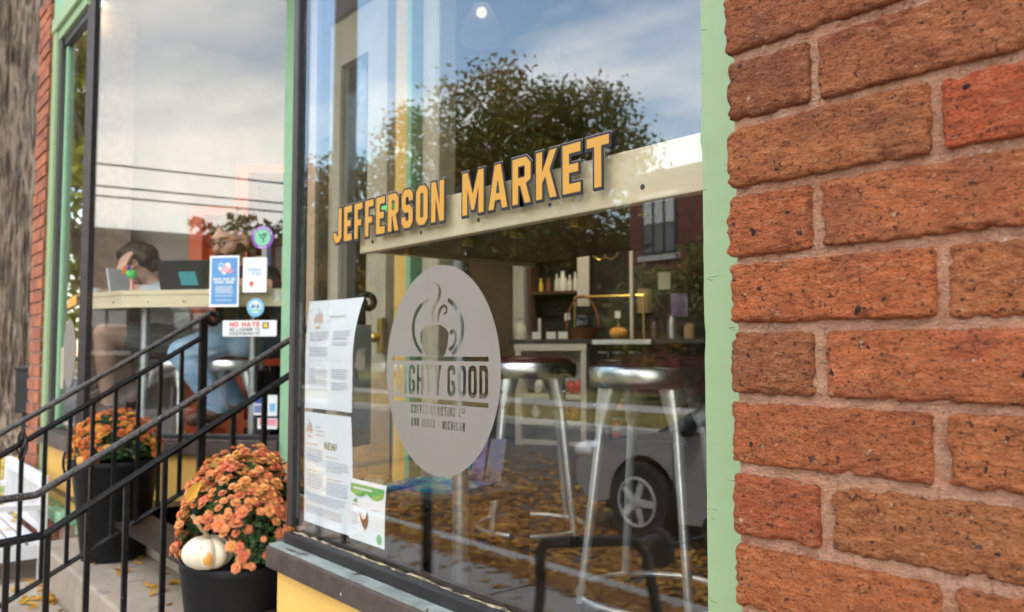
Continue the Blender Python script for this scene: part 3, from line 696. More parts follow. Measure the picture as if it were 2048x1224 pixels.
def outset(loop, d):
    n = len(loop); a = sum(loop[i][0]*loop[(i+1)%n][1]-loop[(i+1)%n][0]*loop[i][1] for i in range(n)); sg = 1 if a > 0 else -1; out = []
    for i in range(n):
        p0, p, p1 = V(loop[i-1]), V(loop[i]), V(loop[(i+1)%n])
        if (p-p0).length < 1e-9 or (p1-p).length < 1e-9: out.append(tuple(p)); continue
        e1 = (p-p0).normalized(); e2 = (p1-p).normalized(); n1 = V((e1.y,-e1.x))*sg; n2 = V((e2.y,-e2.x))*sg
        m = n1+n2; m = m/max(0.55, m.length_squared/2); out.append((p.x+m.x*d, p.y+m.y*d))
    return out
def print_text(mb, s, o, ux, uy, x0, x1, base, cap, t=.17, gap=.13, rnd=1, mi=0):
    for c, ls in text_glyphs(s, x0, x1, base, cap, t, gap, rnd): mb.poly(ls, o, ux, uy, mi=mi)
    return mb

# ------------------------------------------------------------------ shop window (right)
YG = 0.20; GX0, GX1, GZ0, GZ1 = -1.80, -0.56, 0.685, 2.70
win = thing('shop_window', 'large shop window with green jamb board and dark corner mullion, lettered pane', 'window', (-1.2, YG, 0.66))
MB().box(GX0, GX1, YG, YG+0.006, GZ0-0.004, GZ1).build('glass_pane', M['glass'], win)
# green jamb board: hand-painted wood with a knocked edge
def jamb(x0, x1, y, z0, z1):
    vs_, fs = [], []; nz = 220; nx = 10
    for j in range(nz+1):
        z = z0 + (z1-z0)*j/nz
        ed = 0.0007*mnoise.noise(V((0, 2, z*9))) + 0.0004*mnoise.noise(V((0, 5, z*60))) - 0.004*max(0, 1-abs(z-1.365)/0.012) + 0.002*max(0, 1-abs(z-1.12)/0.02)
        vs_.append((x0 + ed*0.5 + 0.0045, y+0.05, z))
        for i in range(nx+1):
            x = x0 + ed + (x1-x0)*i/nx
            yy = y + 0.0007*mnoise.noise(V((x*30, 1, z*30))) + (0.003 if i == 0 else 0) 
            vs_.append((x, yy, z))
    w = nx+2
    for j in range(nz):
        for i in range(w-1): fs.append((j*w+i, j*w+i+1, (j+1)*w+i+1, (j+1)*w+i))
    return MB().add(vs_, fs)
def green_wood():
    m = M['green'].copy(); m.name = 'green_painted_board'; nt = m.node_tree; N = nt.nodes; L = nt.links; b = N['Principled BSDF']
    tc = N.new('ShaderNodeTexCoord'); mp = N.new('ShaderNodeMapping'); mp.inputs['Scale'].default_value = (20, 20, 120); mp.inputs['Rotation'].default_value = (0, 0.12, 0)
    L.new(tc.outputs['Object'], mp.inputs[0])
    nz = N.new('ShaderNodeTexNoise'); nz.inputs['Scale'].default_value = 1.0; nz.inputs['Detail'].default_value = 3; nz.inputs['Distortion'].default_value = 0.5; L.new(mp.outputs[0], nz.inputs['Vector'])
    rp = N.new('ShaderNodeValToRGB'); rp.color_ramp.elements[0].position = 0.28; rp.color_ramp.elements[1].position = 0.31; L.new(nz.outputs['Fac'], rp.inputs[0])
    bp = N.new('ShaderNodeBump'); bp.inputs['Strength'].default_value = 0.8; bp.inputs['Distance'].default_value = 0.002; L.new(rp.outputs[0], bp.inputs['Height'])
    for l in list(b.inputs['Normal'].links): L.remove(l)
    L.new(bp.outputs[0], b.inputs['Normal']); return m
M['green_wood'] = green_wood()
jamb(-0.617, -0.30, 0.160, 0.0, 2.72).build('jamb_board', M['green_wood'], win, smooth=True)
MB().box(-0.606, -0.30, 0.165, 0.24, 0.0, 2.72).build('jamb_core', M['green'], win)
MB().box(-1.829, -1.805, 0.188, 0.220, 0.70, 2.72).build('corner_mullion', M['frame_dark'], win, bevel=0.003)
MB().box(-1.805, -1.800, 0.192, 0.1985, 0.70, 2.72).build('mullion_lip', M['bead'], win)
MB().box(-1.838, -0.60, 0.142, 0.30, 0.612, 0.660).build('sill', M['brown_sill'], win, bevel=0.004)
MB().box(-1.830, -0.60, 0.148, 0.176, 0.6603, 0.6655).build('sill_worn_edge', M['sill_worn'], win)
MB().box(-1.815, -0.60, 0.176, 0.1965, 0.6604, 0.690).build('glazing_bead', M['bead'], win, bevel=0.004)
mb = MB(); rr_ = random.Random(4); x = -1.80
pts = []
while x < -0.62:
    pts.append((x, 0.194 + rr_.uniform(-.002, .002), 0.6895 + rr_.uniform(-.0015, .0025))); x += rr_.uniform(0.012, 0.03)
mb.tube(pts, [rr_.uniform(0.0012, 0.0040) for _ in pts], 6).build('putty_line', M['putty'], win, smooth=True)
MB().box(-1.826, -0.60, 0.168, 0.26, 0.0, 0.612).build('base_panel', M['yellow'], win)
MB().box(GX0-0.03, -0.60, 0.15, 0.26, 2.66, 2.74).build('head_rail', M['green'], win)

# lettering on the glass
YL = YG - 0.0012
let = thing('window_lettering', 'yellow block letters with black outline reading JEFFERSON MARKET on the glass', 'lettering', (-1.2, YL, 1.335))
ux, uy = V((1,0,0)), V((0,0,1))
for word, x0, x1 in (('JEFFERSON', -1.633, -1.214), ('MARKET', -1.158, -0.806)):
    for ch, ls in text_glyphs(word, x0, x1, 1.341, 0.0745, t=.188, gap=.30):
        g = MB().poly(ls, (0, YL-0.0010, 0), ux, uy).build('letter', M['gold'], let)
        hs = []
        for l in ls[1:]:
            xs = [p[0] for p in l]; zs = [p[1] for p in l]
            if min(max(xs)-min(xs), max(zs)-min(zs)) > (0.014 if ch == 'A' else 0.0075): hs.append(outset(l, -0.0022))
        MB().poly([[(p[0]+0.0016, p[1]-0.0018) for p in outset(ls[0], 0.0036)]] + hs, (0, YL-0.0004, 0), ux, uy).build('drop_shade', M['black_vinyl'], let)
        MB().poly([outset(ls[0], 0.0043)] + hs, (0, YL-0.0002, 0), ux, uy).build('edge_line', M['lilac_edge'], let)
        MB().poly([outset(ls[0], 0.0036)] + hs, (0, YL-0.0007, 0), ux, uy).build('outline', M['black_vinyl'], let)

# oval frosted sticker with the cup cut out of it
OX, OZ, OA, OB = -1.2285, 1.070, 0.1775, 0.190
dec = thing('oval_window_sticker', 'grey oval sticker with coffee cup and MIGHTY GOOD lettering cut out', 'sticker', (OX, YL, OZ-OB))
def S(px, py):                                       # photograph pixel -> point on the sticker plane
    p = onY(px, py, YL); return (p.x, p.z)
oval = [(OX + OA*math.cos(2*math.pi*i/96), OZ + OB*math.sin(2*math.pi*i/96)) for i in range(96)]
holes, isl = [], []
def cut(loops):
    holes.append(loops[0])
    for l in loops[1:]: isl.append(l)
def Zp(zx, zy): return S(760 + zx*0.3597, 520 + zy*0.3595)
def taper(n, a, b, c=None): return [(a + (b-a)*math.sin(math.pi*i/(n-1))) for i in range(n)]
def earc(a0, a1, n=26): return [Zp(323 + 137*math.cos(math.radians(a0+(a1-a0)*i/n)), 382 - 175*math.sin(math.radians(a0+(a1-a0)*i/n))) for i in range(n+1)]
def smooth(pts, k=4):
    out = []
    for i in range(len(pts)-1):
        p0, p1, p2, p3 = (V(pts[max(0, i-1)]), V(pts[i]), V(pts[i+1]), V(pts[min(len(pts)-1, i+2)]))
        for j in range(k):
            t_ = j/k; out.append(tuple(.5*((2*p1) + (p2-p0)*t_ + (2*p0-5*p1+4*p2-p3)*t_*t_ + (3*p1-p0-3*p2+p3)*t_**3)))
    out.append(tuple(pts[-1])); return out
def swoosh(zs, ws): 
    c_ = smooth([Zp(*p) for p in zs]); n = len(c_); m = len(ws)-1
    cut([stroke(c_, [(ws[min(m-1, int(i/(n-1)*m))]*(1-(i/(n-1)*m - min(m-1, int(i/(n-1)*m)))) + ws[min(m-1, int(i/(n-1)*m))+1]*(i/(n-1)*m - min(m-1, int(i/(n-1)*m))))*.00045 for i in range(n)])])
cut([stroke(earc(232, 112), taper(27, .007, .0092))])
cut([stroke(earc(66, -54), taper(27, .008, .0098))])
swoosh([(294,128),(318,136),(333,165),(331,198),(318,232),(303,262),(295,300),(294,346)], [4, 10, 15, 21, 25, 25, 22, 18])
swoosh([(322,347),(326,308),(336,276),(352,256),(370,264),(371,288),(356,300)], [12, 16, 15, 13, 13, 11, 6])
cut([[Zp(*p) for p in ((226,412),(232,388),(262,363),(302,357),(342,363),(371,386),(384,408),(378,470),(365,520),(352,535),(258,533),(240,500),(228,450))][::-1]])
swoosh([(391,408),(406,397),(421,412),(420,452),(404,486),(384,497)], [14, 17, 16, 16, 17, 14])
cut([[(-1.384,1.0865),(-1.0835,1.0865),(-1.0835,1.0945),(-1.384,1.0945)]])
cut([[(-1.384,1.0095),(-1.0835,1.0095),(-1.0835,1.0175),(-1.384,1.0175)]])
for ch, ls in text_glyphs('MIGHTY', -1.380, -1.220, 1.0240, 0.0555, t=.145, gap=.24, rnd=4): cut(ls)
for ch, ls in text_glyphs('GOOD', -1.2015, -1.0845, 1.0240, 0.0555, t=.155, gap=.26, rnd=4): cut(ls)
for ch, ls in text_glyphs('COFFEE ROASTING CO', -1.3180, -1.1490, 0.9885, 0.0165, t=.17, gap=.40, rnd=1)[:-1]: cut(ls)
for ch, ls in text_glyphs('O', -1.1575, -1.1490, 0.9960, 0.0090, t=.17, rnd=2): cut(ls)
for ch, ls in text_glyphs('ANN ARBOR - MICHIGAN', -1.3180, -1.1490, 0.9650, 0.0155, t=.17, gap=.40, rnd=1): cut(ls)
from mathutils.geometry import delaunay_2d_cdt
LPS = [oval] + holes + isl
cv, ce = [], []
for l in LPS:
    b0 = len(cv); cv += [V(((p[0]-OX)*20, (p[1]-OZ)*20)) for p in l]; ce += [(b0+k, b0+(k+1) % len(l)) for k in range(len(l))]
ov, oe, of, _1, _2, _3 = delaunay_2d_cdt(cv, ce, [], 0, 1e-6)
def inside(x, z):
    c = 0
    for l in LPS:
        n = len(l)
        for k in range(n):
            x1, z1 = l[k]; x2, z2 = l[(k+1) % n]
            if (z1 > z) != (z2 > z) and x < x1 + (z-z1)*(x2-x1)/(z2-z1): c ^= 1
    return c
ov = [(v.x/20+OX, v.y/20+OZ) for v in ov]
keep = [tuple(f) for f in of if inside(sum(ov[i][0] for i in f)/len(f), sum(ov[i][1] for i in f)/len(f))]
mb = MB().add([(p[0], YL-0.0006, p[1]) for p in ov], keep)
mb.build('sticker_face', M['vinyl'], dec)

# sheets taped inside the glass
YP = YG + 0.012
def sheet(name, label, cat, x0, x1, z0, z1, curl=0.0, y=None, n=10, skew=0.0, mname='paper'):
    y = YP if y is None else y
    t = thing(name, label, cat, ((x0+x1)/2, y, z0))
    vs_, fs = [], []
    for j in range(n+1):
        for i in range(n+1):
            a, b = i/n, j/n
            vs_.append((x0+(x1-x0)*a + skew*b, y + curl*(max(0, b-.45)**2*3.0*(0.3+0.7*a) + 0.25*math.sin(a*math.pi)), z0+(z1-z0)*b))
    for j in range(n):
        for i in range(n): fs.append((j*(n+1)+i, j*(n+1)+i+1, (j+1)*(n+1)+i+1, (j+1)*(n+1)+i))
    MB().add(vs_, fs).build('sheet', M[mname], t, smooth=True)
    return t, (lambda u, v: (x0+(x1-x0)*u + skew*v, y + curl*(max(0, v-.45)**2*3.0*(0.3+0.7*u) + 0.25*math.sin(u*math.pi)) - 0.0012, z0+(z1-z0)*v))
def ruled(mb, f, u0, u1, v0, nlines, dv, rr, ht=.45):
    for k in range(nlines):
        v = v0 - k*dv; u = u0; end = u1 - (rr.uniform(0, .35)*(u1-u0) if k == nlines-1 else rr.uniform(0, .08)*(u1-u0))
        while u < end:
            w = rr.uniform(.025, .075); u2 = min(u+w, end)
            mb.add([f(u, v), f(u2, v), f(u2, v+dv*ht), f(u, v+dv*ht)], [(0,1,2,3)]); u = u2 + .011
rr_ = random.Random(8)
def swirl_logo(t, f, cu, cv, s):
    lo = MB(); lo2 = MB(); q = lambda a, b: f(cu + a*s, cv + b*s*.85)
    def fl(mb, pts): mb.add([q(*p) for p in pts], [tuple(range(len(pts)))])
    fl(lo, [(-.5,-.25),(-.2,-.45),(-.12,.1),(-.25,.35),(-.42,.1)]); fl(lo, [(.5,-.25),(.2,-.45),(.12,.1),(.3,.38),(.44,.1)]); fl(lo, [(-.3,-.55),(.3,-.55),(.22,-.75),(-.22,-.75)])
    fl(lo2, [(-.08,-.3),(.08,-.3),(.02,.1),(.14,.35),(-.05,.8),(.0,.4),(-.14,.1)]); fl(lo2, [(-.2,.5),(-.08,.42),(-.2,.8)])
    lo.build('logo', M['ink_orange'], t); lo2.build('logo_swirl', M['ink'], t)
t, f = sheet('menu_sheet', 'upper white typed menu sheet on the glass, corner curling away', 'paper', -1.790, -1.568, 0.974, 1.222, curl=0.03)
swirl_logo(t, f, .2, .84, .16)
mb = MB(); ruled(mb, f, .40, .74, .835, 1, .02, rr_, .8); ruled(mb, f, .40, .48, .80, 1, .016, rr_)
for v0, n in ((.70, 5), (.56, 5), (.36, 6), (.25, 5)): ruled(mb, f, .08, .44, v0, n, .019, rr_)
for v0, n in ((.70, 4), (.63, 1), (.60, 2), (.36, 5), (.24, 4)): ruled(mb, f, .52, .90, v0, n, .019, rr_)
ruled(mb, f, .08, .9, .44, 1, .006, rr_); mb.build('printed_text', M['ink'], t)
t, f = sheet('menu_sheet', 'lower white typed menu sheet on the glass marked NEW', 'paper', -1.786, -1.562, 0.716, 0.966, curl=-0.006)
swirl_logo(t, f, .12, .86, .14)
mb = MB(); ruled(mb, f, .26, .42, .87, 1, .022, rr_); ruled(mb, f, .26, .52, .835, 1, .02, rr_)
for v0, n in ((.66, 6), (.44, 7)): ruled(mb, f, .06, .42, v0, n, .02, rr_)
for v0, n in ((.58, 5), (.40, 6)): ruled(mb, f, .50, .94, v0, n, .02, rr_)
ruled(mb, f, .06, .9, .26, 4, .02, rr_); ruled(mb, f, .06, .85, .15, 4, .02, rr_); mb.build('printed_text', M['ink'], t)
mb = MB(); ruled(mb, f, .26, .46, .80, 1, .018, rr_); ruled(mb, f, .06, .36, .71, 1, .018, rr_); ruled(mb, f, .06, .36, .47, 1, .018, rr_); ruled(mb, f, .5, .8, .62, 1, .018, rr_); ruled(mb, f, .5, .86, .43, 1, .018, rr_)
mb.build('printed_heading', M['ink_orange'], t)
mb = MB()
for ch, ls in text_glyphs('NEW!', 0, .060, 0, .0165, t=.2, gap=.3):
    for l in ls[:1]:
        tr = tessellate_polygon([[V((p[0], p[1], 0)) for p in l]]); mb.add([f(.45 + p[0]/.224, .685 + p[1]/.25) for p in l], [tuple(q) for q in tr])
mb.build('printed_new', M['ink_gold'], t)
t, f = sheet('egg_flyer', 'small white flyer with green wave header and brown hen', 'flyer', -1.567, -1.425, 0.714, 0.838, curl=0.004, y=YP-0.004)
mb = MB(); top = [f(.04+.92*i/16, .93) for i in range(17)]; bot = [f(.04+.92*i/16, .80 - .07*abs(math.sin(math.pi*i/8.0))*(1 if i < 8 else 1.1)) for i in range(17)]
mb.add(top+bot, [(i, i+1, 18+i, 17+i) for i in range(16)])
cb = [f(.86+.07*math.cos(a*math.pi/8), .13+.085*math.sin(a*math.pi/8)) for a in range(16)]; mb.add(cb, [tuple(range(16))]); mb.build('green_print', M['flyer_green'], t)
hen = [(.30,.46),(.34,.40),(.38,.36),(.42,.36),(.47,.38),(.50,.45),(.515,.50),(.54,.44),(.545,.36),(.53,.29),(.50,.24),(.47,.215),(.455,.18),(.44,.21),(.40,.25),(.36,.30),(.325,.37)]
mb = MB(); tr = tessellate_polygon([[V((p[0], p[1], 0)) for p in hen]]); mb.add([f(p[0], p[1]*1.05) for p in hen], [tuple(q) for q in tr]); mb.build('hen_print', M['hen'], t)
mb = MB(); g = lambda u, v: (f(u, v)[0], f(u, v)[1]-0.0006, f(u, v)[2]); ruled(mb, g, .12, .9, .845, 1, .05, rr_, .7); mb.build('white_heading', M['s_white'], t)
mb = MB(); ruled(mb, f, .1, .3, .58, 1, .04, rr_); ruled(mb, f, .08, .26, .43, 5, .045, rr_, .3); ruled(mb, f, .08, .26, .18, 1, .03, rr_); ruled(mb, f, .64, .88, .56, 1, .04, rr_); mb.build('printed_text', M['ink'], t)
mb = MB(); mb.add([f(.1,.64), f(.24,.62), f(.2,.70)], [(0,1,2)]); mb.build('leaf_print', M['flyer_green'], t)
# ------------------------------------------------------------------ far bay with the angled window
CA, CB = V((-4.10, 0.26, 0)), V((-3.385, 0.885, 0))     # angled pane: corner mullion -> door post
FJ = V((-4.75, 0.24, 0))
DA = (CB-CA).normalized(); NA = V((DA.y, -DA.x, 0))       # along the pane, outward normal
SZ = 0.735                                                # far sill height
bay = thing('bay_window', 'angled bay window beyond the stairs with green posts and dark mullion', 'window', (-4.1, 0.3, 0))
def slab(a, b, z0, z1, n0, n1, name, m, bevel=0, parent=bay):
    """upright or lying slab along a->b, reaching from n0 to n1 along the outward normal"""
    d = (b-a).normalized(); n = V((d.y, -d.x, 0)); p = [a+n*n0, b+n*n0, b+n*n1, a+n*n1]
    mb = MB().add([(q.x,q.y,z0) for q in p]+[(q.x,q.y,z1) for q in p], [(0,3,2,1),(4,5,6,7),(0,1,5,4),(1,2,6,5),(2,3,7,6),(3,0,4,7)])
    return mb.build(name, m, parent, bevel=bevel)
slab(CA, CB, SZ+0.008, 2.86, -0.003, 0.003, 'glass_pane', M['bay_glass'])
F0 = V((-4.75, 0.26, 0))
slab(F0, CA, SZ+0.008, 2.76, -0.003, 0.003, 'glass_pane', M['bay_glass'])
cm = CA + NA*0.0
MB().obox((CA.x, CA.y, (SZ+2.9)/2), DA, NA, (0,0,1), 0.019, 0.022, (2.9-SZ)/2).build('corner_mullion', M['frame_dark'], bay, bevel=0.003)
slab(CB, CB + DA*0.048, 0.30, 2.88, -0.05, 0.03, 'green_post', M['green2'], 0.004)
slab(CA - DA*0.02, CB, SZ-0.075, SZ-0.006, -0.06, 0.055, 'sill', M['brown_sill'], 0.004)
slab(CA - DA*0.02, CB, SZ-0.0058, SZ+0.012, -0.03, 0.030, 'glazing_bead', M['bead'], 0.002)
slab(CA - DA*0.01, CB, ZF-0.10, SZ-0.075, -0.05, 0.025, 'base_panel', M['yellow'])
slab(CA - DA*0.01, CB, 0.30, ZF-0.10, -0.05, 0.038, 'skirting', M['green2'], 0.004)
# street-side part of the bay
MB().box(-4.752, -4.672, 0.212, 0.28, 0.30, 2.80).build('green_jamb', M['green'], bay, bevel=0.004)
MB().box(-4.672, -4.618, 0.228, 0.28, SZ, 2.76).build('dark_jamb', M['frame_dark'], bay, bevel=0.003)
MB().box(-4.618, -4.590, 0.250, 0.28, SZ, 2.76).build('inner_green_stop', M['green2'], bay, bevel=0.003)
MB().box(-4.76, -4.09, 0.222, 0.29, 2.70, 2.75).build('head_rail', M['green'], bay, bevel=0.004)
MB().box(-4.77, -4.07, 0.205, 0.29, 2.75, 2.83).build('cornice', M['green'], bay, bevel=0.006)
MB().box(-4.70, -4.10, 0.24, 0.275, 2.66, 2.70).build('dark_head', M['frame_dark'], bay)
MB().box(-4.74, -4.09, 0.195, 0.29, SZ-0.075, SZ-0.004).build('street_sill', M['brown_sill'], bay, bevel=0.004)
MB().box(-4.74, -4.10, 0.235, 0.30, 0.40, SZ-0.075).build('street_panel', M['yellow'], bay)
MB().box(-4.80, -4.06, 0.17, 0.30, 0.345, 0.40).build('green_ledge', M['green2'], bay, bevel=0.006)
# brick base under the bay, brick by brick
base = thing('brick_plinth', 'low brick base under the bay window behind the white bench', 'brick wall', (-4.4, 0.2, 0))
fb = MB().box(-0.095, 0.095, -0.02, 0.02, -0.0265, 0.0265).mesh('brick', M['far_brick'])
fh = MB().box(-0.045, 0.045, -0.02, 0.02, -0.0265, 0.0265).mesh('brick', M['far_brick'])
MB().box(-4.79, -4.07, 0.20, 0.28, 0.0, 0.345).build('mortar_core', M['far_mortar'], base)
for c in range(5):
    x = -4.79 + (0.05 if c % 2 else 0.0)
    while x + 0.19 < -4.05:
        link('brick', fb, base, V((x+0.095, 0.212, 0.035 + c*0.0648)) - base.location); x += 0.2
MB().obox((-4.03, 0.33, 0.15), DA, NA, (0,0,1), 0.12, 0.02, 0.15).build('mortar_return', M['far_mortar'], base)
# far brick pier
fp = thing('brick_pier', 'narrow red brick pier at the far end of the shopfront beside the tree', 'brick wall', (-4.9, 0.25, 0))
MB().box(-5.04, -4.757, 0.207, 0.62, 0.0, 3.0).build('mortar_core', M['far_mortar'], fp)
for c in range(46):
    z = 0.035 + c*0.0648
    if c % 2: xs = [(-4.845, fb), (-4.99, fh)]
    else: xs = [(-4.795, fh), (-4.94, fb)]
    for xc, me in xs:
        o = link('brick', me, fp, V((xc, 0.218 + R.uniform(-.003, .003), z)) - fp.location)
    o = link('brick', fh, fp, V((-4.770, 0.245, z + .001)) - fp.location); o.rotation_euler = (0, 0, math.pi/2)
# pilaster and door
ent = thing('shop_door', 'cream shop door with brass lock in the recessed entry', 'door', (-2.95, 0.95, ZF))
MB().box(-3.36, -3.18, 0.93, 1.02, 0.30, 2.72).build('pilaster', M['tan'], ent, bevel=0.005)
MB().box(-3.185, -3.15, 0.925, 1.0, 0.30, 2.72).build('door_frame', M['brown_sill'], ent)
for x0, x1, z0, z1 in ((-3.15, -3.06, ZF, 2.5), (-2.83, -2.685, ZF, 2.5), (-3.06, -2.83, ZF, 0.85), (-3.06, -2.83, 2.3, 2.5)):
    MB().box(x0, x1, 0.97, 1.01, z0, z1).build('door_rail', M['cream'], ent)
MB().box(-3.06, -2.83, 0.985, 0.991, 0.85, 2.3).build('door_glass', M['glass_thin'], ent)
MB().box(-2.705, -2.675, 0.945, 0.97, 1.10, 1.235).build('lock_plate', M['brass'], ent, bevel=0.003)
MB().sphere((-2.70, 0.93, 1.16), 0.02).build('door_knob', M['brass'], ent, smooth=True)
MB().box(-2.60, -2.515, 0.955, 1.0, ZF, 2.72).build('yellow_jamb', M['yellow'], ent)
MB().box(-2.515, -2.485, 0.95, 1.0, ZF, 2.72).build('green_stop', M['green2'], ent)
MB().box(-3.36, -2.28, 0.95, 1.02, 2.5, 2.95).build('transom', M['brown_sill'], ent)
# near splayed pane (left side of the lettered window), turning the corner into the entry
NP = V((-2.285, 0.915, 0)); N0 = V((-1.835, 0.215, 0))
side = thing('side_window', 'narrow side pane with pale post, turning from the lettered window into the entry', 'window', (-2.0, 0.5, 0))
slab(NP, N0, 0.685, 2.70, -0.003, 0.003, 'glass_pane', M['glass_thin'], parent=side)
MB().box(-2.36, -2.26, 0.915, 0.985, 0.30, 2.72).build('pale_post', M['cream'], side, bevel=0.004)
slab(NP, N0, 0.30, 0.62, -0.05, 0.02, 'base_panel', M['yellow'], parent=side)
slab(NP, N0, 0.612, 0.660, -0.06, 0.055, 'sill', M['brown_sill'], 0.004, side)
# ------------------------------------------------------------------ stoop
st = thing('entry_steps', 'worn concrete entry steps strewn with yellow leaves', 'steps', (-3.0, 0.3, 0))
def slab_block(x0, x1, y0, y1, z0, z1, name):
    o = MB().box(x0, x1, y0, y1, z0, z1).build(name, M['concrete'], st, bevel=0.012, seg=3); return o
slab_block(-4.02, -1.85, 0.085, 1.0, -0.05, 0.30, 'landing')
slab_block(-3.60, -1.90, 0.365, 1.0, 0.3003, ZF, 'top_step')
slab_block(-4.02, -1.85, -0.20, 0.085, -0.05, 0.145, 'step')
slab_block(-5.2, -4.02, -0.30, 0.20, -0.05, 0.10, 'bench_pad')

# railings ------------------------------------------------------------
def yz(X, px, py): p = onX(px, py, X); return p.y, p.z
def railing(label, X, hand, second, bottom, bal, posts, r_h, r_b, scroll):
    t = thing('stair_railing', label, 'railing', (X, 0.1, 0.1), group='black iron stair railings')
    H = [yz(X, *p) for p in hand]; S2 = [yz(X, *p) for p in second]
    def z_on(poly, y):
        for (a, b) in zip(poly, poly[1:]):
            lo_, hi_ = sorted((a, b))
            if lo_[0]-1e-6 <= y <= hi_[0]+1e-6: return lo_[1] + (hi_[1]-lo_[1])*(y-lo_[0])/max(1e-6, hi_[0]-lo_[0])
        return poly[0][1] if abs(y-poly[0][0]) < abs(y-poly[-1][0]) else poly[-1][1]
    def dens(poly):
        out = [];
        for a, b in zip(poly, poly[1:]):
            for k in range(6): out.append((X, a[0]+(b[0]-a[0])*k/6, a[1]+(b[1]-a[1])*k/6))
        out.append((X, *poly[-1])); return out
    mb = MB().tube(dens(H), r_h, 12, flat=0.62); mb.build('handrail', M['handrail'], t, smooth=True)
    mb = MB().tube(dens(S2), r_b*0.95, 4); mb.build('lower_rail', M['rail'], t)
    if bottom:
        B2 = [yz(X, *p) for p in bottom]; MB().tube(dens(B2), r_b*0.9, 4).build('bottom_rail', M['rail'], t)
    # scroll at the upper end
    y1, z1 = H[-1]; d = V((H[-1][0]-H[-2][0], H[-1][1]-H[-2][1])).normalized()
    pts = []; rs = scroll
    for k in range(15):
        a = math.radians(90 + math.degrees(math.atan2(d.y, d.x)) - k*24); rr = rs*(1 - k*0.045)
        pts.append((X, y1 + d.y*rs*0.9*0 + rs*math.sin(-a+math.radians(90))*0 + rr*math.cos(a) + d.y*rs, z1 + rr*math.sin(a) - d.x*rs))
    MB().tube(pts, r_h*0.75, 8).build('scroll_end', M['rail'], t, smooth=True)
    def floor_z(y): return ZF if y > 0.365 else 0.30 if y > 0.085 else 0.145 if y > -0.2 else 0.0
    for px in bal:
        y, _ = yz(X, px, 800); zt = z_on(S2, y); zb = floor_z(y)
        if bottom: zb = z_on(B2, y)
        MB().box(X-r_b*0.62, X+r_b*0.62, y-r_b*0.62, y+r_b*0.62, zb, zt).build('baluster', M['rail'], t)
    for px in posts:
        y, _ = yz(X, px, 800); zt = z_on(H, y); zb = floor_z(y)
        MB().box(X-r_b*1.25, X+r_b*1.25, y-r_b*1.25, y+r_b*1.25, zb, zt).build('post', M['rail'], t)
    return t, H, S2
near_rail, HN, SN = railing('nearer black iron stair railing with worn handrail, beside the pumpkin planter', -2.45,
    [(-330, 1022), (0, 1000), (72, 990), (583, 678), (728, 590)], [(-330, 1100), (0, 1087), (88, 1070), (583, 748), (722, 664)], None,
    [24, 104, 183, 258, 333, 402, 467, 529], [718, -300], 0.0158, 0.0112, 0.030)
far_rail, HF, SF = railing('farther black iron stair railing with twisted basket baluster, before the bay window', -3.30,
    [(-260, 1000), (0, 868), (418, 628)], [(-260, 1042), (0, 912), (402, 676)], [(-260, 1340), (0, 1212), (360, 988), (402, 962)],
    [-200, -140, -60, 0, 47, 93, 142, 187, 231, 277, 320, 362], [404, -240], 0.0160, 0.0108, 0.026)
# twisted basket on one baluster
y, _ = yz(-3.30, 47, 800); zb = at(47, 868, 3.2).z
for k in range(4):
    pts = []
    for i in range(13):
        s = i/12; rr = 0.013*math.sin(math.pi*s)+0.003; a = k*math.pi/2 + s*math.pi*1.1
        pts.append((-3.30 + rr*math.cos(a), y + rr*math.sin(a), zb - 0.062 + 0.105*s))
    MB().tube(pts, 0.0042, 6).build('twisted_basket', M['handrail'], far_rail, smooth=True)

# planters and mums -----------------------------------------------------
def flower_mesh(np_, layers, size, seed):
    mb = MB(); rr = random.Random(seed)
    for l in range(layers):
        k = np_ - 2*l; rad = size*(1 - 0.24*l); lift = 0.06 + 0.38*l
        for i in range(k):
            a = 2*math.pi*(i + 0.5*l + rr.uniform(-.15, .15))/k; u = V((math.cos(a), math.sin(a), 0)); w = V((-u.y, u.x, 0)); r2 = rad*rr.uniform(.86, 1.06)
            hw = size*0.108; z1 = size*lift*0.35; z2 = size*lift*0.62 + rr.uniform(-.08, .08)*size
            p = [u*size*0.08 - w*hw*.3, u*size*0.08 + w*hw*.3, u*r2*.6 + w*hw + V((0,0,z1)), u*r2*.6 - w*hw + V((0,0,z1)), u*r2 + w*hw*.45 + V((0,0,z2)), u*r2 - w*hw*.45 + V((0,0,z2))]
            mb.add(p, [(0,1,2,3), (3,2,4,5)], 0)
    mb.sphere((0, 0, size*0.16), (size*.2, size*.2, size*.14), 8, 4, mi=1)
    return mb.mesh('flower', [M['petal'], M['mum_eye']], smooth=True)
FL = [flower_mesh(20, 3, 0.0150, 1), flower_mesh(22, 3, 0.0158, 2), flower_mesh(18, 3, 0.0142, 3)]
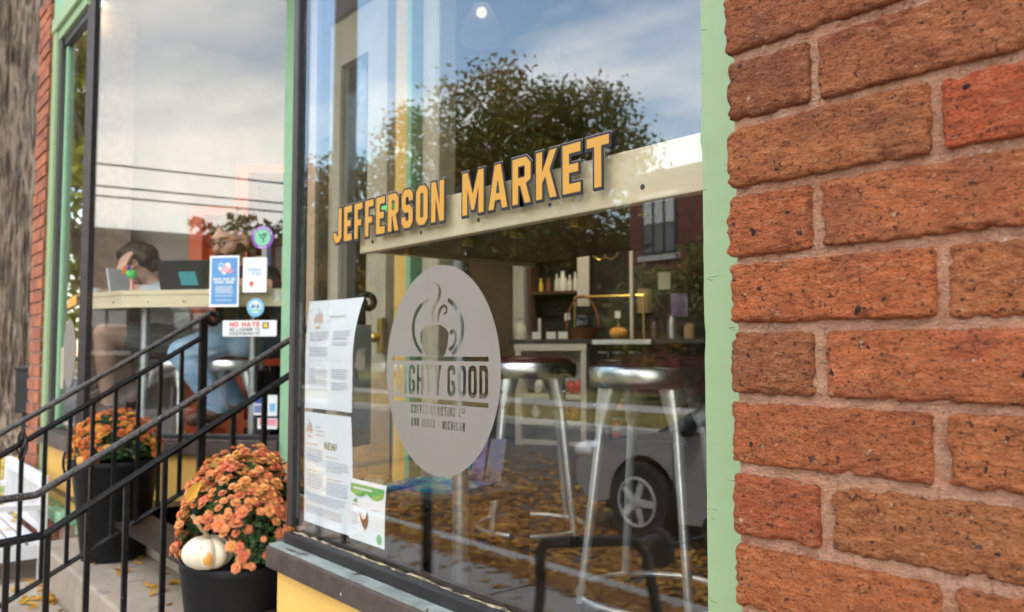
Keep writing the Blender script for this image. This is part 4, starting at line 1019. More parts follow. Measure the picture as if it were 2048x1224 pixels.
def mum(label, c, rx, rz, nfl, gaps, seed, zmin=0.0, tones=None, droop=0.0):
    t = thing('potted_mum', label, 'flowers', c, group='orange mums in black planters'); rr = random.Random(seed); c = V(c)
    # stems and foliage
    mb = MB(); ns = 24
    for i in range(ns):
        a = rr.uniform(0, 6.28); q = rr.uniform(.1, .75); e = c + V((math.cos(a)*rx*q, math.sin(a)*rx*q, rz*(0.75-0.35*q)))
        mb.tube([c + V((math.cos(a)*0.02, math.sin(a)*0.02, -0.03)), (c+e)/2 + V((0,0,.03)), e], [.003, .0025, .0018], 5)
    mb.build('stems', M['stem'], t)
    mb = MB()
    for i in range(1500 if nfl > 200 else 900):
        a = rr.uniform(0, 6.28); q = rr.uniform(-.25, 1); sr = math.sqrt(max(0, 1-max(0,q)**2)); k = rr.uniform(.62, .985)
        p = c + V((math.cos(a)*rx*sr*k, math.sin(a)*rx*sr*k, rz*q*k*(0.35 if q < 0 else 1)))
        n = (p - c + V((rr.uniform(-.1,.1), rr.uniform(-.1,.1), rr.uniform(-.02,.12)))).normalized(); u = n.orthogonal().normalized(); u = Matrix.Rotation(rr.uniform(0, 6.28), 3, n) @ u; w = n.cross(u)
        if any((p - q_[0]).length < q_[1] for q_ in AVOID): continue
        s = rr.uniform(.010, .019); b = n*s*.3
        P_ = [p - u*s, p - u*s*.3 + w*s*.52 + b, p + u*s*.2 + w*s*.30, p + u*s*.5 + w*s*.42 + b, p + u*s*1.1 - n*s*.25, p + u*s*.5 - w*s*.42 + b, p + u*s*.2 - w*s*.30, p - u*s*.3 - w*s*.52 + b]
        mb.add(P_, [(0,1,2,6,7), (2,3,4,5,6)])
    mb.build('foliage', M['mum_leaf'], t, kind='stuff')
    n_ = 0; tries = 0; pos = []
    tones = tones or [(.78,.31,.14),(.78,.34,.13),(.74,.26,.13),(.80,.39,.14),(.70,.21,.12),(.80,.43,.15)]
    extra = MB(); total = int(nfl*1.55) if nfl > 200 else nfl
    while n_ < total and tries < total*40:
        tries += 1
        a = rr.uniform(0, 6.28); q = rr.uniform(-.22, 1.0); sr = math.sqrt(max(0, 1-max(0,q)**2)); k = rr.uniform(.93, 1.06) + .035*math.sin(a*5+q*7)
        p = c + V((math.cos(a)*rx*sr*k, math.sin(a)*rx*sr*k, rz*q*k*(0.45 if q < 0 else 1)))
        if p.z < c.z + zmin*0.3 and rr.random() < .5: continue
        d = (p - c)
        if any((d.normalized()-g[0]).length < g[1] and rr.random() < .96 for g in gaps): continue
        if mnoise.noise(V((p.x*11, p.y*11, p.z*11 + seed))) < -0.24 and rr.random() < .8: continue
        if d.x*gl.x + d.y*gl.y < -.25*rx and rr.random() < .8: continue
        if any((p - q_[0]).length < q_[1] for q_ in AVOID): continue
        if any((p-x).length < 0.0140 for x in pos): continue
        pos.append(p); n_ += 1
        nv = (V((d.x/rx, d.y/rx, d.z/rz + .35)).normalized() + V((rr.uniform(-.4,.4), rr.uniform(-.4,.4), rr.uniform(-.25,.4)))).normalized()
        if n_ > nfl:                                      # beyond the countable ones: joined small buds
            me_ = FL[rr.randrange(3)]; q_ = nv.to_track_quat('Z', 'Y').to_matrix(); s = rr.uniform(.55, .9)
            extra.add([p + q_ @ (v.co*s) for v in me_.vertices], [tuple(f.vertices) for f in me_.polygons]); continue
        o = link('flower', FL[rr.randrange(3)], t, p - c)
        o.rotation_euler = (Matrix.Rotation(rr.uniform(0, 6.28), 3, nv) @ nv.to_track_quat('Z', 'Y').to_matrix()).to_euler()
        s = rr.uniform(.8, 1.2); o.scale = (s, s, s); col = tones[rr.randrange(len(tones))]; g = rr.uniform(.88, 1.08); o.color = (col[0]*g, col[1]*g*rr.uniform(.85, 1.15), col[2]*g, 1)
    if extra.v: extra.build('small_flowers', M['petal_bud'], t, kind='stuff')
    return t
M['petal_bud'] = mat('small_bud_petals', (.66, .22, .085), .65, c2=(.78, .36, .12), scale=60)
def planter(label, c, r_top, r_bot, h):
    t = thing('planter', label, 'planter', c, group='tapered black planters')
    MB().lathe([(r_bot*.9, 0), (r_bot, .004), (r_top*.985, h-.028), (r_top*.99, h-.026), (r_top, h-.022), (r_top, h-.003), (r_top-.003, h), (r_top-.012, h), (r_top-.014, h-.006), (r_top*.9, h-.06), (r_bot*.8, .03)], c, 56).build('pot', M['planter'], t, smooth=True)
    MB().lathe([(r_top*.92, h-.045), (r_top*.5, h-.036), (0.0001, h-.032)], c, 24).build('soil', M['soil'], t, smooth=True)
    return t
PN = at(485, 1110, 2.2); PN.z = 0.145; RN = 0.155
PFp = at(232, 915, 3.3); PFp.z = 0.30; RF = 0.160
planter('tapered black planter nearest the window corner, holding a cream pumpkin', PN, RN, 0.105, 0.425)
planter('tapered black planter standing on the step before the bay window', PFp, RF, 0.115, 0.385)
AVOID = [(at(416, 1104, 2.075), .078), (at(402, 1060, 2.07), .036), (at(388, 1036, 2.07), .032)]
vn = (CAM - V((PN.x, PN.y, CAM.z))).normalized()
gl = V((vn.x, vn.y, 0.0))
mum('larger round bush of orange mums in the planter nearest the window corner', (PN.x+RT.x*0.018, PN.y+RT.y*0.018, 0.605), 0.178, 0.232, 300,
    [((gl + V((0,0,.36)) + RT*0.10).normalized(), .27), ((gl + V((0,0,-.05)) - RT*.55).normalized(), .36)], 4)
mum('smaller bush of orange mums behind the railing, before the bay window', (PFp.x, PFp.y, 0.715), 0.158, 0.155, 190,
    [((gl + V((0,0,.12)) + RT*0.1).normalized(), .42), ((gl + V((0,0,.1)) + RT*0.8).normalized(), .4)], 9, tones=[(.80,.28,.09),(.82,.36,.10),(.76,.24,.09),(.84,.46,.10),(.80,.32,.08)])
def pumpkin(name, label, c, r, hz, m, stem_pts, stem_r, ribs=9, n=48):
    t = thing(name, label, 'pumpkin', (c[0], c[1], c[2]-hz))
    prof = [(r*math.sin(math.pi*i/14)**.8 + .0005, -hz*math.cos(math.pi*i/14) - (.18*hz if i > 12 else 0)*(i-12)/2) for i in range(15)]
    MB().lathe(prof, c, n, rib=lambda a: 1 - .16*abs(math.cos(a*ribs/2))**5).build('flesh', m, t, smooth=True)
    MB().tube(stem_pts, stem_r, 7).build('stalk', M['stem'], t, smooth=True)
    return t
pc = at(416, 1104, 2.075)
top = pc + V((0,0,.030))
pumpkin('cream_pumpkin', 'small cream and orange pumpkin with long curved stalk in planter', pc, 0.062, 0.040, M['pumpkin_white'],
        [top - V((0,0,.008)), top + RT*-.008 + V((0,0,.022)), at(404, 1060, 2.07), at(393, 1042, 2.07), at(384, 1030, 2.07)], [.009, .0062, .0052, .0052, .006])
pc = at(168, 921, 3.17); pumpkin('orange_gourd', 'tiny orange gourd on the rim of the farther planter', pc, 0.026, 0.021, M['pumpkin'], [pc + V((0,0,.014)), pc + V((0,0,.035))], [.004, .003], n=24)
# single yellow leaf caught in the mums
def leaf_shape(mb, c, n, u, s, fold=.25, mi=0):
    n = V(n).normalized(); u = V(u); u = (u - n*u.dot(n)).normalized(); w = n.cross(u); c = V(c)
    L_ = [c - u*s, c - u*s*.2 + w*s*.46 + n*s*fold, c + u*s*.45 + w*s*.34 + n*s*fold, c + u*s*1.05, c + u*s*.45 - w*s*.34 + n*s*fold, c - u*s*.2 - w*s*.46 + n*s*fold, c + u*s*.1]
    return mb.add(L_, [(0,6,1), (1,6,2), (2,6,3), (3,6,4), (4,6,5), (5,6,0)], mi)
lf = leaf_shape(MB(), at(388, 984, 2.02), -FW + V((0,0,.3)), V((.35, .3, .8)), .030).build('fallen_leaf', M['litter_c'])
tag(lf, 'long yellow leaf caught upright in the larger mum bush', 'leaf')
# leaves on the steps
rl = random.Random(21)
leaf_me = [leaf_shape(MB(), (0,0,0), (0,0,1), (1,0,0), 1.0, f_).mesh('fallen_leaf', M[m_]) for f_, m_ in ((.25,'litter_c'),(.1,'fallen'),(.35,'litter_c'),(-.2,'litter_a'))]
def drop(x, y, z, s, label, grp):
    o = link('fallen_leaf', leaf_me[rl.randrange(4)], None, (x, y, z + .005)); o.rotation_euler = (rl.uniform(-.3,.3), rl.uniform(-.3,.3), rl.uniform(0, 6.28)); o.scale = (s, s*rl.uniform(.7,1), s)
    tag(o, label, 'leaf', grp)
for px, py in ((205,1112),(232,1140),(240,1150),(250,1146),(275,1130),(290,1170),(300,1175),(312,1180),(340,1168),(352,1170),(372,1172),(308,1190),(325,1182),(280,1118),(192,1128),(168,1098),(330,1150),(345,1120),(318,1112),(300,1108),(290,1112),(276,1100),(310,1100),(328,1104),(265,1112)):
    p = onZ(px, py, 0.30)
    if -3.98 < p.x < -1.9 and p.y > 0.09: drop(p.x, p.y, 0.301, rl.uniform(.022, .034), 'yellow fallen leaf lying on the landing between the planters', 'leaves on the landing')
for px, py in ((125,1165),(140,1158),(132,1150),(105,1195),(118,1190),(130,1186),(142,1192),(150,1196),(120,1200),(133,1203),(146,1185),(155,1190),(110,1204),(160,1195),(126,1180),(138,1198),(50,1202),(64,1196),(76,1200),(88,1206),(60,1210),(70,1218),(45,1208),(30,1180),(165,1214)):
    p = onZ(px, py, 0.145)
    drop(p.x, p.y if p.y < .07 else .06, 0.146, rl.uniform(.024, .038), 'yellow fallen leaf in the drift on the lowest step', 'leaves on the lower step')
for i in range(14):
    drop(rl.uniform(-2.9, -1.95), rl.uniform(.12, .33), .301, rl.uniform(.015, .025), 'yellow fallen leaf lying on the landing between the planters', 'leaves on the landing')
# ------------------------------------------------------------------ white bench
bn = thing('white_bench', 'small white slatted bench with arm rests on the concrete pad', 'bench', (-4.6, 0.0, 0.10))
BX0, BX1, BY, BZ = -5.03, -4.16, 0.125, 0.10
mb = MB().box(BX0, BX1, BY-.012, BY+.012, .505, .565); mb.build('top_rail', M['white_wood'], bn, bevel=.004)
MB().box(BX0, BX1, BY-.012, BY+.012, .315, .345).build('back_rail', M['white_wood'], bn, bevel=.003)
for i in range(15):
    x = BX0 + .035 + i*(BX1-BX0-.07)/14
    MB().box(x-.013, x+.013, BY-.007, BY+.007, .345, .505).build('back_slat', M['white_wood'], bn)
for x in (BX0, BX1):
    MB().box(x-.018, x+.018, BY-.016, BY+.016, BZ, .56).build('rear_leg', M['white_wood'], bn, bevel=.003)
    MB().box(x-.018, x+.018, BY-.40, BY-.365, BZ, .405).build('front_leg', M['white_wood'], bn, bevel=.003)
    MB().add([(x-.025,BY-.43,.40),(x+.025,BY-.43,.40),(x+.025,BY-.2,.425),(x-.025,BY-.2,.425),(x-.025,BY-.012,.415),(x+.025,BY-.012,.415),
              (x-.025,BY-.43,.42),(x+.025,BY-.43,.42),(x+.025,BY-.2,.447),(x-.025,BY-.2,.447),(x-.025,BY-.012,.437),(x+.025,BY-.012,.437)],
             [(0,3,2,1),(3,4,5,2),(6,7,8,9),(9,8,11,10),(0,1,7,6),(1,2,8,7),(2,5,11,8),(5,4,10,11),(4,3,9,10),(3,0,6,9)]).build('arm_rest', M['white_wood'], bn)
for i in range(7):
    y = BY-.385 + i*.056; MB().box(BX0+.01, BX1-.01, y, y+.044, .262, .280).build('seat_slat', M['white_wood'], bn, bevel=.003)
MB().box(BX0, BX1, BY-.40, BY-.385, .205, .262).build('apron', M['white_wood'], bn)
MB().box(BX1-.012, BX1+.012, BY-.38, BY, .205, .262).build('side_apron', M['white_wood'], bn)
for i in range(16):
    o = link('fallen_leaf', leaf_me[i % 3], None, (rl.uniform(BX0+.05, BX1-.05), BY - rl.uniform(.03, .36), .286)); s = rl.uniform(.016, .026); o.scale = (s, s, s); o.rotation_euler = (0, 0, rl.uniform(0, 6))
    tag(o, 'yellow fallen leaf resting on the white bench seat', 'leaf', 'leaves on the bench')
for i in range(7):
    drop(rl.uniform(-4.75, -4.12), rl.uniform(.178, .225), .401, rl.uniform(.014, .022), 'yellow fallen leaf on the green ledge of the bay', 'leaves on the ledge')
# black letter box on a post near the tree and a dark iron ring
c = at(53, 782, 5.2)
mbx = thing('letter_box', 'matt black box on a post between tree trunk and brick pier', 'post box', (c.x, c.y, 0))
MB().obox(c, RT, FW, (0,0,1), .044, .05, .135).build('box', M['mailbox'], mbx, bevel=.006)
MB().obox(c + V((0,0,.142)), RT, FW, (0,0,1), .052, .058, .008).build('lid', M['mailbox'], mbx, bevel=.003)
MB().tube([(c.x, c.y, 0), (c.x, c.y, c.z-.13)], .022, 10).build('post', M['mailbox'], mbx)
c = at(139, 925, 3.72)
ring = thing('iron_ring', 'dark spoked iron ring leaning on the yellow panel behind planter', 'ring', (c.x, c.y, .40))
pts = [c + RT*(.055*math.cos(a*math.pi/12)*.5) + V((0,0,.062*math.sin(a*math.pi/12))) for a in range(24)]
MB().tube(pts, .006, 6, closed=True).build('rim', M['rail'], ring, smooth=True)
mb = MB()
for k in range(3):
    a = k*math.pi/3; e = RT*(.055*math.cos(a)*.5) + V((0,0,.062*math.sin(a))); mb.tube([c-e, c+e], .003, 5)
mb.build('spokes', M['rail'], ring)
# ------------------------------------------------------------------ stickers and posters on the bay pane
def onpane(px, py, off=0.006):
    r = ray(px, py); o = CA + NA*off; return CAM + r * ((o - CAM).dot(NA) / r.dot(NA))
def pane_frame(px0, py0, px1, py1, off=0.006):
    a = onpane(px0, py1, off); b = onpane(px1, py1, off); c = onpane(px0, py0, off)
    return a, (b-a).dot(DA), c.z - a.z                   # lower-left corner, width, height
UZ = V((0,0,1))
def panel(mb, o, w, h, u0, u1, v0, v1, lift, mi=0, rad=0, rnd=3):
    lp = rrect(u0*w, v0*h, u1*w, v1*h, rad, (1,1,1,1), rnd) if rad else [(u0*w,v0*h),(u1*w,v0*h),(u1*w,v1*h),(u0*w,v1*h)]
    return mb.poly([lp], o + NA*lift, DA, UZ, mi=mi)
def disc(mb, o, cx, cz, r, lift, r2=None, n=40):
    lp = [(cx + r*math.cos(2*math.pi*i/n), cz + (r2 or r)*math.sin(2*math.pi*i/n)) for i in range(n)]; return mb.poly([lp], o + NA*lift, DA, UZ)
def ptext(mb, s, o, w, h, u0, u1, v0, v1, lift, t=.17, gap=.16, rnd=1):
    for c, ls in text_glyphs(s, u0*w, u1*w, v0*h, (v1-v0)*h, t, gap, rnd): mb.poly(ls, o + NA*lift, DA, UZ)
    return mb
# blue poster
o, w, h = pane_frame(418, 512, 477, 614)
t = thing('blue_poster', 'blue window poster with striped heart above the tabletop', 'poster', o)
panel(MB(), o, w, h, 0, 1, 0, 1, 0).build('paper', M['s_white'], t)
panel(MB(), o, w, h, .06, .94, .05, .96, .0008).build('blue_field', M['s_blue'], t)
heart = [(.5,.62),(.30,.745),(.285,.80),(.31,.845),(.36,.862),(.42,.86),(.47,.84),(.5,.815),(.53,.84),(.58,.86),(.64,.862),(.69,.845),(.715,.80),(.70,.745)]
MB().poly([[(u*w, v*h) for u, v in heart]], o + NA*.0014, DA, UZ).build('heart', M['s_white'], t)
mb = MB()
for k in range(4):
    a = .60 + k*.0; x0 = .37 + k*.085; mb.poly([[(x0*w,(.70-.012*k)*h),((x0+.05)*w,(.68-.012*k)*h),((x0+.20)*w,(.80-.03*k)*h),((x0+.16)*w,(.825-.03*k)*h)]], o + NA*.0020, DA, UZ)
mb.build('heart_stripes', M['s_pink'], t)
MB().poly([[(.30*w,.775*h),(.5*w,.74*h),(.5*w,.80*h),(.45*w,.845*h),(.36*w,.855*h),(.31*w,.83*h)]], o + NA*.0018, DA, UZ).build('heart_canton', M['s_sky'], t)
mb = MB(); ptext(mb, 'HATE HAS NO', o, w, h, .13, .87, .515, .565, .0014, t=.24); ptext(mb, 'HOME HERE', o, w, h, .17, .83, .455, .505, .0014, t=.24)
rr_ = random.Random(12)
for k, v in enumerate((.39, .36, .33, .30, .27, .21, .12)):
    u = .18 + rr_.uniform(0, .08); e = 1-u
    while u < e: q = min(e, u+rr_.uniform(.04,.1)); panel(mb, o, w, h, u, q, v, v+.014, .0014); u = q+.02
mb.build('white_print', M['s_white'], t)
# white card
o, w, h = pane_frame(485, 515, 533, 585)
t = thing('white_window_card', 'white rounded card with red map pin on the bay pane', 'sticker', o)
panel(MB(), o, w, h, 0, 1, 0, 1, 0, rad=.006).build('card', M['s_white'], t)
mb = MB(); ptext(mb, 'FAVORITE', o, w, h, .22, .76, .60, .68, .0008, rnd=3); ptext(mb, 'PLACE', o, w, h, .38, .76, .49, .57, .0008, rnd=3); mb.build('blue_print', M['s_sky'], t)
mb = MB(); disc(mb, o, .37*w, .26*h, .085*w, .0008); mb.poly([[(.31*w,.22*h),(.37*w,.13*h),(.43*w,.22*h)]], o + NA*.0009, DA, UZ); mb.build('red_pin', M['s_red'], t)
# purple and green round sticker
c = onpane(525, 475); t = thing('round_sticker', 'round purple sticker with green centre high on the bay pane', 'sticker', c - UZ*.055)
rr2 = 23.5*3.6/F
disc(MB(), c, 0, 0, rr2, 0).build('purple_ring', M['s_purple'], t)
disc(MB(), c, 0, 0, rr2*.73, .0008).build('green_centre', M['s_green'], t)
mb = MB()
for ln in ([(-.42,.42),(-.18,.12),(-.18,-.12)], [(.06,.42),(-.18,.12)], [(.14,.46),(.14,-.4),(.02,-.55)], [(.30,-.05),(.30,.42),(.52,.42)], [(.30,.2),(.46,.2)], [(-.0,-.05),(.14,-.3)]):
    mb.poly([stroke([(x*rr2*.8, y*rr2*.8) for x, y in ln], rr2*.07)], c + NA*.0016, DA, UZ)
mb.build('letters', M['frame_dark'], t)
mb = MB()
for k in range(26):
    a = math.radians(20 + k*5.6); x, y = math.cos(a)*rr2*.86, math.sin(a)*rr2*.86
    if k % 5 != 4: mb.poly([rrect(x-rr2*.03, y-rr2*.05, x+rr2*.03, y+rr2*.05, .0005)], c + NA*.0010, DA, UZ)
for k in range(9):
    a = math.radians(-112 + k*5.6); x, y = math.cos(a)*rr2*.86, math.sin(a)*rr2*.86; mb.poly([rrect(x-rr2*.03, y-rr2*.05, x+rr2*.03, y+rr2*.05, .0005)], c + NA*.0010, DA, UZ)
mb.build('rim_print', M['s_white'], t)
# blue round sticker
c = onpane(511, 615); rr2 = 18.5*3.6/F; t = thing('round_sticker', 'round sky-blue sticker with white emblem just above the NO HATE strip', 'sticker', c - UZ*.04)
disc(MB(), c, 0, 0, rr2, 0).build('blue_disc', M['s_sky'], t)
mb = MB(); disc(mb, c, 0, .05*rr2, rr2*.68, .0008); mb.build('white_dome', M['s_white'], t)
mb = MB(); mb.poly([[(-.62*rr2,-.15*rr2),(-.35*rr2,.5*rr2),(-.05*rr2,-.05*rr2)]], c + NA*.0015, DA, UZ); mb.poly([[(.05*rr2,.1*rr2),(.30*rr2,.5*rr2),(.55*rr2,-.05*rr2),(.2*rr2,-.15*rr2)]], c + NA*.0015, DA, UZ)
mb.poly([[(-.2*rr2,.55*rr2),(.05*rr2,.1*rr2),(-.1*rr2,-.1*rr2)]], c + NA*.0017, DA, UZ); mb.build('emblem', M['s_blue'], t)
mb = MB(); mb.poly([[(-.62*rr2,-.2*rr2),(.62*rr2,-.2*rr2),(.5*rr2,-.42*rr2),(-.5*rr2,-.42*rr2)]], c + NA*.0016, DA, UZ); mb.build('green_band', M['s_green'], t)
# no hate strip
o, w, h = pane_frame(445, 641, 553, 673)
t = thing('no_hate_strip', 'white strip sticker reading NO HATE NO LICENSE TO DISCRIMINATE', 'sticker', o)
panel(MB(), o, w, h, 0, 1, 0, 1, 0, rad=.005).build('strip', M['s_white'], t)
ptext(MB(), 'NO HATE', o, w, h, .13, .69, .60, .90, .0008, t=.24).build('red_print', M['s_red'], t)
mb = MB(); ptext(mb, 'NO LICENSE TO', o, w, h, .13, .69, .34, .52, .0008, t=.19); ptext(mb, 'DISCRIMINATE', o, w, h, .13, .69, .09, .27, .0008, t=.17); mb.build('grey_print', M['ink_dark'], t)
panel(MB(), o, w, h, .74, .855, .48, .88, .0008).build('badge_frame', M['frame_dark'], t)
panel(MB(), o, w, h, .76, .835, .55, .81, .0014).build('badge', M['s_yellow'], t)
# small stickers at the foot of the pane
o, w, h = pane_frame(507, 786, 527, 830); t = thing('navy_sticker', 'small navy card sticker low on the bay pane', 'sticker', o)
panel(MB(), o, w, h, 0, 1, 0, 1, 0, rad=.002).build('card', M['s_white'], t); mb = MB(); panel(mb, o, w, h, .1, .9, .52, .94, .0008)
for k in range(4): panel(mb, o, w, h, .1+.21*k, .25+.21*k, .1, .46, .0008)
mb.build('navy_print', M['s_navy'], t)
o, w, h = pane_frame(535, 790, 554, 832); t = thing('white_sticker', 'small white sticker with blue square low on the bay pane', 'sticker', o)
panel(MB(), o, w, h, 0, 1, 0, 1, 0, rad=.002).build('card', M['s_white'], t); panel(MB(), o, w, h, .2, .8, .22, .60, .0008).build('blue_square', M['s_sky'], t)
o, w, h = pane_frame(515, 836, 554, 858); t = thing('pink_sticker', 'small white and pink sticker at the foot of the bay pane', 'sticker', o)
panel(MB(), o, w, h, 0, 1, 0, 1, 0).build('card', M['s_white'], t); panel(MB(), o, w, h, .08, .94, .34, .92, .0008).build('pink_field', M['s_pink'], t)
mb = MB(); ptext(mb, 'INSURED', o, w, h, .16, .86, .5, .76, .0014, t=.2); mb.build('white_print', M['s_white'], t) if False else None
# oval sticker on the street side of the bay, seen nearly edge on, and a card
ovl = [(-4.38 + .13*math.cos(2*math.pi*i/48), 1.10 + .165*math.sin(2*math.pi*i/48)) for i in range(48)]
t = MB().poly([ovl], (0, .2555, 0), (1,0,0), (0,0,1)).build('oval_window_sticker', M['vinyl']); tag(t, 'grey oval sticker on the street side of the far bay, seen edge on', 'sticker')
t = MB().box(-4.535, -4.475, .253, .2555, .93, 1.13).build('notice_card', M['cream']); tag(t, 'tall cream card in the far bay beside the green jamb', 'card')
t = MB().add([(-4.42,.253,1.36),(-4.25,.253,1.375),(-4.25,.253,1.33),(-4.44,.253,1.315)], [(0,1,2,3)]).build('orange_reflection', M['orange_label']); tag(t, 'flat orange strip put in for a reflection in the far bay', 'streak')  # flat orange shape standing in for a reflection in the pane
# bell card and bell on the pilaster
t = MB().box(-3.345, -3.285, .926, .9295, at(580,492,3.75).z, at(580,455,3.75).z).build('notice_card', M['s_white']); tag(t, 'small white card with red star on the tan pilaster by the door', 'card')
p = at(582, 474, 3.72); mb = MB(); star = [(.014*(1 if k%2 == 0 else .45)*math.cos(math.pi*k/5+math.pi/2), .014*(1 if k%2==0 else .45)*math.sin(math.pi*k/5+math.pi/2)) for k in range(10)]
mb.poly([star], (-3.32, .9245, p.z), (1,0,0), (0,0,1)).build('red_star', M['s_red'], t, local=True)
# ------------------------------------------------------------------ counters along the windows
TZ0, TZ1 = 1.312, 1.390
tb = thing('window_counter', 'cream edged counter table running along the lettered window', 'table', (-1.0, .3, ZF))
MB().box(-1.548, -0.32, .215, .236, TZ0, TZ1).build('edge_board', M['table_edge'], tb, bevel=.0025)
MB().box(-1.548, -0.32, .2365, .70, TZ1-.020, TZ1-.001).build('top_board', M['white_furn'], tb)
MB().box(-1.530, -0.32, .2365, .69, TZ0+.012, TZ1-.0205).build('underframe', M['table_wood'], tb)
MB().box(-1.548, -1.5305, .2365, .70, TZ0+.004, TZ1-.0203).build('end_board', M['table_edge'], tb)
for px, py in ((745, 484), (842, 465), (957, 440), (1100, 411), (1285, 374)):
    p = onY(px, py, .2148); MB().tube([(p.x, .2145, p.z), (p.x, .218, p.z)], .0042, 10).build('screw', M['frame_dark'], tb)
for px in (824, 940, 1037, 1160, 1297):
    p = onY(px, 500, .30); MB().box(p.x-.009, p.x+.009, .285, .31, TZ0-.004, TZ0+.012).build('bracket', M['brass'], tb, bevel=.002)
for px, d in ((921, 1.95),):
    p = at(px, 900, d); MB().tube([(p.x, p.y, ZF+.012), (p.x, p.y, TZ0+.012)], .019, 16).build('pipe_leg', M['steel'], tb, smooth=True)
    MB().lathe([(.055, 0), (.055, .008), (.026, .016), (.026, .03)], (p.x, p.y, ZF), 20).build('pipe_flange', M['steel'], tb, smooth=True)
tb2 = thing('window_counter', 'cream edged counter table inside the angled bay window', 'table', (-4.0, .6, ZF))
k0 = CA + NA*-.30 + DA*.0; e0 = CA + DA*.075 - NA*.035; e1 = CB - NA*.035 + DA*.3
f0 = V((-4.22, .33, 0))
def counter_prism(pts, z0, z1, name, m, par):
    n = len(pts); MB().add([(p.x,p.y,z0) for p in pts]+[(p.x,p.y,z1) for p in pts], [tuple(range(n-1,-1,-1)), tuple(range(n,2*n))] + [(i,(i+1)%n,n+(i+1)%n,n+i) for i in range(n)]).build(name, m, par)
q0 = at(172, 605, 3.98); q0.z = 0; q1 = at(243, 588, 3.80); q1.z = 0; q2 = at(600, 585, 3.66); q2.z = 0
pts = [q0, q1, q2, q2 - NA*.46, q1 - NA*.46 - DA*.15, q0 - NA*.42 - DA*.25]
counter_prism(pts, TZ1-.020, TZ1, 'top_board', M['white_furn'], tb2)
dq = (q1-q0).normalized(); nq = V((-dq.y, dq.x, 0)); de = (q2-q1).normalized(); ne = V((-de.y, de.x, 0))
counter_prism([q0, q1, q1 + ne*.022, q0 + nq*.022], TZ0, TZ1-.0202, 'edge_board', M['table_edge'], tb2)
counter_prism([q1, q2, q2 + ne*.022, q1 + ne*.022 + de*.001], TZ0, TZ1-.0202, 'edge_board', M['table_edge'], tb2)
cc = counter_prism([q0 - dq*0, q1, q2, q2 - ne*.004, q1 - ne*.004, q0 - nq*.004], TZ1-.0201, TZ1+.0004, 'top_lip', M['table_edge'], tb2)
for px, py in ((228, 605), (297, 604), (368, 603)):
    p = at(px, py, 3.745); MB().sphere(p - ne*.004, .004, 8, 6).build('screw', M['frame_dark'], tb2)
for px, d in ((289, 3.98), (507, 3.95)):
    p = at(px, 700, d); MB().tube([(p.x, p.y, ZF+.012), (p.x, p.y, TZ1-.02)], .021, 14).build('pipe_leg', M['steel'], tb2, smooth=True)

# ------------------------------------------------------------------ stools
def make_stool():
    t = thing('bar_stool', 'x', 'stool'); sh = .615
    MB().lathe([(0.0001, sh-.035), (.140, sh-.035), (.150, sh-.018), (.150, sh-.006), (.136, sh+.008), (.10, sh+.015), (.05, sh+.018), (0.0001, sh+.019)], n=48).build('cushion', M['maroon'], t, smooth=True)
    MB().lathe([(.10, sh-.058), (.152, sh-.060), (.158, sh-.055), (.1605, sh-.035), (.160, sh-.014), (.157, sh-.008), (.151, sh-.0095)], n=56).build('rim_band', M['chrome'], t, smooth=True)
    for k in range(4):
        a = math.radians(45 + 90*k + 14); u = V((math.cos(a), math.sin(a), 0))
        p0 = u*.112 + V((0,0,sh-.058)); p1 = u*.140 + V((0,0,sh-.16)); p2 = u*.196 + V((0,0,.025))
        MB().tube([p0, p0*.5+p1*.5, p1], [.034, .026, .0165], 14).build('leg_socket', M['alu'], t, smooth=True)
        MB().tube([p1*.98 + p0*.02, p2], [.0125, .0118], 14).build('leg', M['alu'], t, smooth=True)
        MB().tube([p2 + V((0,0,.008)), p2 - V((0,0,.024))], [.014, .016], 12).build('foot', M['black_plastic'], t, smooth=True)
        q = p0*.55 + p1*.45 + u*.029; MB().sphere(q, (.006,.006,.006), 8, 6).build('bolt', M['steel'], t, smooth=True)
    pts = [(.190*math.cos(2*math.pi*i/48), .190*math.sin(2*math.pi*i/48), .040) for i in range(48)]
    MB().tube(pts, .0088, 10, closed=True).build('foot_ring', M['alu'], t, smooth=True)
    return t
stool = make_stool(); spots = [(at(1306, 800, 2.10), 'chrome rimmed bar stool with maroon seat beside the green jamb', 5), (at(1062, 800, 2.93), 'chrome rimmed bar stool with maroon seat half behind the oval sticker', 38),
    (at(352, 730, 4.50), 'bar stool under the person in shorts behind the bay window', 20), (at(462, 730, 4.13), 'bar stool under the person in jeans behind the bay window', 50)]
for i, (p, lab, a) in enumerate(spots):
    s_ = stool if i == 0 else copy_tree(stool)
    s_.location = (p.x, p.y, ZF); s_.rotation_euler = (0, 0, math.radians(a)); tag(s_, lab, 'stool', 'chrome rimmed bar stools')

# ------------------------------------------------------------------ low magazine table in the corner
mt = thing('magazine_table', 'low dark table with magazines in the corner behind the papers', 'table', (-1.75, .5, ZF))
c0 = at(715, 950, 2.0); c1 = at(895, 940, 2.15)
MB().box(-2.00, -1.70, .52, .84, .715, .738).build('table_top', M['frame_dark'], mt, bevel=.003)
for x, y in ((-1.72, .55), (-1.72, .81), (-1.98, .81), (-1.96, .55)): MB().box(x-.02, x+.02, y-.02, y+.02, ZF, .715).build('leg', M['frame_dark'], mt)
def slabthing(name, label, cat, c, ux_, uy_, uz_, hx, hy, hz, m):
    o = MB().obox((0,0,0), ux_, uy_, uz_, hx, hy, hz).build(name, m); o.location = c; tag(o, label, cat); return o
slabthing('magazine', 'glossy blue and teal magazine lying on the low table', 'magazine', (-1.86, .64, .7435), (1,.35,0), (-.35,1,0), (0,0,1), .125, .085, .005, M['mag_blue'])
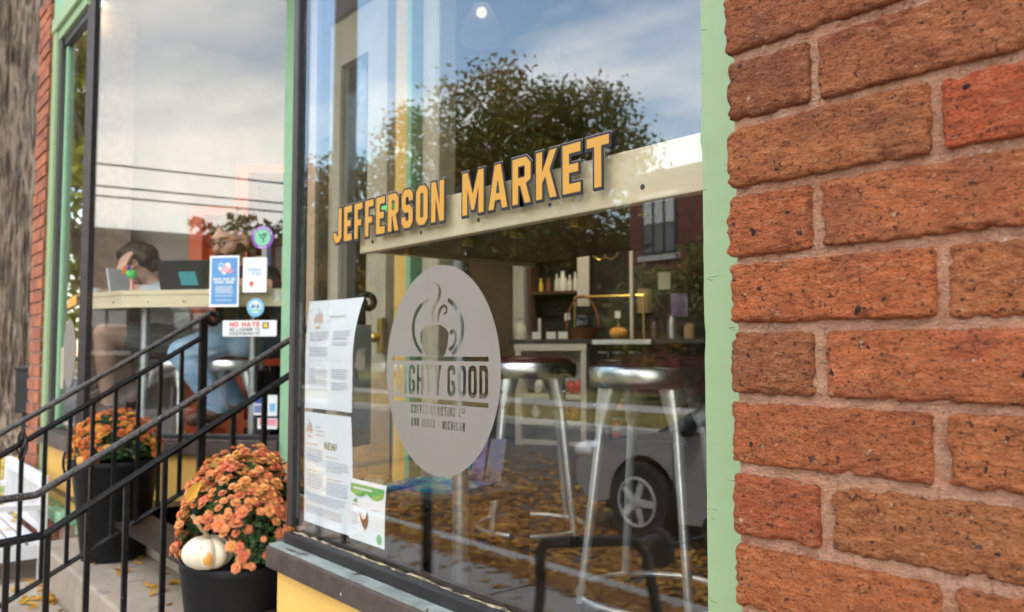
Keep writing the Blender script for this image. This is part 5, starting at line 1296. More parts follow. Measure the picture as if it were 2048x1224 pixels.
slabthing('magazine', 'glossy dark teal magazine propped up behind the blue one', 'magazine', (-1.90, .72, .775), (1,.1,.1), (-.1,.35,1), (0,-1,.35), .07, .035, .003, M['mag_blue'])
slabthing('brochure', 'purple printed brochure standing on the low table', 'brochure', (-1.90, .80, .80), (1,.3,0), (0,.2,1), (.3,-1,.2), .034, .07, .003, M['mag_purple'])
slabthing('brochure', 'narrow navy brochure standing nearest the oval sticker', 'brochure', (-1.82, .81, .80), (1,.35,.05), (0,.2,1), (.35,-1,.2), .026, .06, .003, M['dull_blue'])
slabthing('kraft_box', 'tall brown cardboard panel standing behind the papers', 'box', at(745, 850, 2.55), RT, FW, (0,0,1), .055, .02, .16, M['kraft'])
slabthing('picture_frame', 'dark framed print standing just behind the papers', 'frame', at(716, 770, 2.05), RT*.35+FW*.9, V((0,0,1)), RT, .05, .15, .006, M['white_furn'])
c = at(778, 383, 1.86); bob = thing('green_jar', 'bright green round jar with grey lid on the counter end', 'jar', (c.x, c.y, TZ1))
MB().sphere((c.x, c.y, TZ1+.028), (.026, .026, .024), 20, 12).build('body', M['lime'], bob, smooth=True)
MB().lathe([(.013, .046), (.014, .052), (.014, .066), (.009, .070)], (c.x, c.y, TZ1), 16).build('lid', M['grey_metal'], bob, smooth=True)
MB().lathe([(.018, 0), (.02, .006), (.016, .010)], (c.x, c.y, TZ1), 16).build('foot', M['lime'], bob, smooth=True)
c = at(800, 380, 1.93)
slabthing('table_placard', 'dark placard leaning on the counter behind the green jar', 'placard', (c.x, c.y, TZ1+.045), RT+FW*.8, V((-.25,.1,1)), (.5,-1,.2), .024, .045, .004, M['frame_dark'])
c = at(788, 375, 1.91)
slabthing('paper_tag', 'narrow tan card strip leaning beside the dark placard', 'card', (c.x, c.y, TZ1+.045), RT, V((-.25,.1,1)), FW, .008, .047, .002, M['kraft'])

# ------------------------------------------------------------------ back of the shop
def P_(px, py, d=5.75): return at(px, py, d)
sh = thing('white_shelf', 'low white shelf unit with snack bags behind the far stool', 'shelf', (P_(1100, 880).x, P_(1100, 880).y, ZF))
ang = math.radians(-22); su = Matrix.Rotation(ang, 3, 'Z') @ RT; sv = V((-su.y, su.x, 0))
sc0 = P_(1100, 800); sc0.z = 0; W2, TOPZ = .262, 1.165
def sbox(par, name, m, u0, u1, w0, w1, z0, z1, bevel=0):
    c = sc0 + su*((u0+u1)/2) + sv*((w0+w1)/2); c.z = (z0+z1)/2
    return MB().obox(c, su, sv, (0,0,1), abs(u1-u0)/2, abs(w1-w0)/2, abs(z1-z0)/2).build(name, m, par, bevel=bevel)
sbox(sh, 'side_panel', M['white_furn'], -W2, -W2+.045, 0, .34, ZF, TOPZ-.046, .003); sbox(sh, 'side_panel', M['white_furn'], W2-.04, W2, 0, .34, ZF, TOPZ-.046, .003)
sbox(sh, 'top_panel', M['white_furn'], -W2-.004, W2+.004, -.004, .34, TOPZ-.045, TOPZ); sbox(sh, 'back_panel', M['white_furn'], -W2+.045, W2-.04, .32, .34, ZF, TOPZ-.046)
for z in (.62, .80, ZF+.02): sbox(sh, 'shelf_board', M['white_furn'], -W2+.0455, W2-.0405, .002, .32, z-.014, z+.014)
rs = random.Random(2)
for z, us in ((.815, (-.12, .05, .12, .17)), (.635, (-.14, .02, .08, .15))):
    for u in us:
        c = sc0 + su*u + sv*.10; c.z = z + .052
        mb = MB(); mb.sphere(c, (.036, .030, .05), 10, 8, rot=Matrix.Rotation(rs.uniform(-.4,.4), 3, 'Y'))
        o = mb.build('snack_bag', M[('white_pl','orange_pl','red_label','orange_label')[rs.randrange(4)] if u > 0 else 'white_pl'], smooth=True)
        tag(o, ('bright snack bag on the white shelf' if u > 0 else 'white snack bag on the white shelf') + (', upper row' if z > .7 else ', lower row'), 'snack bag', 'snack bags on the white shelf')
# dark counter with steel edge and shelves of tubs
ct = thing('shop_counter', 'dark counter with steel edge carrying baskets and a pumpkin', 'counter', (sc0.x, sc0.y, ZF))
sbox(ct, 'counter_top', M['frame_dark'], -W2-.06, 1.5, .02, .62, TOPZ+.002, TOPZ+.035); sbox(ct, 'steel_edge', M['chrome'], W2+.05, .72, -.03, .02, TOPZ-.005, TOPZ+.028, .003)
sbox(ct, 'back_panel', M['dark_in'], W2+.02, 1.5, .40, .42, ZF, TOPZ)
for z in (.97, .71, .52): sbox(ct, 'shelf_board', M['dark_in'], W2+.01, 1.5, .03, .40, z-.012, z)
tub_w = MB().lathe([(.036, 0), (.042, .062), (.044, .062), (.044, .070), (.0001, .071)], n=24).mesh('tub', M['white_pl'], smooth=True)
def tub(u, z, lm, lab, grp, w=.10):
    c = sc0 + su*u + sv*w; t = thing('food_tub', lab, 'tub', (c.x, c.y, z), group=grp); link('pot', tub_w, t)
    lb = MB(); vs_ = []
    a0 = math.atan2(-sv.y, -sv.x)
    for i in range(7):
        a = a0 - .75 + 1.5*i/6
        vs_ += [(.0425*math.cos(a), .0425*math.sin(a), .010), (.0445*math.cos(a), .0445*math.sin(a), .056)]
    lb.add(vs_, [(2*i, 2*i+2, 2*i+3, 2*i+1) for i in range(6)]).build('label_wrap', M[lm], t, local=True)
for j in range(2):
    for i, u in enumerate((.36, .46, .58)): tub(u, .971 + j*.0725, 'black_plastic', 'white tub with black label, %s row on the top counter shelf' % ('upper' if j else 'lower'), 'white tubs with black labels')
    for i, u in enumerate((.37, .47)): tub(u, .711 + j*.0725, 'orange_label', 'white tub with orange label, %s row of the middle shelf' % ('upper' if j else 'lower'), 'tubs with orange labels')
    for i, u in enumerate((.36, .455)): tub(u, .521 + j*.0725, 'red_label', 'white tub with red label, %s row of the lowest shelf' % ('upper' if j else 'lower'), 'tubs with red labels')
CT = TOPZ + .035
sbox(ct, 'backboard', M['dark_in'], -W2-.10, 1.5, .625, .645, TOPZ+.003, 2.45)
def on_ct(px, w=.2):
    """point on the counter below a pixel column"""
    r = ray(px, 690); o = sc0 + sv*w; k = (o - CAM).dot(sv) / r.dot(sv); p = CAM + r*k; p.z = CT; return p
p = on_ct(1237, .15); pumpkin('orange_pumpkin', 'small ribbed orange pumpkin on the dark counter', (p.x, p.y, CT+.042), .062, .042, M['pumpkin'], [(p.x, p.y, CT+.07), (p.x+.005, p.y, CT+.11)], [.009, .006], ribs=12)
p = on_ct(1165, .2); bk = thing('wicker_basket', 'low wicker basket with tall hoop handle on the dark counter', 'basket', p)
MB().lathe([(.09, 0), (.125, .075), (.13, .08), (.12, .078), (.085, .01)], p, 30).build('bowl', M['wicker'], bk, smooth=True)
MB().tube([p + su*(.12*math.cos(math.pi*i/16)) + V((0,0,.07+.24*math.sin(math.pi*i/16))) for i in range(17)], .006, 8).build('hoop_handle', M['wicker'], bk, smooth=True)
for i, (px, h) in enumerate(((1073, .05), (1102, .05), (1126, .05))):
    p = on_ct(px, .10); slabthing('price_card', ('leftmost', 'middle', 'rightmost')[i] + ' of three white price cards on the dark counter', 'card', p + V((0,0,.028)), su, V((0,0,1)), sv, .034, .025, .002, M['s_white'])
for i, (px, py) in enumerate(((1135, 632), (1236, 630))):
    p = on_ct(px, .28); z = at(px, py, 5.9).z; slabthing('price_card', ('tilted white card hanging over the basket', 'small white card above the pumpkin')[i], 'card', V((p.x, p.y, z)), su + V((0,0,.25*(1-i))), V((0,0,1)), sv, .02, .025, .002, M['s_white'])
    s_ = MB().tube([(p.x, p.y, CT), (p.x, p.y, z)], .002, 5).build('card_pick', M['steel']); tag(s_, ('thin steel pick carrying the tilted card', 'thin steel pick carrying the card above the pumpkin')[i], 'card pick')
p = on_ct(1079, .16); o = MB().lathe([(.012, 0), (.012, .15), (.0001, .155)], p, 12).build('candle', M['white_furn'], smooth=True); tag(o, 'slim white candle standing on the counter left end', 'candle')
p = on_ct(1040, .2); o = MB().lathe([(.045, 0), (.05, .05), (.045, .10), (.02, .12), (.02, .15), (.026, .155)], p, 20).build('stoneware_jar', M['white_furn'], smooth=True); tag(o, 'pale stoneware jar at the left end of the counter', 'jar')
# brass framed case
cs = thing('display_case', 'brass framed glass case standing on the dark counter', 'display case', on_ct(1210, .35))
a = on_ct(1150, .30); b = on_ct(1288, .30); zt = CT + .31
for q in (a, b): MB().tube([q, q + V((0,0,zt-CT))], .008, 8).build('frame_post', M['brass'], cs)
for z in (zt, ): MB().tube([V((a.x,a.y,z)), V((b.x,b.y,z))], .010, 8).build('frame_bar', M['brass'], cs)
MB().obox((a+b)/2 + V((0,0,.155)), (b-a), sv, (0,0,1), (b-a).length/2, .003, .15).build('case_glass', M['glass_thin'], cs)
p = on_ct(1264, .26); o = MB().tube([p, p + V((0,0,.75))], .014, 12).build('white_pole', M['white_furn'], smooth=True); tag(o, 'thin white upright pole standing behind the pumpkin', 'pole')
# wall shelf with bottles and candle sconce
ws = thing('wall_shelf', 'dark wooden wall shelf with bottles above the counter', 'shelf', (sc0.x, sc0.y, CT+.4))
a = on_ct(1066, .53); b = on_ct(1172, .53); zs = CT + .36
for z in (zs, zs+.30): MB().obox((a+b)/2 + V((0,0,z-CT)), b-a, sv, (0,0,1), (b-a).length/2, .09, .011).build('shelf_board', M['table_wood'], ws)
MB().obox(a + V((0,0,zs-CT+.1)), b-a, sv, (0,0,1), .014, .09, .42).build('upright', M['table_wood'], ws)
for i, (px, m, r, h) in enumerate(((1082,'s_yellow',.016,.10),(1097,'wicker',.016,.10),(1114,'white_furn',.018,.13),(1126,'white_pl',.034,.15),(1140,'white_furn',.018,.12),(1151,'white_pl',.016,.14))):
    p = on_ct(px, .48); o = MB().lathe([(r, 0), (r, h*.6), (r*.45, h*.74), (r*.45, h), (0.0001, h)], (p.x, p.y, zs+.0115), 14).build('bottle', M[m], smooth=True)
    tag(o, ('slim yellow bottle leftmost on the wall shelf', 'slim reddish bottle second from left on the wall shelf', 'white bottle left of the wide jar on the wall shelf', 'wide white jar-like bottle in the middle of the wall shelf', 'white bottle right of the wide jar on the wall shelf', 'tallest white bottle at right end of the wall shelf')[i], 'bottle')
ritems = random.Random(14)
for i in range(11):
    px = 1073 + i*9.2; p = on_ct(px, .48); r_ = ritems.uniform(.012, .022); h_ = ritems.uniform(.05, .13); k_ = ritems.randrange(3); col_ = ('kraft', 'red_label', 'white_furn', 'orange_label', 'frame_dark', 'flyer_green')[ritems.randrange(6)]
    if k_ == 0: o = MB().obox((p.x, p.y, zs+.3115+h_/2), su, sv, (0,0,1), r_, .02, h_/2).build('packet', M[col_])
    else: o = MB().lathe([(r_, 0), (r_, h_*.75), (r_*.7, h_*.82), (r_*.75, h_), (.0001, h_)], (p.x, p.y, zs+.3115), 12).build('packet', M[col_], smooth=True)
    tag(o, 'small packet number %s from the left on the upper board of the wall shelf' % ('one', 'two', 'three', 'four', 'five', 'six', 'seven', 'eight', 'nine', 'ten', 'eleven')[i], 'packet', 'packets on the upper wall shelf')
for i, (px, w_, z0_, z1_, d_) in enumerate(((1044, .07, CT, 2.35, .58), (1168, .045, CT+.25, 2.2, .42))):
    p = on_ct(px, d_); o = MB().obox((p.x, p.y, (z0_+z1_)/2), su, sv, (0,0,1), w_, .015, (z1_-z0_)/2).build('wall_panel', M['white_furn']); tag(o, ('broad pale upright panel left of the wall shelf', 'narrow pale upright panel right of the wall shelf')[i], 'panel')
for i, (px, py, d_) in enumerate(((1290, 600, .612), (1330, 560, .612), (1360, 610, .612), (1310, 655, .3), (1345, 660, .3), (1380, 655, .3))):
    p = on_ct(px, d_); z_ = CT + .001 if py > 650 else at(px, py, 6.0).z; r_ = ritems.uniform(.03, .05); h_ = ritems.uniform(.10, .18)
    if py > 650: o = MB().lathe([(r_, 0), (r_, h_*.8), (r_*.6, h_*.9), (r_*.65, h_), (.0001, h_)], (p.x, p.y, z_), 16).build('canister', M[('frame_dark', 'steel', 'kraft')[i % 3]], smooth=True); tag(o, ('dark lidded canister', 'steel lidded canister', 'brown lidded canister')[i % 3] + ' on the right part of the dark counter', 'canister')
    else: o = MB().obox((p.x, p.y, z_), su, sv, (0,0,1), r_*1.3, .008, h_*.6).build('wall_picture', M[('kraft', 'white_furn', 'mag_purple')[i % 3]]); tag(o, ('brown', 'pale', 'purple')[i % 3] + ' picture hanging over the right part of the dark counter', 'picture')
c = at(1210, 500, 5.2); sc_ = thing('candle_sconce', 'double armed iron sconce hanging above the pumpkin', 'sconce', c)
MB().tube([c + V((0,0,.085)), c + V((0,0,.0)), c - V((0,0,.045))], [.016, .010, .007], 10).build('stem', M['brass'], sc_, smooth=True)
for s in (-1, 1): MB().tube([c - V((0,0,.045)), c + su*s*.04 - V((0,0,.062)), c + su*s*.075 - V((0,0,.04)), c + su*s*.09], .006, 8).build('arm', M['brass'], sc_, smooth=True)
MB().lathe([(.001, .085), (.07, .09), (.07, .094), (.001, .096)], c, 20).build('canopy_plate', M['steel'], sc_, smooth=True)
MB().tube([c + V((0,0,.09)), V((c.x, c.y, ZC))], .003, 6).build('hanging_rod', M['steel'], sc_)
# dark pillar and wall cabinets give the back its depth
o = MB().box(-3.95, -3.80, 4.3, 4.45, ZF, ZC).build('dark_pillar', M['frame_dark']); tag(o, 'dark square pillar in the depth of the shop', 'pillar')
cab = thing('wall_cabinet', 'tall dark cabinet with pale trim against the back wall', 'cabinet', (-2.2, 6.4, ZF))
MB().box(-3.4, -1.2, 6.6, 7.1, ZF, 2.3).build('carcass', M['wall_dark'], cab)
for z in (.9, 1.35, 1.8, 2.28): MB().box(-3.42, -1.18, 6.56, 6.6, z-.012, z+.012).build('shelf_edge', M['table_wood'], cab)
for x in (-3.4, -2.67, -1.93, -1.2): MB().box(x-.014, x+.014, 6.555, 6.6, ZF, 2.3).build('upright', M['white_furn'], cab)
# pale beams / ducts under the ceiling that show in the dark tree reflection
# ------------------------------------------------------------------ orange shelves behind the readers
for i, (pxa, pxb, d, pyt, lab) in enumerate(((375, 468, 4.68, 412, 'lower red-orange bookcase left of the taller one'), (466, 620, 4.72, 328, 'taller red-orange bookcase behind the person with glasses'))):
    a = at(pxa, 600, d); b = at(pxb, 600, d); a.z = b.z = 0; zt = at((pxa+pxb)/2, pyt, d).z
    bc = thing('orange_bookcase', lab, 'bookcase', (a.x, a.y, ZF), group='red-orange bookcases'); d_ = (b-a).normalized(); n_ = V((-d_.y, d_.x, 0)); Lb = (b-a).length; dp = .13 if i == 0 else .2
    def bb(name, m, u0, u1, w0, w1, z0, z1):
        c = a + d_*((u0+u1)/2) + n_*((w0+w1)/2); c.z = (z0+z1)/2; MB().obox(c, d_, n_, (0,0,1), (u1-u0)/2, (w1-w0)/2, (z1-z0)/2).build(name, m, bc)
    sw = .075
    bb('side_panel', M['orange_furn'], 0, sw, 0, dp, ZF, zt); bb('side_panel', M['orange_furn'], Lb-sw*.5, Lb, 0, dp, ZF, zt); bb('top_panel', M['orange_furn'], sw, Lb-sw*.5, .001, dp, zt-.05, zt-.001)
    bb('back_panel', M['dark_in'] if i == 1 else M['orange_furn'], sw, Lb-sw*.5, dp-.02, dp-.001, ZF, zt-.05)
    for z in (1.50, 1.05, .70):
        if z < zt - .2: bb('shelf_board', M['orange_furn'], sw, Lb-sw*.5, .001, dp-.02, z-.02, z+.02)
    if i == 1:
        rbk = random.Random(6); u = sw + .01
        while u < Lb - .06:
            wb = rbk.uniform(.015, .035); hb = rbk.uniform(.14, .24); bb('book', M[('frame_dark','kraft','s_navy','dark_in','mag_purple','white_furn')[rbk.randrange(6)]], u, u+wb, .03, .16, 1.521, 1.521+hb); u += wb + .002
# ------------------------------------------------------------------ things on the bay counter
def on_tb(px, d): p = at(px, 590, d); p.z = TZ1 + .0006; return p
a = on_tb(322, 3.90); b = on_tb(442, 3.86); lp = thing('laptop', 'open black laptop with teal sticker, lid towards the window', 'laptop', (a+b)/2)
dl = (b-a).normalized(); nl = V((-dl.y, dl.x, 0)); hl = .150; Lw = (b-a).length
tilt = (V((0,0,1)) + nl*-.18 - dl*.07).normalized()
MB().obox((a+b)/2 + tilt*hl/2, dl, nl, tilt, Lw/2, .004, hl/2).build('lid', M['black_plastic'], lp, bevel=.003)
MB().obox((a+b)/2 + nl*.115 + V((0,0,.008)), dl, nl, (0,0,1), Lw/2, .11, .008).build('base', M['black_plastic'], lp, bevel=.003)
sk = (a+b)/2 + tilt*hl*.42 + dl*.0 - nl*.0052
MB().poly([[(-.04,-.032),(.045,-.032),(.036,.032),(-.048,.032)]], sk, dl, tilt).build('teal_sticker', M['s_teal'], lp)
p = on_tb(238, 4.12); slabthing('tablet_stand', 'grey upright tablet leaning in front of the person in shorts', 'tablet', p + V((0,0,.066)), RT*.45+FW*.8, V((-.16*RT.x,-.16*RT.y,1)), (RT-FW*.4), .06, .066, .006, M['grey_metal'])
p = on_tb(187, 4.08); cp = thing('coffee_cup', 'white cup with dark coffee at the left end of the bay counter', 'cup', p)
MB().lathe([(.018, 0), (.030, .02), (.036, .032), (.033, .031), (.02, .008)], p, 22).build('cup', M['white_pl'], cp, smooth=True); MB().lathe([(.0001, .026), (.031, .026)], p, 20).build('coffee', M['wicker'], cp)
p = on_tb(264, 3.93); fpn = thing('flower_pens', 'toy flower pens with green, orange and purple blooms on the bay counter', 'toy flowers', p)
g1 = at(263, 548, 3.93)
MB().sphere(g1, (.026, .026, .023), 18, 12).build('green_bloom', M['lime'], fpn, smooth=True)
mb = MB(); oc = at(252, 540, 3.95)
for k in range(6): a_ = k*math.pi/3; mb.sphere(oc + RT*.014*math.cos(a_) + V((0,0,.014*math.sin(a_))), (.010,.008,.010), 10, 6)
mb.build('orange_bloom', M['orange_pl'], fpn, smooth=True); MB().sphere(at(257, 536, 3.90), .011, 12, 8).build('purple_bloom', M['purple_pl'], fpn, smooth=True)
MB().tube([p + V((0,0,.0)), g1], [.012, .004], 8).build('pen', M['pink_pl'], fpn, smooth=True)
# ------------------------------------------------------------------ lit lamps and an added fill light
def pendant(label, c, r, drop, power, glassy=True):
    t = thing('pendant_lamp', label, 'lamp', c, group='lit glass pendant lamps')
    MB().lathe([(r, 0), (r*.97, r*.35), (r*.82, r*.95), (r*.55, r*1.45), (r*.40, r*1.75), (r*.22, r*1.85)], c, 32).build('shade', M['shade'], t, smooth=True)
    MB().sphere((c[0], c[1], c[2]+r*1.42), r*.26, 14, 10).build('bulb', M['bulb_dim'], t, smooth=True)
    MB().tube([(c[0], c[1], c[2]+r*1.8), (c[0], c[1], ZC)], .006, 8).build('cord', M['frame_dark'], t)
    l = bpy.data.lights.new('pendant_light', 'SPOT'); l.spot_size = math.radians(130); l.spot_blend = .6; l.energy = power; l.color = (1, .78, .5); l.shadow_soft_size = .05
    o = bpy.data.objects.new('pendant_light', l); COL.objects.link(o); o.location = (c[0], c[1], c[2]-.03)
def shade_mat():
    m = bpy.data.materials.new('frosted_shade'); m.use_nodes = True; N = m.node_tree.nodes; L = m.node_tree.links; N.clear()
    out = N.new('ShaderNodeOutputMaterial'); mx = N.new('ShaderNodeMixShader'); m2 = N.new('ShaderNodeMixShader'); tr = N.new('ShaderNodeBsdfTransparent'); df = N.new('ShaderNodeBsdfDiffuse'); tl = N.new('ShaderNodeBsdfTranslucent')
    nz = N.new('ShaderNodeTexNoise'); nz.inputs['Scale'].default_value = 20; mr = N.new('ShaderNodeMapRange'); mr.inputs[3].default_value = .36; mr.inputs[4].default_value = .46; L.new(nz.outputs['Fac'], mr.inputs[0])
    for s_ in (df, tl): s_.inputs[0].default_value = (.9, .86, .8, 1)
    m2.inputs[0].default_value = .5; L.new(df.outputs[0], m2.inputs[1]); L.new(tl.outputs[0], m2.inputs[2]); L.new(mr.outputs[0], mx.inputs[0]); L.new(tr.outputs[0], mx.inputs[1]); L.new(m2.outputs[0], mx.inputs[2]); L.new(mx.outputs[0], out.inputs[0])
    return m
M['shade'] = shade_mat()
c = at(963, 84, 4.0); pendant('clear glass pendant lamp glowing above the lettering', (c.x, c.y, c.z), .105, .3, 3)
c = at(684, 240, 5.6); pendant('small pendant lamp glowing far back behind the pole reflection', (c.x, c.y, c.z), .09, .3, 3)
c = V((-3.55, 2.75, ZC-.13)); dn = thing('added_shelf_light', 'added fill light in a black can, brightening the white shelf', 'lamp', c)  # added source, there to brighten the back of the shop
MB().lathe([(.045, 0), (.05, .004), (.05, .12), (.02, .13)], c, 20).build('can', M['black_plastic'], dn, smooth=True)
MB().lathe([(.0001, .004), (.035, .004)], c, 16).build('lens', M['bulb_dim'], dn)
l = bpy.data.lights.new('shelf_fill_light', 'SPOT'); l.energy = 26; l.spot_size = math.radians(75); l.spot_blend = .7; l.color = (1, .82, .58); l.shadow_soft_size = .04  # fill light aimed at the white shelf, added for brightness
o = bpy.data.objects.new('shelf_fill_light', l); COL.objects.link(o); o.location = c - V((0,0,.02)); o.rotation_euler = (V((-4.35, 3.4, .9)) - c).to_track_quat('-Z', 'Y').to_euler()
sl = thing('string_lights', 'string of glowing round bulbs across the top of the far bay', 'string lights', at(160, 50, 4.6))
pb = [(196, 2, 4.25), (182, 30, 4.3), (160, 58, 4.32), (147, 90, 4.35)]
pts = [at(px, py-13, d) for px, py, d in [(215, -22, 4.2)] + pb + [(138, 118, 4.36)]]
MB().tube(pts, .003, 5).build('cable', M['wire'], sl)
for px, py, d in pb: MB().sphere(at(px, py, d), .030, 16, 12).build('bulb', M['bulb'], sl, smooth=True)
# ------------------------------------------------------------------ people (one continuous remeshed body each)
def capsule(mb, a, b, ra, rb_, n=14):
    a, b = V(a), V(b); d = (b-a); L_ = d.length; t = d.normalized() if L_ > 1e-6 else V((0,0,1))
    pts, rs = [], []
    for k in range(5): s = math.pi/2*(1 - k/4); pts.append(a - t*ra*math.sin(s)); rs.append(max(ra*math.cos(s), ra*.03))
    for k in range(5): s = math.pi/2*k/4; pts.append(b + t*rb_*math.sin(s)); rs.append(max(rb_*math.cos(s), rb_*.03))
    return mb.tube(pts, rs, n)
def grow(name, prims, voxel, mats, parent, smooth_it=6):
    mb = MB(); tagl = []
    for p in prims:
        if p[0] == 'c': capsule(mb, *p[1:5])
        else: mb.sphere(p[1], p[2], 18, 12, rot=p[3])
    me = mb.mesh(name, None); o = bpy.data.objects.new('tmp', me); COL.objects.link(o)
    md = o.modifiers.new('r', 'REMESH'); md.mode = 'VOXEL'; md.voxel_size = voxel
    sm = o.modifiers.new('s', 'SMOOTH'); sm.factor = .5; sm.iterations = smooth_it
    dg = bpy.context.evaluated_depsgraph_get(); dg.update()
    out = bpy.data.meshes.new_from_object(o.evaluated_get(dg)); bpy.data.objects.remove(o, do_unlink=True); bpy.data.meshes.remove(me)
    out.name = name; out.materials.clear()
    for m in mats: out.materials.append(m)
    n = len(out.polygons); cen = np.empty(n*3, dtype=np.float32); out.polygons.foreach_get('center', cen); cen = cen.reshape(-1, 3)
    best = np.full(n, 1e9); idx = np.zeros(n, dtype=np.int32)
    for p in prims:
        if p[0] == 'c':
            a = np.array(p[1]); b = np.array(p[2]); ab = b-a; t = np.clip(((cen-a)@ab)/max(1e-9, ab@ab), 0, 1)
            d = np.linalg.norm(cen-(a+t[:,None]*ab), axis=1) - (p[3] + (p[4]-p[3])*t); mi = p[5]
        else:
            q = cen - np.array(p[1])
            if p[3] is not None: q = q @ np.array(p[3])
            k = np.linalg.norm(q/np.array(p[2]), axis=1); d = (k-1)*min(p[2]); mi = p[4]
        u = d < best; best[u] = d[u]; idx[u] = mi
    out.polygons.foreach_set('material_index', idx); out.polygons.foreach_set('use_smooth', [True]*n); out.update()
    ob = link(name, out, parent)
    if parent is not None: 
        off = origin(parent); out.transform(Matrix.Translation(-off))
    return ob
def frame3(fwd, up):
    f = V(fwd).normalized(); r = f.cross(V(up)).normalized(); u = r.cross(f); return Matrix((r, f, u)).transposed()    # columns: right, forward, up
def head_prims(c, rot, s, skin, ear=True):
    """c = head centre; local axes: x right, y forward, z up"""
    g = lambda x, y, z: tuple(c + rot @ V((x*s, y*s, z*s)))
    L_ = [('e', g(0,-.012,.022), (.074*s,.092*s,.088*s), rot, skin), ('e', g(0,.020,-.040), (.056*s,.066*s,.066*s), rot, skin), ('e', g(0,.052,-.082), (.030*s,.028*s,.024*s), rot, skin),
          ('c', g(0,.082,.010), g(0,.103,-.024), .0085*s, .0135*s, skin), ('e', g(0,.072,.030), (.052*s,.022*s,.014*s), rot, skin),
          ('e', g(0,.078,-.056), (.024*s,.014*s,.011*s), rot, skin)]
    for sx in (-1, 1):
        L_.append(('e', g(sx*.044,.052,-.020), (.026*s,.030*s,.026*s), rot, skin))
        if ear: L_.append(('e', g(sx*.077,-.012,-.004), (.010*s,.020*s,.030*s), rot, skin))
    return L_
def face_parts(par, c, rot, s, closed=False):
    g = lambda x, y, z: c + rot @ V((x*s, y*s, z*s))
    for sx in (-1, 1):
        MB().sphere(g(sx*.031,.074,.006), (.0125*s,.0105*s,.0085*s), 12, 8, rot=rot).build('eye', M['eye'], par, smooth=True)
        MB().sphere(g(sx*.031,.0825,.004), (.0058*s,.004*s,.0058*s), 10, 6, rot=rot).build('iris', M['iris'], par, smooth=True)
        mb = MB(); mb.tube([g(sx*.014,.088,.024), g(sx*.031,.087,.030), g(sx*.048,.076,.024)], [.003*s,.004*s,.002*s], 6); mb.build('eyebrow', M['hair'], par, smooth=True)
    MB().tube([g(-.022,.083,-.058), g(-.008,.091,-.055), g(.008,.091,-.055), g(.022,.083,-.058)], [.002*s,.0048*s,.0048*s,.002*s], 8).build('mouth', M['lips'], par, smooth=True)
def hand_prims(w, d, n, s, skin, curl=.5, side=1):
    """w wrist, d along the fingers, n out of the palm"""
    d = V(d).normalized(); n = V(n); n = (n - d*n.dot(d)).normalized(); b = d.cross(n)*side; w = V(w); L_ = []
    L_.append(('c', tuple(w), tuple(w + d*.055*s), .021*s, .026*s, skin)); L_.append(('e', tuple(w + d*.045*s), (.016*s,.036*s,.040*s), Matrix((n, b, d)).transposed(), skin))
    for k, (o_, ln) in enumerate(((-.029,.068),(-.010,.078),(.010,.074),(.028,.058))):
        p0 = w + d*.075*s + b*o_*s; p1 = p0 + (d*math.cos(curl*.6) + n*math.sin(curl*.6))*ln*.5*s; p2 = p1 + (d*math.cos(curl*1.5) + n*math.sin(curl*1.5))*ln*.55*s
        L_ += [('c', tuple(p0), tuple(p1), .0098*s, .0090*s, skin), ('c', tuple(p1), tuple(p2), .0088*s, .0075*s, skin)]
    t0 = w + d*.025*s - b*.022*s; t1 = t0 + (d*.55 - b*.75 + n*.3).normalized()*.036*s; t2 = t1 + (d*.85 - b*.3 + n*.35).normalized()*.032*s
    L_ += [('c', tuple(t0), tuple(t1), .0125*s, .0105*s, skin), ('c', tuple(t1), tuple(t2), .0100*s, .0080*s, skin)]
    return L_
T = tuple
# ---- person in shorts, bent over the counter, forehead in hand
D0 = 4.40
W1 = lambda px, py, d=D0: at(px, py, d)
hip = W1(357, 682, 4.48); hl_, hr_ = hip + FW*.085 , hip - FW*.085
waist = W1(348, 645, 4.46); chest = W1(325, 602, 4.43); neck = W1(308, 573, 4.41); hc = W1(274, 531, 4.37)
shR, shL = W1(322, 590, 4.28), W1(322, 586, 4.58)
p1 = thing('person', 'person in pale shirt and grey shorts bent over the counter, head in hand', 'person', (hip.x, hip.y, ZF))
hf = (-RT*1.0 - FW*.10 + V((0,0,-.62))).normalized(); hrot = frame3(hf, V((0,0,1)) - RT*.5)
elR = W1(262, 588, 4.24); elL = W1(246, 586, 4.52); wrR = W1(240, 556, 4.22); wrL = W1(232, 580, 4.40)
elR.z = TZ1 + .036; elL.z = TZ1 + .036; wrL.z = TZ1 + .034
kR, kL = W1(209, 668, 4.22), W1(236, 668, 4.50); aR, aL = W1(217, 806, 4.26), W1(262, 800, 4.52)
SK, TP, SHt, SHO = 0, 1, 2, 3
pr = [('e', T(hip), (.135,.135,.105), None, SHt), ('c', T(hip + V((0,0,.02))), T(waist), .120, .105, SHt), ('c', T(waist), T(chest), .105, .115, TP), ('c', T(chest), T(neck - V((0,0,.03))), .11, .062, TP),
      ('c', T(chest + V((0,0,.015))), T(shR), .085, .058, TP), ('c', T(chest + V((0,0,.015))), T(shL), .085, .058, TP), ('c', T(neck), T(hc*.6 + neck*.4), .048, .046, SK),
      ('c', T(shR), T(shR*.45 + elR*.55), .052, .042, TP), ('c', T(shR*.45 + elR*.55), T(elR), .039, .034, SK), ('c', T(elR), T(wrR), .034, .024, SK),
      ('c', T(shL), T(shL*.45 + elL*.55), .052, .042, TP), ('c', T(shL*.45 + elL*.55), T(elL), .039, .034, SK), ('c', T(elL), T(wrL), .033, .024, SK)]
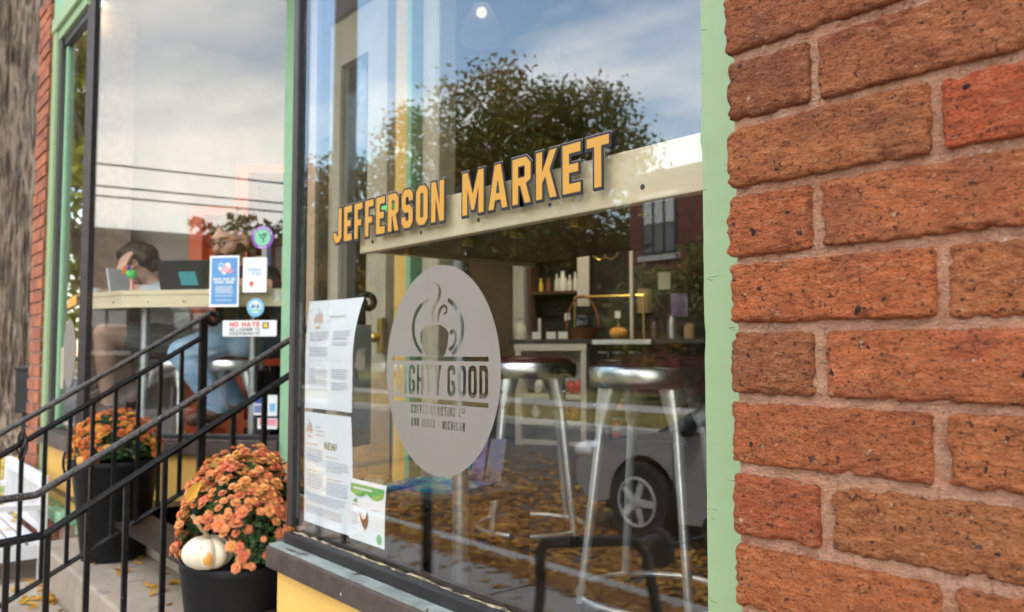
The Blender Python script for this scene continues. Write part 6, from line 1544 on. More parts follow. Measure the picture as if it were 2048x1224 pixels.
for h_, k_, a_ in ((hr_, kR, aR), (hl_, kL, aL)):
    m_ = h_*.42 + k_*.58
    pr += [('c', T(h_), T(m_), .088, .078, SHt), ('c', T(m_), T(k_), .068, .056, SK), ('c', T(k_), T(k_*.62 + a_*.38), .053, .054, SK), ('c', T(k_*.62 + a_*.38), T(a_), .052, .032, SK), ('c', T(a_ - V((0,0,.025))), T(a_ - RT*.12 - V((0,0,.05))), .036, .030, SHO)]
pr += head_prims(hc, hrot, 1.02, SK); pr += hand_prims(wrR, (W1(249, 512, 4.24) - wrR), RT*.45 + FW*.9, 1.0, SK, .35, 1); pr += hand_prims(wrL, -RT - FW*.3, V((0,0,-1)), .95, SK, .3, -1)
grow('body', pr, .0075, [M['skin'], M['shirt_pale'], M['shorts'], M['shoe']], p1)
face_parts(p1, hc, hrot, 1.02)
hp = []; g = lambda x, y, z: hc + hrot @ V((x*1.02, y*1.02, z*1.02))
for (x, y, z, r) in ((0,-.022,.040,.086),(0,-.050,.020,.078),(.030,.012,.070,.046),(-.030,.012,.070,.046),(0,.034,.080,.034),(.044,-.058,.0,.044),(-.044,-.058,.0,.044),(0,-.072,-.030,.048),(.052,.006,.050,.034),(-.052,.006,.050,.034),(0,-.078,.03,.05),(.066,.012,.022,.014),(-.066,.012,.022,.014)):
    hp.append(('e', T(g(x, y, z)), (r, r, r), hrot, 0))
hr = grow('hair', hp, .007, [M['hair']], p1, 4)
for v in hr.data.vertices:
    nn = mnoise.noise(v.co*38) * .006 + mnoise.noise(V((v.co.x*90, v.co.y*90, v.co.z*30)))*.003; v.co += v.normal*nn
ep = [g(-.084*1, -.008, -.010), g(-.080, .01, -.05), W1(292, 585, 4.36), W1(287, 592, 4.36)]
MB().tube(ep, .0028, 6).build('earphone_cord', M['black_plastic'], p1, smooth=True)
# ---- person with glasses and beard behind the laptop
hip = W1(487, 683, 4.13); waist = W1(486, 640, 4.14); chest = W1(483, 580, 4.14); neck = W1(474, 536, 4.12); hc = W1(464, 484, 4.08)
shR, shL = W1(428, 562, 4.02), W1(536, 556, 4.24); elR, elL = W1(418, 590, 3.99), W1(548, 592, 4.10); wrR, wrL = W1(410, 583, 3.965), W1(450, 583, 3.97)
for q in (elR, elL): q.z = TZ1 + .040
for q in (wrR, wrL): q.z = TZ1 + .048
p2 = thing('person', 'bearded person with glasses in black shirt and light jeans behind the laptop', 'person', (hip.x, hip.y, ZF))
hf = (-FW*.92 - RT*.48 + V((0,0,-.26))).normalized(); hrot = frame3(hf, V((0,0,1)))
hl_, hr_ = hip + (FW*.5 + RT*.6).normalized()*.09, hip - (FW*.5 + RT*.6).normalized()*.09
kR, kL = W1(366, 706, 3.93), W1(402, 690, 4.20); aR, aL = W1(436, 812, 4.02), W1(470, 800, 4.24)
SK, TP, JN, SHO = 0, 1, 2, 3
pr = [('e', T(hip), (.145,.145,.11), None, JN), ('c', T(hip + V((0,0,.02))), T(waist), .13, .12, TP), ('c', T(waist), T(chest), .125, .135, TP), ('c', T(chest), T(neck - V((0,0,.035))), .12, .068, TP),
      ('c', T(chest + V((0,0,.03))), T(shR), .095, .066, TP), ('c', T(chest + V((0,0,.03))), T(shL), .095, .066, TP), ('c', T(neck), T(hc*.55 + neck*.45), .055, .052, SK),
      ('c', T(shR), T(elR), .060, .043, TP), ('c', T(elR), T(wrR), .038, .027, SK), ('c', T(shL), T(elL), .060, .043, TP), ('c', T(elL), T(wrL), .038, .027, SK)]
for h_, k_, a_ in ((hr_, kR, aR), (hl_, kL, aL)):
    pr += [('c', T(h_), T(k_), .096, .070, JN), ('c', T(k_), T(k_*.6 + a_*.4), .068, .064, JN), ('c', T(k_*.6 + a_*.4), T(a_), .064, .052, JN), ('c', T(a_ - V((0,0,.035))), T(a_ - RT*.10 - FW*.06 - V((0,0,.06))), .042, .034, SHO)]
pr += head_prims(hc, hrot, 1.06, SK); pr += hand_prims(wrR, RT*.7 + FW*.5, V((0,0,-1)), 1.0, SK, .5, 1); pr += hand_prims(wrL, -RT*.6 - FW*.1, V((0,0,-1)), 1.0, SK, .5, -1)
grow('body', pr, .0075, [M['skin2'], M['black_cloth'], M['jeans'], M['shoe']], p2)
face_parts(p2, hc, hrot, 1.06)
g = lambda x, y, z: hc + hrot @ V((x*1.06, y*1.06, z*1.06))
hp = []; rh = random.Random(3)
for i in range(64):
    a = rh.uniform(0, 6.28); e = rh.uniform(.05, 1.5); x, y, z = .080*math.cos(a)*math.cos(e), -.022 + .095*math.sin(a)*math.cos(e), .030 + .085*math.sin(e)
    if y > .055 and z < .075: continue
    if y > .02 and z < .055: continue
    q = rh.uniform(.018, .027); hp.append(('e', T(g(x, y, z)), (q, q, q), hrot, 0))
hp.append(('e', T(g(0,-.03,.05)), (.08,.08,.075), hrot, 0)); hp.append(('e', T(g(0,-.065,.0)), (.06,.045,.06), hrot, 0))
hr = grow('hair', hp, .006, [M['hair2']], p2, 2)
for v in hr.data.vertices: v.co += v.normal*(mnoise.noise(v.co*70)*.006)
bp_ = []
for i in range(-10, 11):
    a = math.radians(i*10.5); x = .064*math.sin(a); y = .012 + .064*math.cos(a); z = -.074 + .050*abs(math.sin(a))**2.2
    bp_.append(('e', T(g(x, y, z)), (.013,.014,.024), hrot, 0))
for x in (-.02, 0, .02): bp_.append(('e', T(g(x,.072,-.088)), (.017,.017,.017), hrot, 0)); 
for x in (-.018, 0, .018): bp_.append(('e', T(g(x,.089,-.043)), (.012,.006,.0055), hrot, 0))
br = grow('beard', bp_, .006, [M['hair2']], p2, 3)
for v in br.data.vertices: v.co += v.normal*(mnoise.noise(v.co*90)*.003)
gs = MB()
for sx in (-1, 1):
    pts = [g(sx*.033 +   .020*math.cos(2*math.pi*i/20), .096, .004 + .016*math.sin(2*math.pi*i/20)) for i in range(20)]; gs.tube(pts, .0024, 6, closed=True)
    gs.tube([g(sx*.053,.096,.008), g(sx*.078,.03,.010), g(sx*.080,-.015,.010)], .0025, 6)
gs.tube([g(-.013,.097,.008), g(.013,.097,.008)], .0028, 6); gs.build('glasses', M['black_plastic'], p2, smooth=True)
# ------------------------------------------------------------------ trees
def make_tree(name, label, base, h, crown_r, crown_z0, nclump, nleaf, leaf, mats, weights, seed, trunk_r=.22, group=None, cat='tree', open_=.0, flat=1.0):
    rr = random.Random(seed); base = V(base); t = thing(name, label, cat, base, group)
    mb = MB(); cz = (crown_z0 + h)/2; hz = (h - crown_z0)/2; tips = []
    lean = V((rr.uniform(-.3,.3), rr.uniform(-.3,.3), 0))
    fork = base + V((0,0,crown_z0 + hz*.25)) + lean*.4
    mb.tube([base - V((0,0,.15)), base + V((0,0,.35)), base + V((0,0,crown_z0*.6)) + lean*.2, fork], [trunk_r*1.6, trunk_r*1.08, trunk_r*.9, trunk_r*.72], 10)
    for i in range(9):
        a = 2*math.pi*(i + rr.uniform(-.3,.3))/9; el = rr.uniform(.25, 1.3)
        e = base + V((math.cos(a)*crown_r*.8*math.cos(el), math.sin(a)*crown_r*.8*math.cos(el), cz + hz*.75*math.sin(el) - hz*.25)); s = fork - V((0,0,rr.uniform(0, hz*.5)))
        m1 = s*.55 + e*.45 + V((rr.uniform(-.3,.3), rr.uniform(-.3,.3), rr.uniform(.1,.5)))
        mb.tube([s, m1, e], [trunk_r*.42, trunk_r*.22, trunk_r*.07], 7); tips.append(e)
        for k in range(4):
            f_ = rr.uniform(.35, .95); s2 = m1*(1-f_) + e*f_; d = V((rr.uniform(-1,1), rr.uniform(-1,1), rr.uniform(-.3,.9))).normalized()*crown_r*rr.uniform(.22,.42)
            mb.tube([s2, s2 + d*.5 + V((0,0,.1)), s2 + d], [trunk_r*.12, trunk_r*.07, trunk_r*.025], 5); tips.append(s2 + d)
    mb.build('trunk', M['bark'], t, smooth=True)
    cl = list(tips)
    while len(cl) < nclump:
        q = V((rr.uniform(-1,1), rr.uniform(-1,1), rr.uniform(-1,1)))
        if .25 < q.length < 1.0: cl.append(base + V((q.x*crown_r, q.y*crown_r, cz + q.z*hz)))
    n = nleaf; cs_ = np.array([tuple(c) for c in cl]); rng = np.random.RandomState(seed)
    ci = rng.randint(0, len(cl), n); sig = crown_r*.105
    p = cs_[ci] + rng.normal(0, 1, (n, 3))*np.array([sig, sig, sig*.75])
    u = rng.normal(0, 1, (n, 3)); u /= np.linalg.norm(u, axis=1)[:,None]; w = rng.normal(0, 1, (n, 3)); w -= (w*u).sum(1)[:,None]*u; w /= np.linalg.norm(w, axis=1)[:,None]
    s = leaf*rng.uniform(.6, 1.3, n)[:,None]
    vts = np.stack([p - u*s, p + w*s*.5, p + u*s, p - w*s*.5], 1).reshape(-1, 3) - np.array(tuple(base))
    me = bpy.data.meshes.new('crown'); me.vertices.add(4*n); me.vertices.foreach_set('co', vts.astype(np.float32).ravel())
    me.loops.add(4*n); me.loops.foreach_set('vertex_index', np.arange(4*n, dtype=np.int32)); me.polygons.add(n)
    me.polygons.foreach_set('loop_start', np.arange(0, 4*n, 4, dtype=np.int32)); me.polygons.foreach_set('loop_total', np.full(n, 4, dtype=np.int32))
    for m in mats: me.materials.append(M[m])
    cw = rng.choice(len(mats), len(cl), p=weights); mi = cw[ci]; flip = rng.rand(n) < .25; mi = np.where(flip, rng.choice(len(mats), n, p=weights), mi)
    me.polygons.foreach_set('material_index', mi.astype(np.int32)); me.update(calc_edges=True); me.validate()
    link('crown', me, t); return t
def mirror(px, d, Y0=YG):                              # real place of something seen reflected in the lettered window at virtual depth d
    p = at(px, 707, d); return V((p.x, 2*Y0 - p.y, 0))
def pane_mirror(px, d):                                # the same for the angled bay pane
    p = at(px, 707, d); q = p - NA*(2*(p - CA).dot(NA)); return V((q.x, q.y, 0))
G1 = 'trees along the street'
make_tree('street_tree', 'broad rusty green tree across the street, largest in the reflection', mirror(1062, 31), 11.9, 4.6, 3.4, 230, 30000, .115, ['tl_green','tl_brown','tl_yellow'], [.64,.30,.06], 3, .24, G1)
make_tree('street_tree', 'thinner half-bare tree beside the reflected utility pole', mirror(770, 28), 9.4, 3.0, 2.2, 120, 11000, .10, ['tl_green','tl_brown'], [.45,.55], 5, .14, G1)
make_tree('street_tree', 'dark green tree left of the reflected utility pole', mirror(618, 34), 8.2, 3.3, .8, 110, 9000, .15, ['tl_green','tl_yellow'], [.85,.15], 7, .2, G1)
make_tree('street_tree', 'low dark tree behind the reflected pole', mirror(705, 40), 8.3, 4.2, .6, 110, 9000, .18, ['tl_green','tl_brown'], [.8,.2], 8, .2, G1)
make_tree('street_tree', 'dark tree filling the reflection below the large crown', mirror(930, 42), 9.5, 5.0, .5, 120, 10000, .2, ['tl_green','tl_brown'], [.85,.15], 9, .25, G1)
make_tree('street_tree', 'dark tree behind the counter reflection, left of the brick house', mirror(1170, 36), 7.6, 4.6, .4, 120, 10000, .18, ['tl_green','tl_brown'], [.85,.15], 10, .25, G1)
make_tree('street_tree', 'distant bush-like tree right of the large reflected crown', mirror(1400, 38), 10.6, 1.8, 3, 40, 2600, .15, ['tl_green'], [1.0], 12, .15, G1)
make_tree('street_tree', 'orange tipped maple across the street mirrored in the bay pane', pane_mirror(472, 46), 9.4, 1.75, 2.5, 60, 4200, .13, ['tl_green','tl_red'], [.6,.4], 13, .15, G1)
make_tree('street_tree', 'red maple at the right edge of the bay pane reflection', pane_mirror(556, 46), 9.0, 1.5, 2.5, 50, 3400, .13, ['tl_red','tl_green'], [.65,.35], 14, .15, G1)
make_tree('street_tree', 'round green tree low in the bay pane reflection', pane_mirror(420, 60), 8.6, 3.4, 1.2, 80, 5000, .17, ['tl_green','tl_yellow'], [.85,.15], 15, .2, G1)
make_tree('street_tree', 'yellow-green kerbside tree down the street', V((-13.5, -1.95, -.12)), 8.5, 2.2, 1.6, 90, 8000, .11, ['tl_yellow','tl_green'], [.5,.5], 16, .17, G1)
make_tree('street_tree', 'second yellow-green kerbside tree farther down the street', V((-21, -2.2, -.12)), 9.5, 3.3, 1.4, 90, 8000, .13, ['tl_yellow','tl_green'], [.45,.55], 17, .17, G1)
# big trunk beside the shop, with bark ridges as geometry
tc_ = at(2, 900, 9.2); tc_.z = 0
yt = thing('yard_tree', 'massive ridged tree trunk at the left edge beyond the bench', 'tree', tc_)
vs_, fs = [], []; nz, na = 150, 96
for j in range(nz+1):
    z = -.1 + 6.4*j/nz; rad = .31 + .22*math.exp(-max(z,0)*2.2)
    for i in range(na):
        a = 2*math.pi*i/na; q = V((math.cos(a)*3.2, math.sin(a)*3.2, z*.75))
        rg = 1 - abs(mnoise.noise(q*2.2 + V((0,0,z*.4))))*2; rg2 = mnoise.noise(V((math.cos(a)*9, math.sin(a)*9, z*2.6)))
        r_ = rad + .045*rg + .022*rg2; vs_.append((tc_.x + r_*math.cos(a), tc_.y + r_*math.sin(a), z))
for j in range(nz):
    for i in range(na): fs.append((j*na+i, j*na+(i+1)%na, (j+1)*na+(i+1)%na, (j+1)*na+i))
MB().add(vs_, fs).build('trunk', M['bark'], yt, smooth=True)
mb = MB()
for k in range(6):
    a = k*1.05; mb.tube([(tc_.x, tc_.y, 6.1), (tc_.x + math.cos(a)*1.4, tc_.y + math.sin(a)*1.4, 7.6), (tc_.x + math.cos(a)*3.2, tc_.y + math.sin(a)*3.2, 9)], [.17, .11, .05], 8)
mb.build('limbs', M['bark'], yt, smooth=True)
rng = np.random.RandomState(5); n = 7000; ca = rng.uniform(0, 6.28, n); cr = 3.6*np.sqrt(rng.rand(n)); p = np.stack([np.cos(ca)*cr, np.sin(ca)*cr, 8.2 + rng.normal(0, .9, n)], 1)
mb = MB()
for q in p[:5000]:
    u = V(rng.normal(0,1,3)).normalized(); w = u.orthogonal().normalized(); c = V(q) + V((tc_.x, tc_.y, 0)); mb.add([c-u*.13, c+w*.06, c+u*.13, c-w*.06], [(0,1,2,3)])
mb.build('crown', M['tl_yellow'], yt)
for i, (px, d, h_, r_) in enumerate(((30, 17, 5.5, 2.6), (70, 24, 7.5, 3.2), (-40, 20, 6.0, 2.8))):
    b_ = at(px, 707, d); b_.z = 0
    make_tree('garden_tree', ('yellow-green garden tree right behind the brick pier', 'taller yellow-green garden tree farther behind the pier', 'garden tree hidden mostly behind the big trunk')[i], b_, h_, r_, .5, 90, 6500, .11, ['tl_yellow','tl_green'], [.6,.4], 30+i, .14, 'garden trees beyond the bench')
# ------------------------------------------------------------------ utility pole and overhead wires
pp = V(mirror(681, 6.2)); pl = thing('utility_pole', 'weathered wooden utility pole at the kerb, mirrored in the window', 'pole', (pp.x, pp.y, -.02))
pts = [(pp.x + .004*k, pp.y, -.3 + k*.8) for k in range(13)]
MB().tube(pts, [.098 - .0022*k for k in range(13)], 18).build('shaft', M['pole'], pl, smooth=True)
MB().obox((pp.x+.05, pp.y, 8.6), (1,0,0), (0,1,0), (0,0,1), .9, .045, .055).build('cross_arm', M['pole'], pl)
for k in range(6):
    c_ = (pp.x + .06, pp.y - .1, 1.0 + k*.4); MB().tube([c_, (c_[0], c_[1]+.04, c_[2])], .006, 6).build('staple', M['steel'], pl)
for i, (z, yy) in enumerate(((6.55, -20), (5.95, -20), (5.68, -20))):
    pts = [(-34 + 70*k/20, yy, z + .9*((k/20-.5)**2)*4*.5 - .35 + .010*(k-10)) for k in range(21)]
    o = MB().tube(pts, .028, 6).build('overhead_wire', M['wire']); tag(o, ('highest', 'middle', 'lowest')[i] + ' of three overhead wires across the street', 'wire', 'overhead wires')
for i, x in enumerate((-34, 36)):
    o = MB().tube([(x, -20, -.2), (x, -20, 3), (x, -20, 7.6)], [.16, .14, .11], 12).build('utility_pole', M['pole'], smooth=True); tag(o, 'wooden pole carrying the wires at the %s end across the street' % ('far left', 'far right')[i], 'pole', 'poles across the street')
# ------------------------------------------------------------------ houses across the street
def house(name, label, x0, x1, y0, y1, z, wallm, wins, roof='flat'):
    t = thing(name, label, 'building', ((x0+x1)/2, (y0+y1)/2, 0)); MB().box(x0, x1, y0, y1, -.1, z).build('wall', M[wallm], t)
    if roof == 'flat': MB().box(x0-.15, x1+.15, y0-.15, y1+.15, z, z+.22).build('roof', M['roof'], t)
    else:
        xm = (x0+x1)/2; MB().add([(x0-.4,y0-.4,z),(x1+.4,y0-.4,z),(x1+.4,y1+.4,z),(x0-.4,y1+.4,z),(xm,y0+.8,z+2.0),(xm,y1-.8,z+2.0)], [(0,3,2,1),(0,1,4),(1,2,5,4),(2,3,5),(3,0,4,5)]).build('roof', M['roof'], t)
    for (wx, wz, ww, wh, nl) in wins:                    # on the street face y1
        w_ = MB().box(wx, wx+ww, y1-.02, y1+.03, wz, wz+wh).build('window', M['win_frame'], t); pw = (ww - .10*(nl+1))/nl
        for k in range(nl):
            a = wx + .10 + k*(pw+.10)
            MB().box(a, a+pw, y1+.031, y1+.04, wz+.10, wz+wh*.52).build('pane', M['pane'], w_); MB().box(a, a+pw, y1+.031, y1+.045, wz+wh*.52+.05, wz+wh-.10).build('blind', M['curtain'], w_)
        MB().box(wx-.12, wx+ww+.12, y1-.01, y1+.10, wz-.16, wz).build('sill', M['house_stone'], t); MB().box(wx-.06, wx+ww+.06, y1-.01, y1+.06, wz+wh, wz+wh+.14).build('lintel', M['house_stone'], t)
    return t
hb = mirror(1262, 25.5); hw = mirror(1312, 25.5); hy = hb.y
house('brick_house', 'dark red brick house with triple windows, mirrored at the right of the window', hb.x, hb.x + 9, hy - 8, hy, 6.35, 'house_brick',
      [(hw.x, 4.05, 1.35, 1.75, 3), (hw.x + 2.6, 4.05, 1.35, 1.75, 3), (hw.x + 5.2, 4.05, 1.35, 1.75, 3)])
bl = pane_mirror(150, 33); br_ = pane_mirror(395, 33)
house('low_building', 'long low dark building whose roof line shows in the bay pane', bl.x - 9, br_.x, -40, -29.5, 5.55, 'dark_siding', [(bl.x - 6 + 3*k, 1.2, 1.5, 1.6, 2) for k in range(4)])
gh = V((-38, -22, 0)); house('gabled_house', 'pale gabled house among the trees far down the street', -62, -54, -30, -20, 5.5, 'house_wall', [(-60, 1.0, 1.2, 1.5, 2), (-57, 1.0, 1.2, 1.5, 2), (-60, 3.4, 1.2, 1.4, 2)], 'hip')
house('garden_house', 'brick house behind the yard trees left of the shop', -40, -30, 6, 14, 6.0, 'house_brick', [(-38, 1.0, 1.2, 1.6, 2)], 'hip')
make_tree('street_tree', 'low dark shrub-like tree before the reflected brick house', mirror(1372, 21), 4.0, 1.9, .3, 70, 6000, .10, ['tl_green','tl_brown'], [.9,.1], 41, .1, G1)
# ------------------------------------------------------------------ far wood behind the houses, one mass
def wood(name, label, x0, x1, y, h, n, seed):
    rg = np.random.RandomState(seed); mb = MB(); k = int((x1-x0)/1.2)
    top = [h*(.78 + .28*mnoise.noise(V((i*.37, seed, 0))) + .14*mnoise.noise(V((i*1.3, seed, 4)))) for i in range(k+1)]
    for i in range(k):
        a, b = x0 + (x1-x0)*i/k, x0 + (x1-x0)*(i+1)/k
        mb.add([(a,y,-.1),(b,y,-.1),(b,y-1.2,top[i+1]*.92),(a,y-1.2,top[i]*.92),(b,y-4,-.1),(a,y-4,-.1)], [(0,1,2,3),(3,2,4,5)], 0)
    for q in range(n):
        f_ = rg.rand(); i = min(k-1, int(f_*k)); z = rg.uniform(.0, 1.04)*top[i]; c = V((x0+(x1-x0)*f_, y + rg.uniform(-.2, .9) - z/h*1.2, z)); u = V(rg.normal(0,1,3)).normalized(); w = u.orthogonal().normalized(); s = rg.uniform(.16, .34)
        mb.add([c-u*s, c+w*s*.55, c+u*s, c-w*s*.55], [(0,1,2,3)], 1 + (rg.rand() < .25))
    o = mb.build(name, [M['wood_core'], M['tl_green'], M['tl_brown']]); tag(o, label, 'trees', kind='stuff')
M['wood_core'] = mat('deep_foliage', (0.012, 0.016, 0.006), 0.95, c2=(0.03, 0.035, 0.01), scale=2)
wood('far_wood', 'dark band of distant trees down the street', -95, -17, -40, 11.0, 14000, 2)
wood('far_wood', 'dark band of distant trees behind the maples', 6.4, 26, -52, 12.4, 7000, 6)
# ------------------------------------------------------------------ parked car
def make_car(loc, label):
    t = thing('parked_car', label, 'car', loc)         # x forward = -X world: nose at local x = 0, tail at 4.35; sidewalk side at y = 0
    prof = [(0.02,.42),(0.0,.52),(0.06,.66),(0.30,.78),(0.80,.885),(1.12,.945)]; roof = [(1.78,1.36),(2.25,1.45),(3.10,1.44),(3.80,1.33)]; tail = [(4.22,.98),(4.34,.82),(4.35,.50),(4.28,.36)]
    bot = [(3.90,.24),(0.55,.22)]; wr = .335; wx = (.82, 3.45)
    def arch(cx): return [(cx + (wr+.06)*math.cos(math.radians(a)), .33 + (wr+.06)*math.sin(math.radians(a))) for a in range(-12, 193, 15)]
    lower = [(0.02,.42),(0.0,.52),(0.06,.66),(0.30,.78),(0.80,.885),(1.12,.945),(2.2,.975),(3.4,.985),(4.22,.98),(4.34,.82),(4.35,.50),(4.28,.30)]
    outline = lower + [(3.45+wr+.07,.24)] + [p for p in arch(3.45)] + [(.82+wr+.07,.22)] + [p for p in arch(.82)] + [(.18,.26)]
    def ring(o_, y): return [(x, y, z) for x, z in o_]
    mb = MB(); n = len(outline); Wd = 1.72
    sect = [(0.0, 0.02, .0), (.03, 0.0, 0.0)]
    tri = tessellate_polygon([[V((x, z, 0)) for x, z in outline]])
    def inset(y, k):                                    # pull ends in so that the nose and tail are rounded in plan
        return [(2.15 + (x-2.15)*k, y, z) for x, z in outline]
    rings = [inset(.0, .955), inset(.05, .985), inset(.30, .998), inset(Wd/2, 1.0), inset(Wd-.30, .998), inset(Wd-.05, .985), inset(Wd, .955)]
    vs_ = [p for r_ in rings for p in r_]; fs = []
    for k in range(len(rings)-1):
        for i in range(n): fs.append((k*n+i, k*n+(i+1)%n, (k+1)*n+(i+1)%n, (k+1)*n+i))
    for t_ in tri: fs.append(tuple(t_)); fs.append(tuple((len(rings)-1)*n + i for i in reversed(t_)))
    mb.add(vs_, fs); mb.build('body', M['car_paint'], t, smooth=True, local=True)
    cab = [(1.06,.94),(1.80,1.37),(2.25,1.46),(3.10,1.45),(3.78,1.34),(4.20,.985),(2.2,.97)]
    tri = tessellate_polygon([[V((x, z, 0)) for x, z in cab]]); m_ = len(cab); mb = MB()
    def cr(y0, k): return [(x, y0 + (z-.94)*k, z) for x, z in cab]
    rings = [cr(.05, .26), cr(.12, .26), cr(Wd-.12, -.26), cr(Wd-.05, -.26)]
    vs_ = [p for r_ in (rings[0], rings[3]) for p in r_]; fs = [(i, (i+1)%m_, m_+(i+1)%m_, m_+i) for i in range(m_)]
    for t_ in tri: fs.append(tuple(t_)); fs.append(tuple(m_+i for i in reversed(t_)))
    mb.add(vs_, fs); mb.build('cabin', M['car_paint'], t, local=True, bevel=.03)
    def side_pane(pts, name='side_window'):
        MB().add([(x, .05 + (z-.94)*.26 - .006, z) for x, z in pts], [tuple(range(len(pts)))]).build(name, M['car_glass'], t, local=True)
    side_pane([(1.38,1.0),(1.84,1.30),(2.28,1.385),(2.42,1.385),(2.42,1.0)]); side_pane([(2.50,1.0),(2.50,1.385),(3.08,1.375),(3.30,1.33),(3.42,1.0)]); side_pane([(3.50,1.02),(3.40,1.30),(3.72,1.24),(3.98,1.04)])
    ws_ = [(1.10,.965),(1.77,1.355)]; MB().add([(ws_[0][0]-.008, .14, ws_[0][1]), (ws_[0][0]-.008, Wd-.14, ws_[0][1]), (ws_[1][0]-.012, Wd-.22, ws_[1][1]), (ws_[1][0]-.012, .22, ws_[1][1])], [(0,1,2,3)]).build('windscreen', M['car_glass'], t, local=True)
    for x0 in (1.20, 2.46, 3.46): MB().box(x0, x0+.012, -.004, .01, .34, .96).build('door_seam', M['frame_dark'], t, local=True)
    for x0 in (2.12, 3.12): MB().box(x0, x0+.2, -.02, 0, .80, .83).build('door_handle', M['car_paint'], t, local=True, bevel=.008)
    MB().sphere((1.42, -.10, 1.0), (.07,.11,.085), 14, 10).build('wing_mirror', M['black_plastic'], t, smooth=True, local=True)
    MB().sphere((.20, .10, .70), (.20,.12,.085), 14, 10).build('headlamp', M['lamp_clear'], t, smooth=True, local=True); MB().sphere((.20, Wd-.10, .70), (.20,.12,.085), 14, 10).build('headlamp', M['lamp_clear'], t, smooth=True, local=True)
    MB().sphere((.30, .04, .60), (.07,.035,.04), 10, 8).build('side_marker', M['lamp_red'], t, smooth=True, local=True)
    MB().box(.02, .06, .35, Wd-.35, .40, .56).build('grille', M['black_plastic'], t, local=True)
    for cx in wx:
        for y0, s in ((.10, -1), (Wd-.10, 1)):
            w_ = bpy.data.objects.new('wheel', None); COL.objects.link(w_); w_.parent = t; w_.location = (cx, y0, .33); w_.rotation_euler = (math.pi/2, 0, 0)
            MB().lathe([(.20,-.10),(.31,-.105),(wr,-.07),(wr,.07),(.31,.105),(.20,.10)], n=36).build('tyre', M['tyre'], w_, smooth=True, local=True)
            zf = .109 if s < 0 else -.109; rm = MB(); rm.tube([(.197*math.cos(2*math.pi*q/32), .197*math.sin(2*math.pi*q/32), zf) for q in range(32)], .014, 6, closed=True); rm.sphere((0,0,zf), (.05,.05,.012), 12, 6)
            for k in range(5):
                a = k*2*math.pi/5; u = V((math.cos(a), math.sin(a), 0)); q = V((-u.y, u.x, 0)); rm.add([u*.03-q*.035+V((0,0,zf)), u*.03+q*.035+V((0,0,zf)), u*.20+q*.028+V((0,0,zf*1.02)), u*.20-q*.028+V((0,0,zf*1.02))], [(0,1,2,3)])
            rm.build('rim', M['rim'], w_, local=True)
            MB().lathe([(.0001,-.05),(.195,-.05),(.195,.05),(.0001,.05)], n=24).build('brake_disc', M['frame_dark'], w_, local=True)
    MB().box(.35, 4.0, .12, Wd-.12, .20, .42).build('underbody', M['black_plastic'], t, local=True)
    return t
wp = mirror(1270, 6.0); car = make_car((wp.x - .70, wp.y, -.25), 'silver white car parked at the kerb, mirrored in the window')
car.scale = (.86, -.86, .86)
# ------------------------------------------------------------------ low black cart on the sidewalk
a_ = mirror(1078, 3.3); b_ = mirror(1288, 3.2); z_ = .37
kt = thing('hand_cart', 'low black tubular cart with small wheels on the sidewalk, mirrored in the window', 'cart', (a_.x, a_.y, 0))
MB().tube([(a_.x-.03, a_.y, .0), (a_.x, a_.y, .15), (a_.x, a_.y, z_-.05), (a_.x+.03, a_.y, z_-.01), (a_.x+.08, a_.y, z_), (b_.x-.08, b_.y, z_), (b_.x-.03, b_.y, z_-.01), (b_.x, b_.y, z_-.05), (b_.x+.05, b_.y, .12), (b_.x+.08, b_.y, 0)], .022, 12).build('frame', M['mailbox'], kt, smooth=True)
w0 = mirror(1311, 4.30)
MB().tube([(b_.x-.05, b_.y, z_-.01), ((b_.x+w0.x)/2, (b_.y+w0.y)/2, .27), (w0.x, w0.y, .16)], .022, 10).build('draw_bar', M['mailbox'], kt, smooth=True)
for dy in (0, -.5):
    ww = bpy.data.objects.new('wheel', None); COL.objects.link(ww); ww.parent = kt; ww.location = V((w0.x, w0.y+dy,   .105)) - kt.location; ww.rotation_euler = (math.pi/2, 0, 0)
    MB().lathe([(.06,-.022),(.092,-.024),(.102,-.012),(.102,.012),(.092,.024),(.06,.022)], n=28).build('tyre', M['tyre'], ww, smooth=True, local=True); MB().lathe([(.0001,-.015),(.062,-.015),(.062,.015),(.0001,.015)], n=20).build('rim', M['frame_dark'], ww, local=True)
MB().tube([(w0.x, w0.y, .105), (w0.x, w0.y-.5, .105)], .012, 8).build('axle', M['mailbox'], kt)
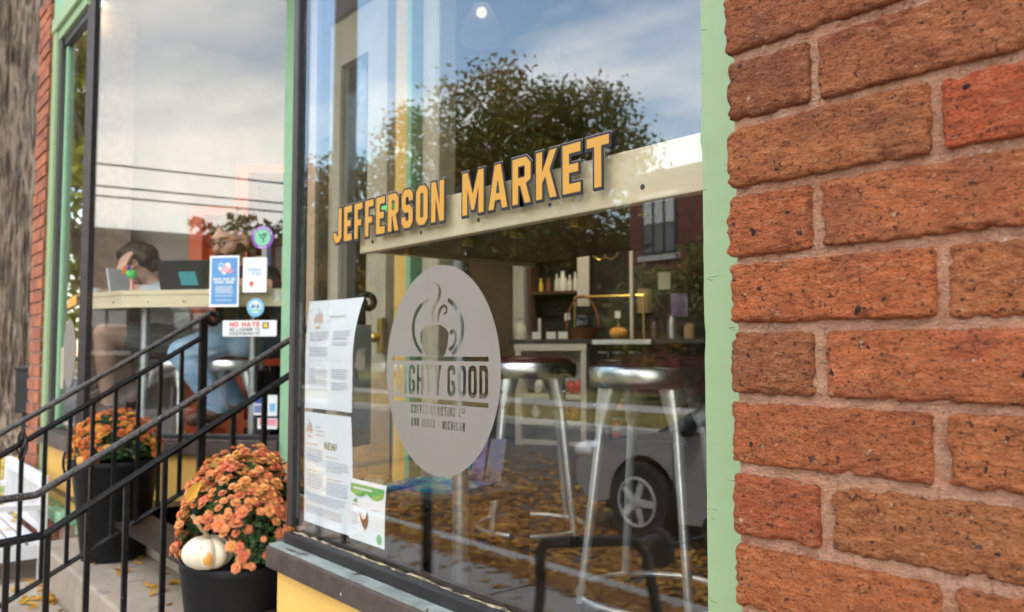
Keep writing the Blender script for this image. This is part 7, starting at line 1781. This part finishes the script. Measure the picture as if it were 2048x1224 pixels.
# ------------------------------------------------------------------ leaf litter
rng = np.random.RandomState(9)
def litter(name, label, n, fx, fy, z, size, mats):
    x = fx(n); y = fy(n); p = np.stack([x, y, (z(y) if callable(z) else np.full(n, z)) + rng.uniform(.002, .012, n)], 1)
    a = rng.uniform(0, 6.28, n); u = np.stack([np.cos(a), np.sin(a), rng.normal(0, .22, n)], 1); w = np.stack([-np.sin(a), np.cos(a), rng.normal(0, .22, n)], 1); s = size*rng.uniform(.55, 1.3, n)[:,None]
    up = np.array([0,0,1.0])*s*.16
    q = np.stack([p-u*s, p-u*s*.1+w*s*.55+up, p+u*s, p-u*s*.1-w*s*.55+up], 1).reshape(-1, 3)
    me = bpy.data.meshes.new(name); me.vertices.add(4*n); me.vertices.foreach_set('co', q.astype(np.float32).ravel()); me.loops.add(4*n); me.loops.foreach_set('vertex_index', np.arange(4*n, dtype=np.int32)); me.polygons.add(n)
    me.polygons.foreach_set('loop_start', np.arange(0, 4*n, 4, dtype=np.int32)); me.polygons.foreach_set('loop_total', np.full(n, 4, dtype=np.int32))
    for m in mats: me.materials.append(M[m])
    me.polygons.foreach_set('material_index', rng.randint(0, len(mats), n).astype(np.int32)); me.update(calc_edges=True)
    o = link(name, me); tag(o, label, 'leaves', kind='stuff'); return o
LM = ['litter_a','litter_b','litter_b','litter_c']
litter('leaf_litter_verge', 'brown and ochre leaf litter along the verge', 8000, lambda n: rng.uniform(-12, 1, n), lambda n: rng.uniform(KERB, EDGE+.05, n), lambda y: -.012 - .118*np.clip((EDGE-y)/(EDGE-KERB), 0, 1), .036, LM)
litter('leaf_litter_gutter', 'ochre leaf litter drifted into the gutter and road', 22000, lambda n: rng.uniform(-14, 0, n), lambda n: KERB - .17 - np.abs(rng.normal(0, 1.6, n)), -.25, .040, ['litter_a','litter_b','litter_c','litter_a'])
litter('leaf_litter_sidewalk', 'scattered yellow leaves on the sidewalk', 900, lambda n: rng.uniform(-10, 2, n), lambda n: rng.uniform(EDGE, -.3, n), .0, .032, ['litter_c','litter_a','litter_b'])
litter('leaf_litter_lawn', 'yellow leaves over the lawn beside the tree', 5000, lambda n: rng.uniform(-16, -5.3, n), lambda n: rng.uniform(.25, 5, n), .012, .036, ['litter_c','fallen','litter_c','litter_a'])
litter('leaf_litter_far', 'leaves scattered over the far lawn', 4000, lambda n: rng.uniform(-40, 10, n), lambda n: rng.uniform(-12.2, -9.4, n), -.13, .05, LM)
bpy.context.view_layer.update()
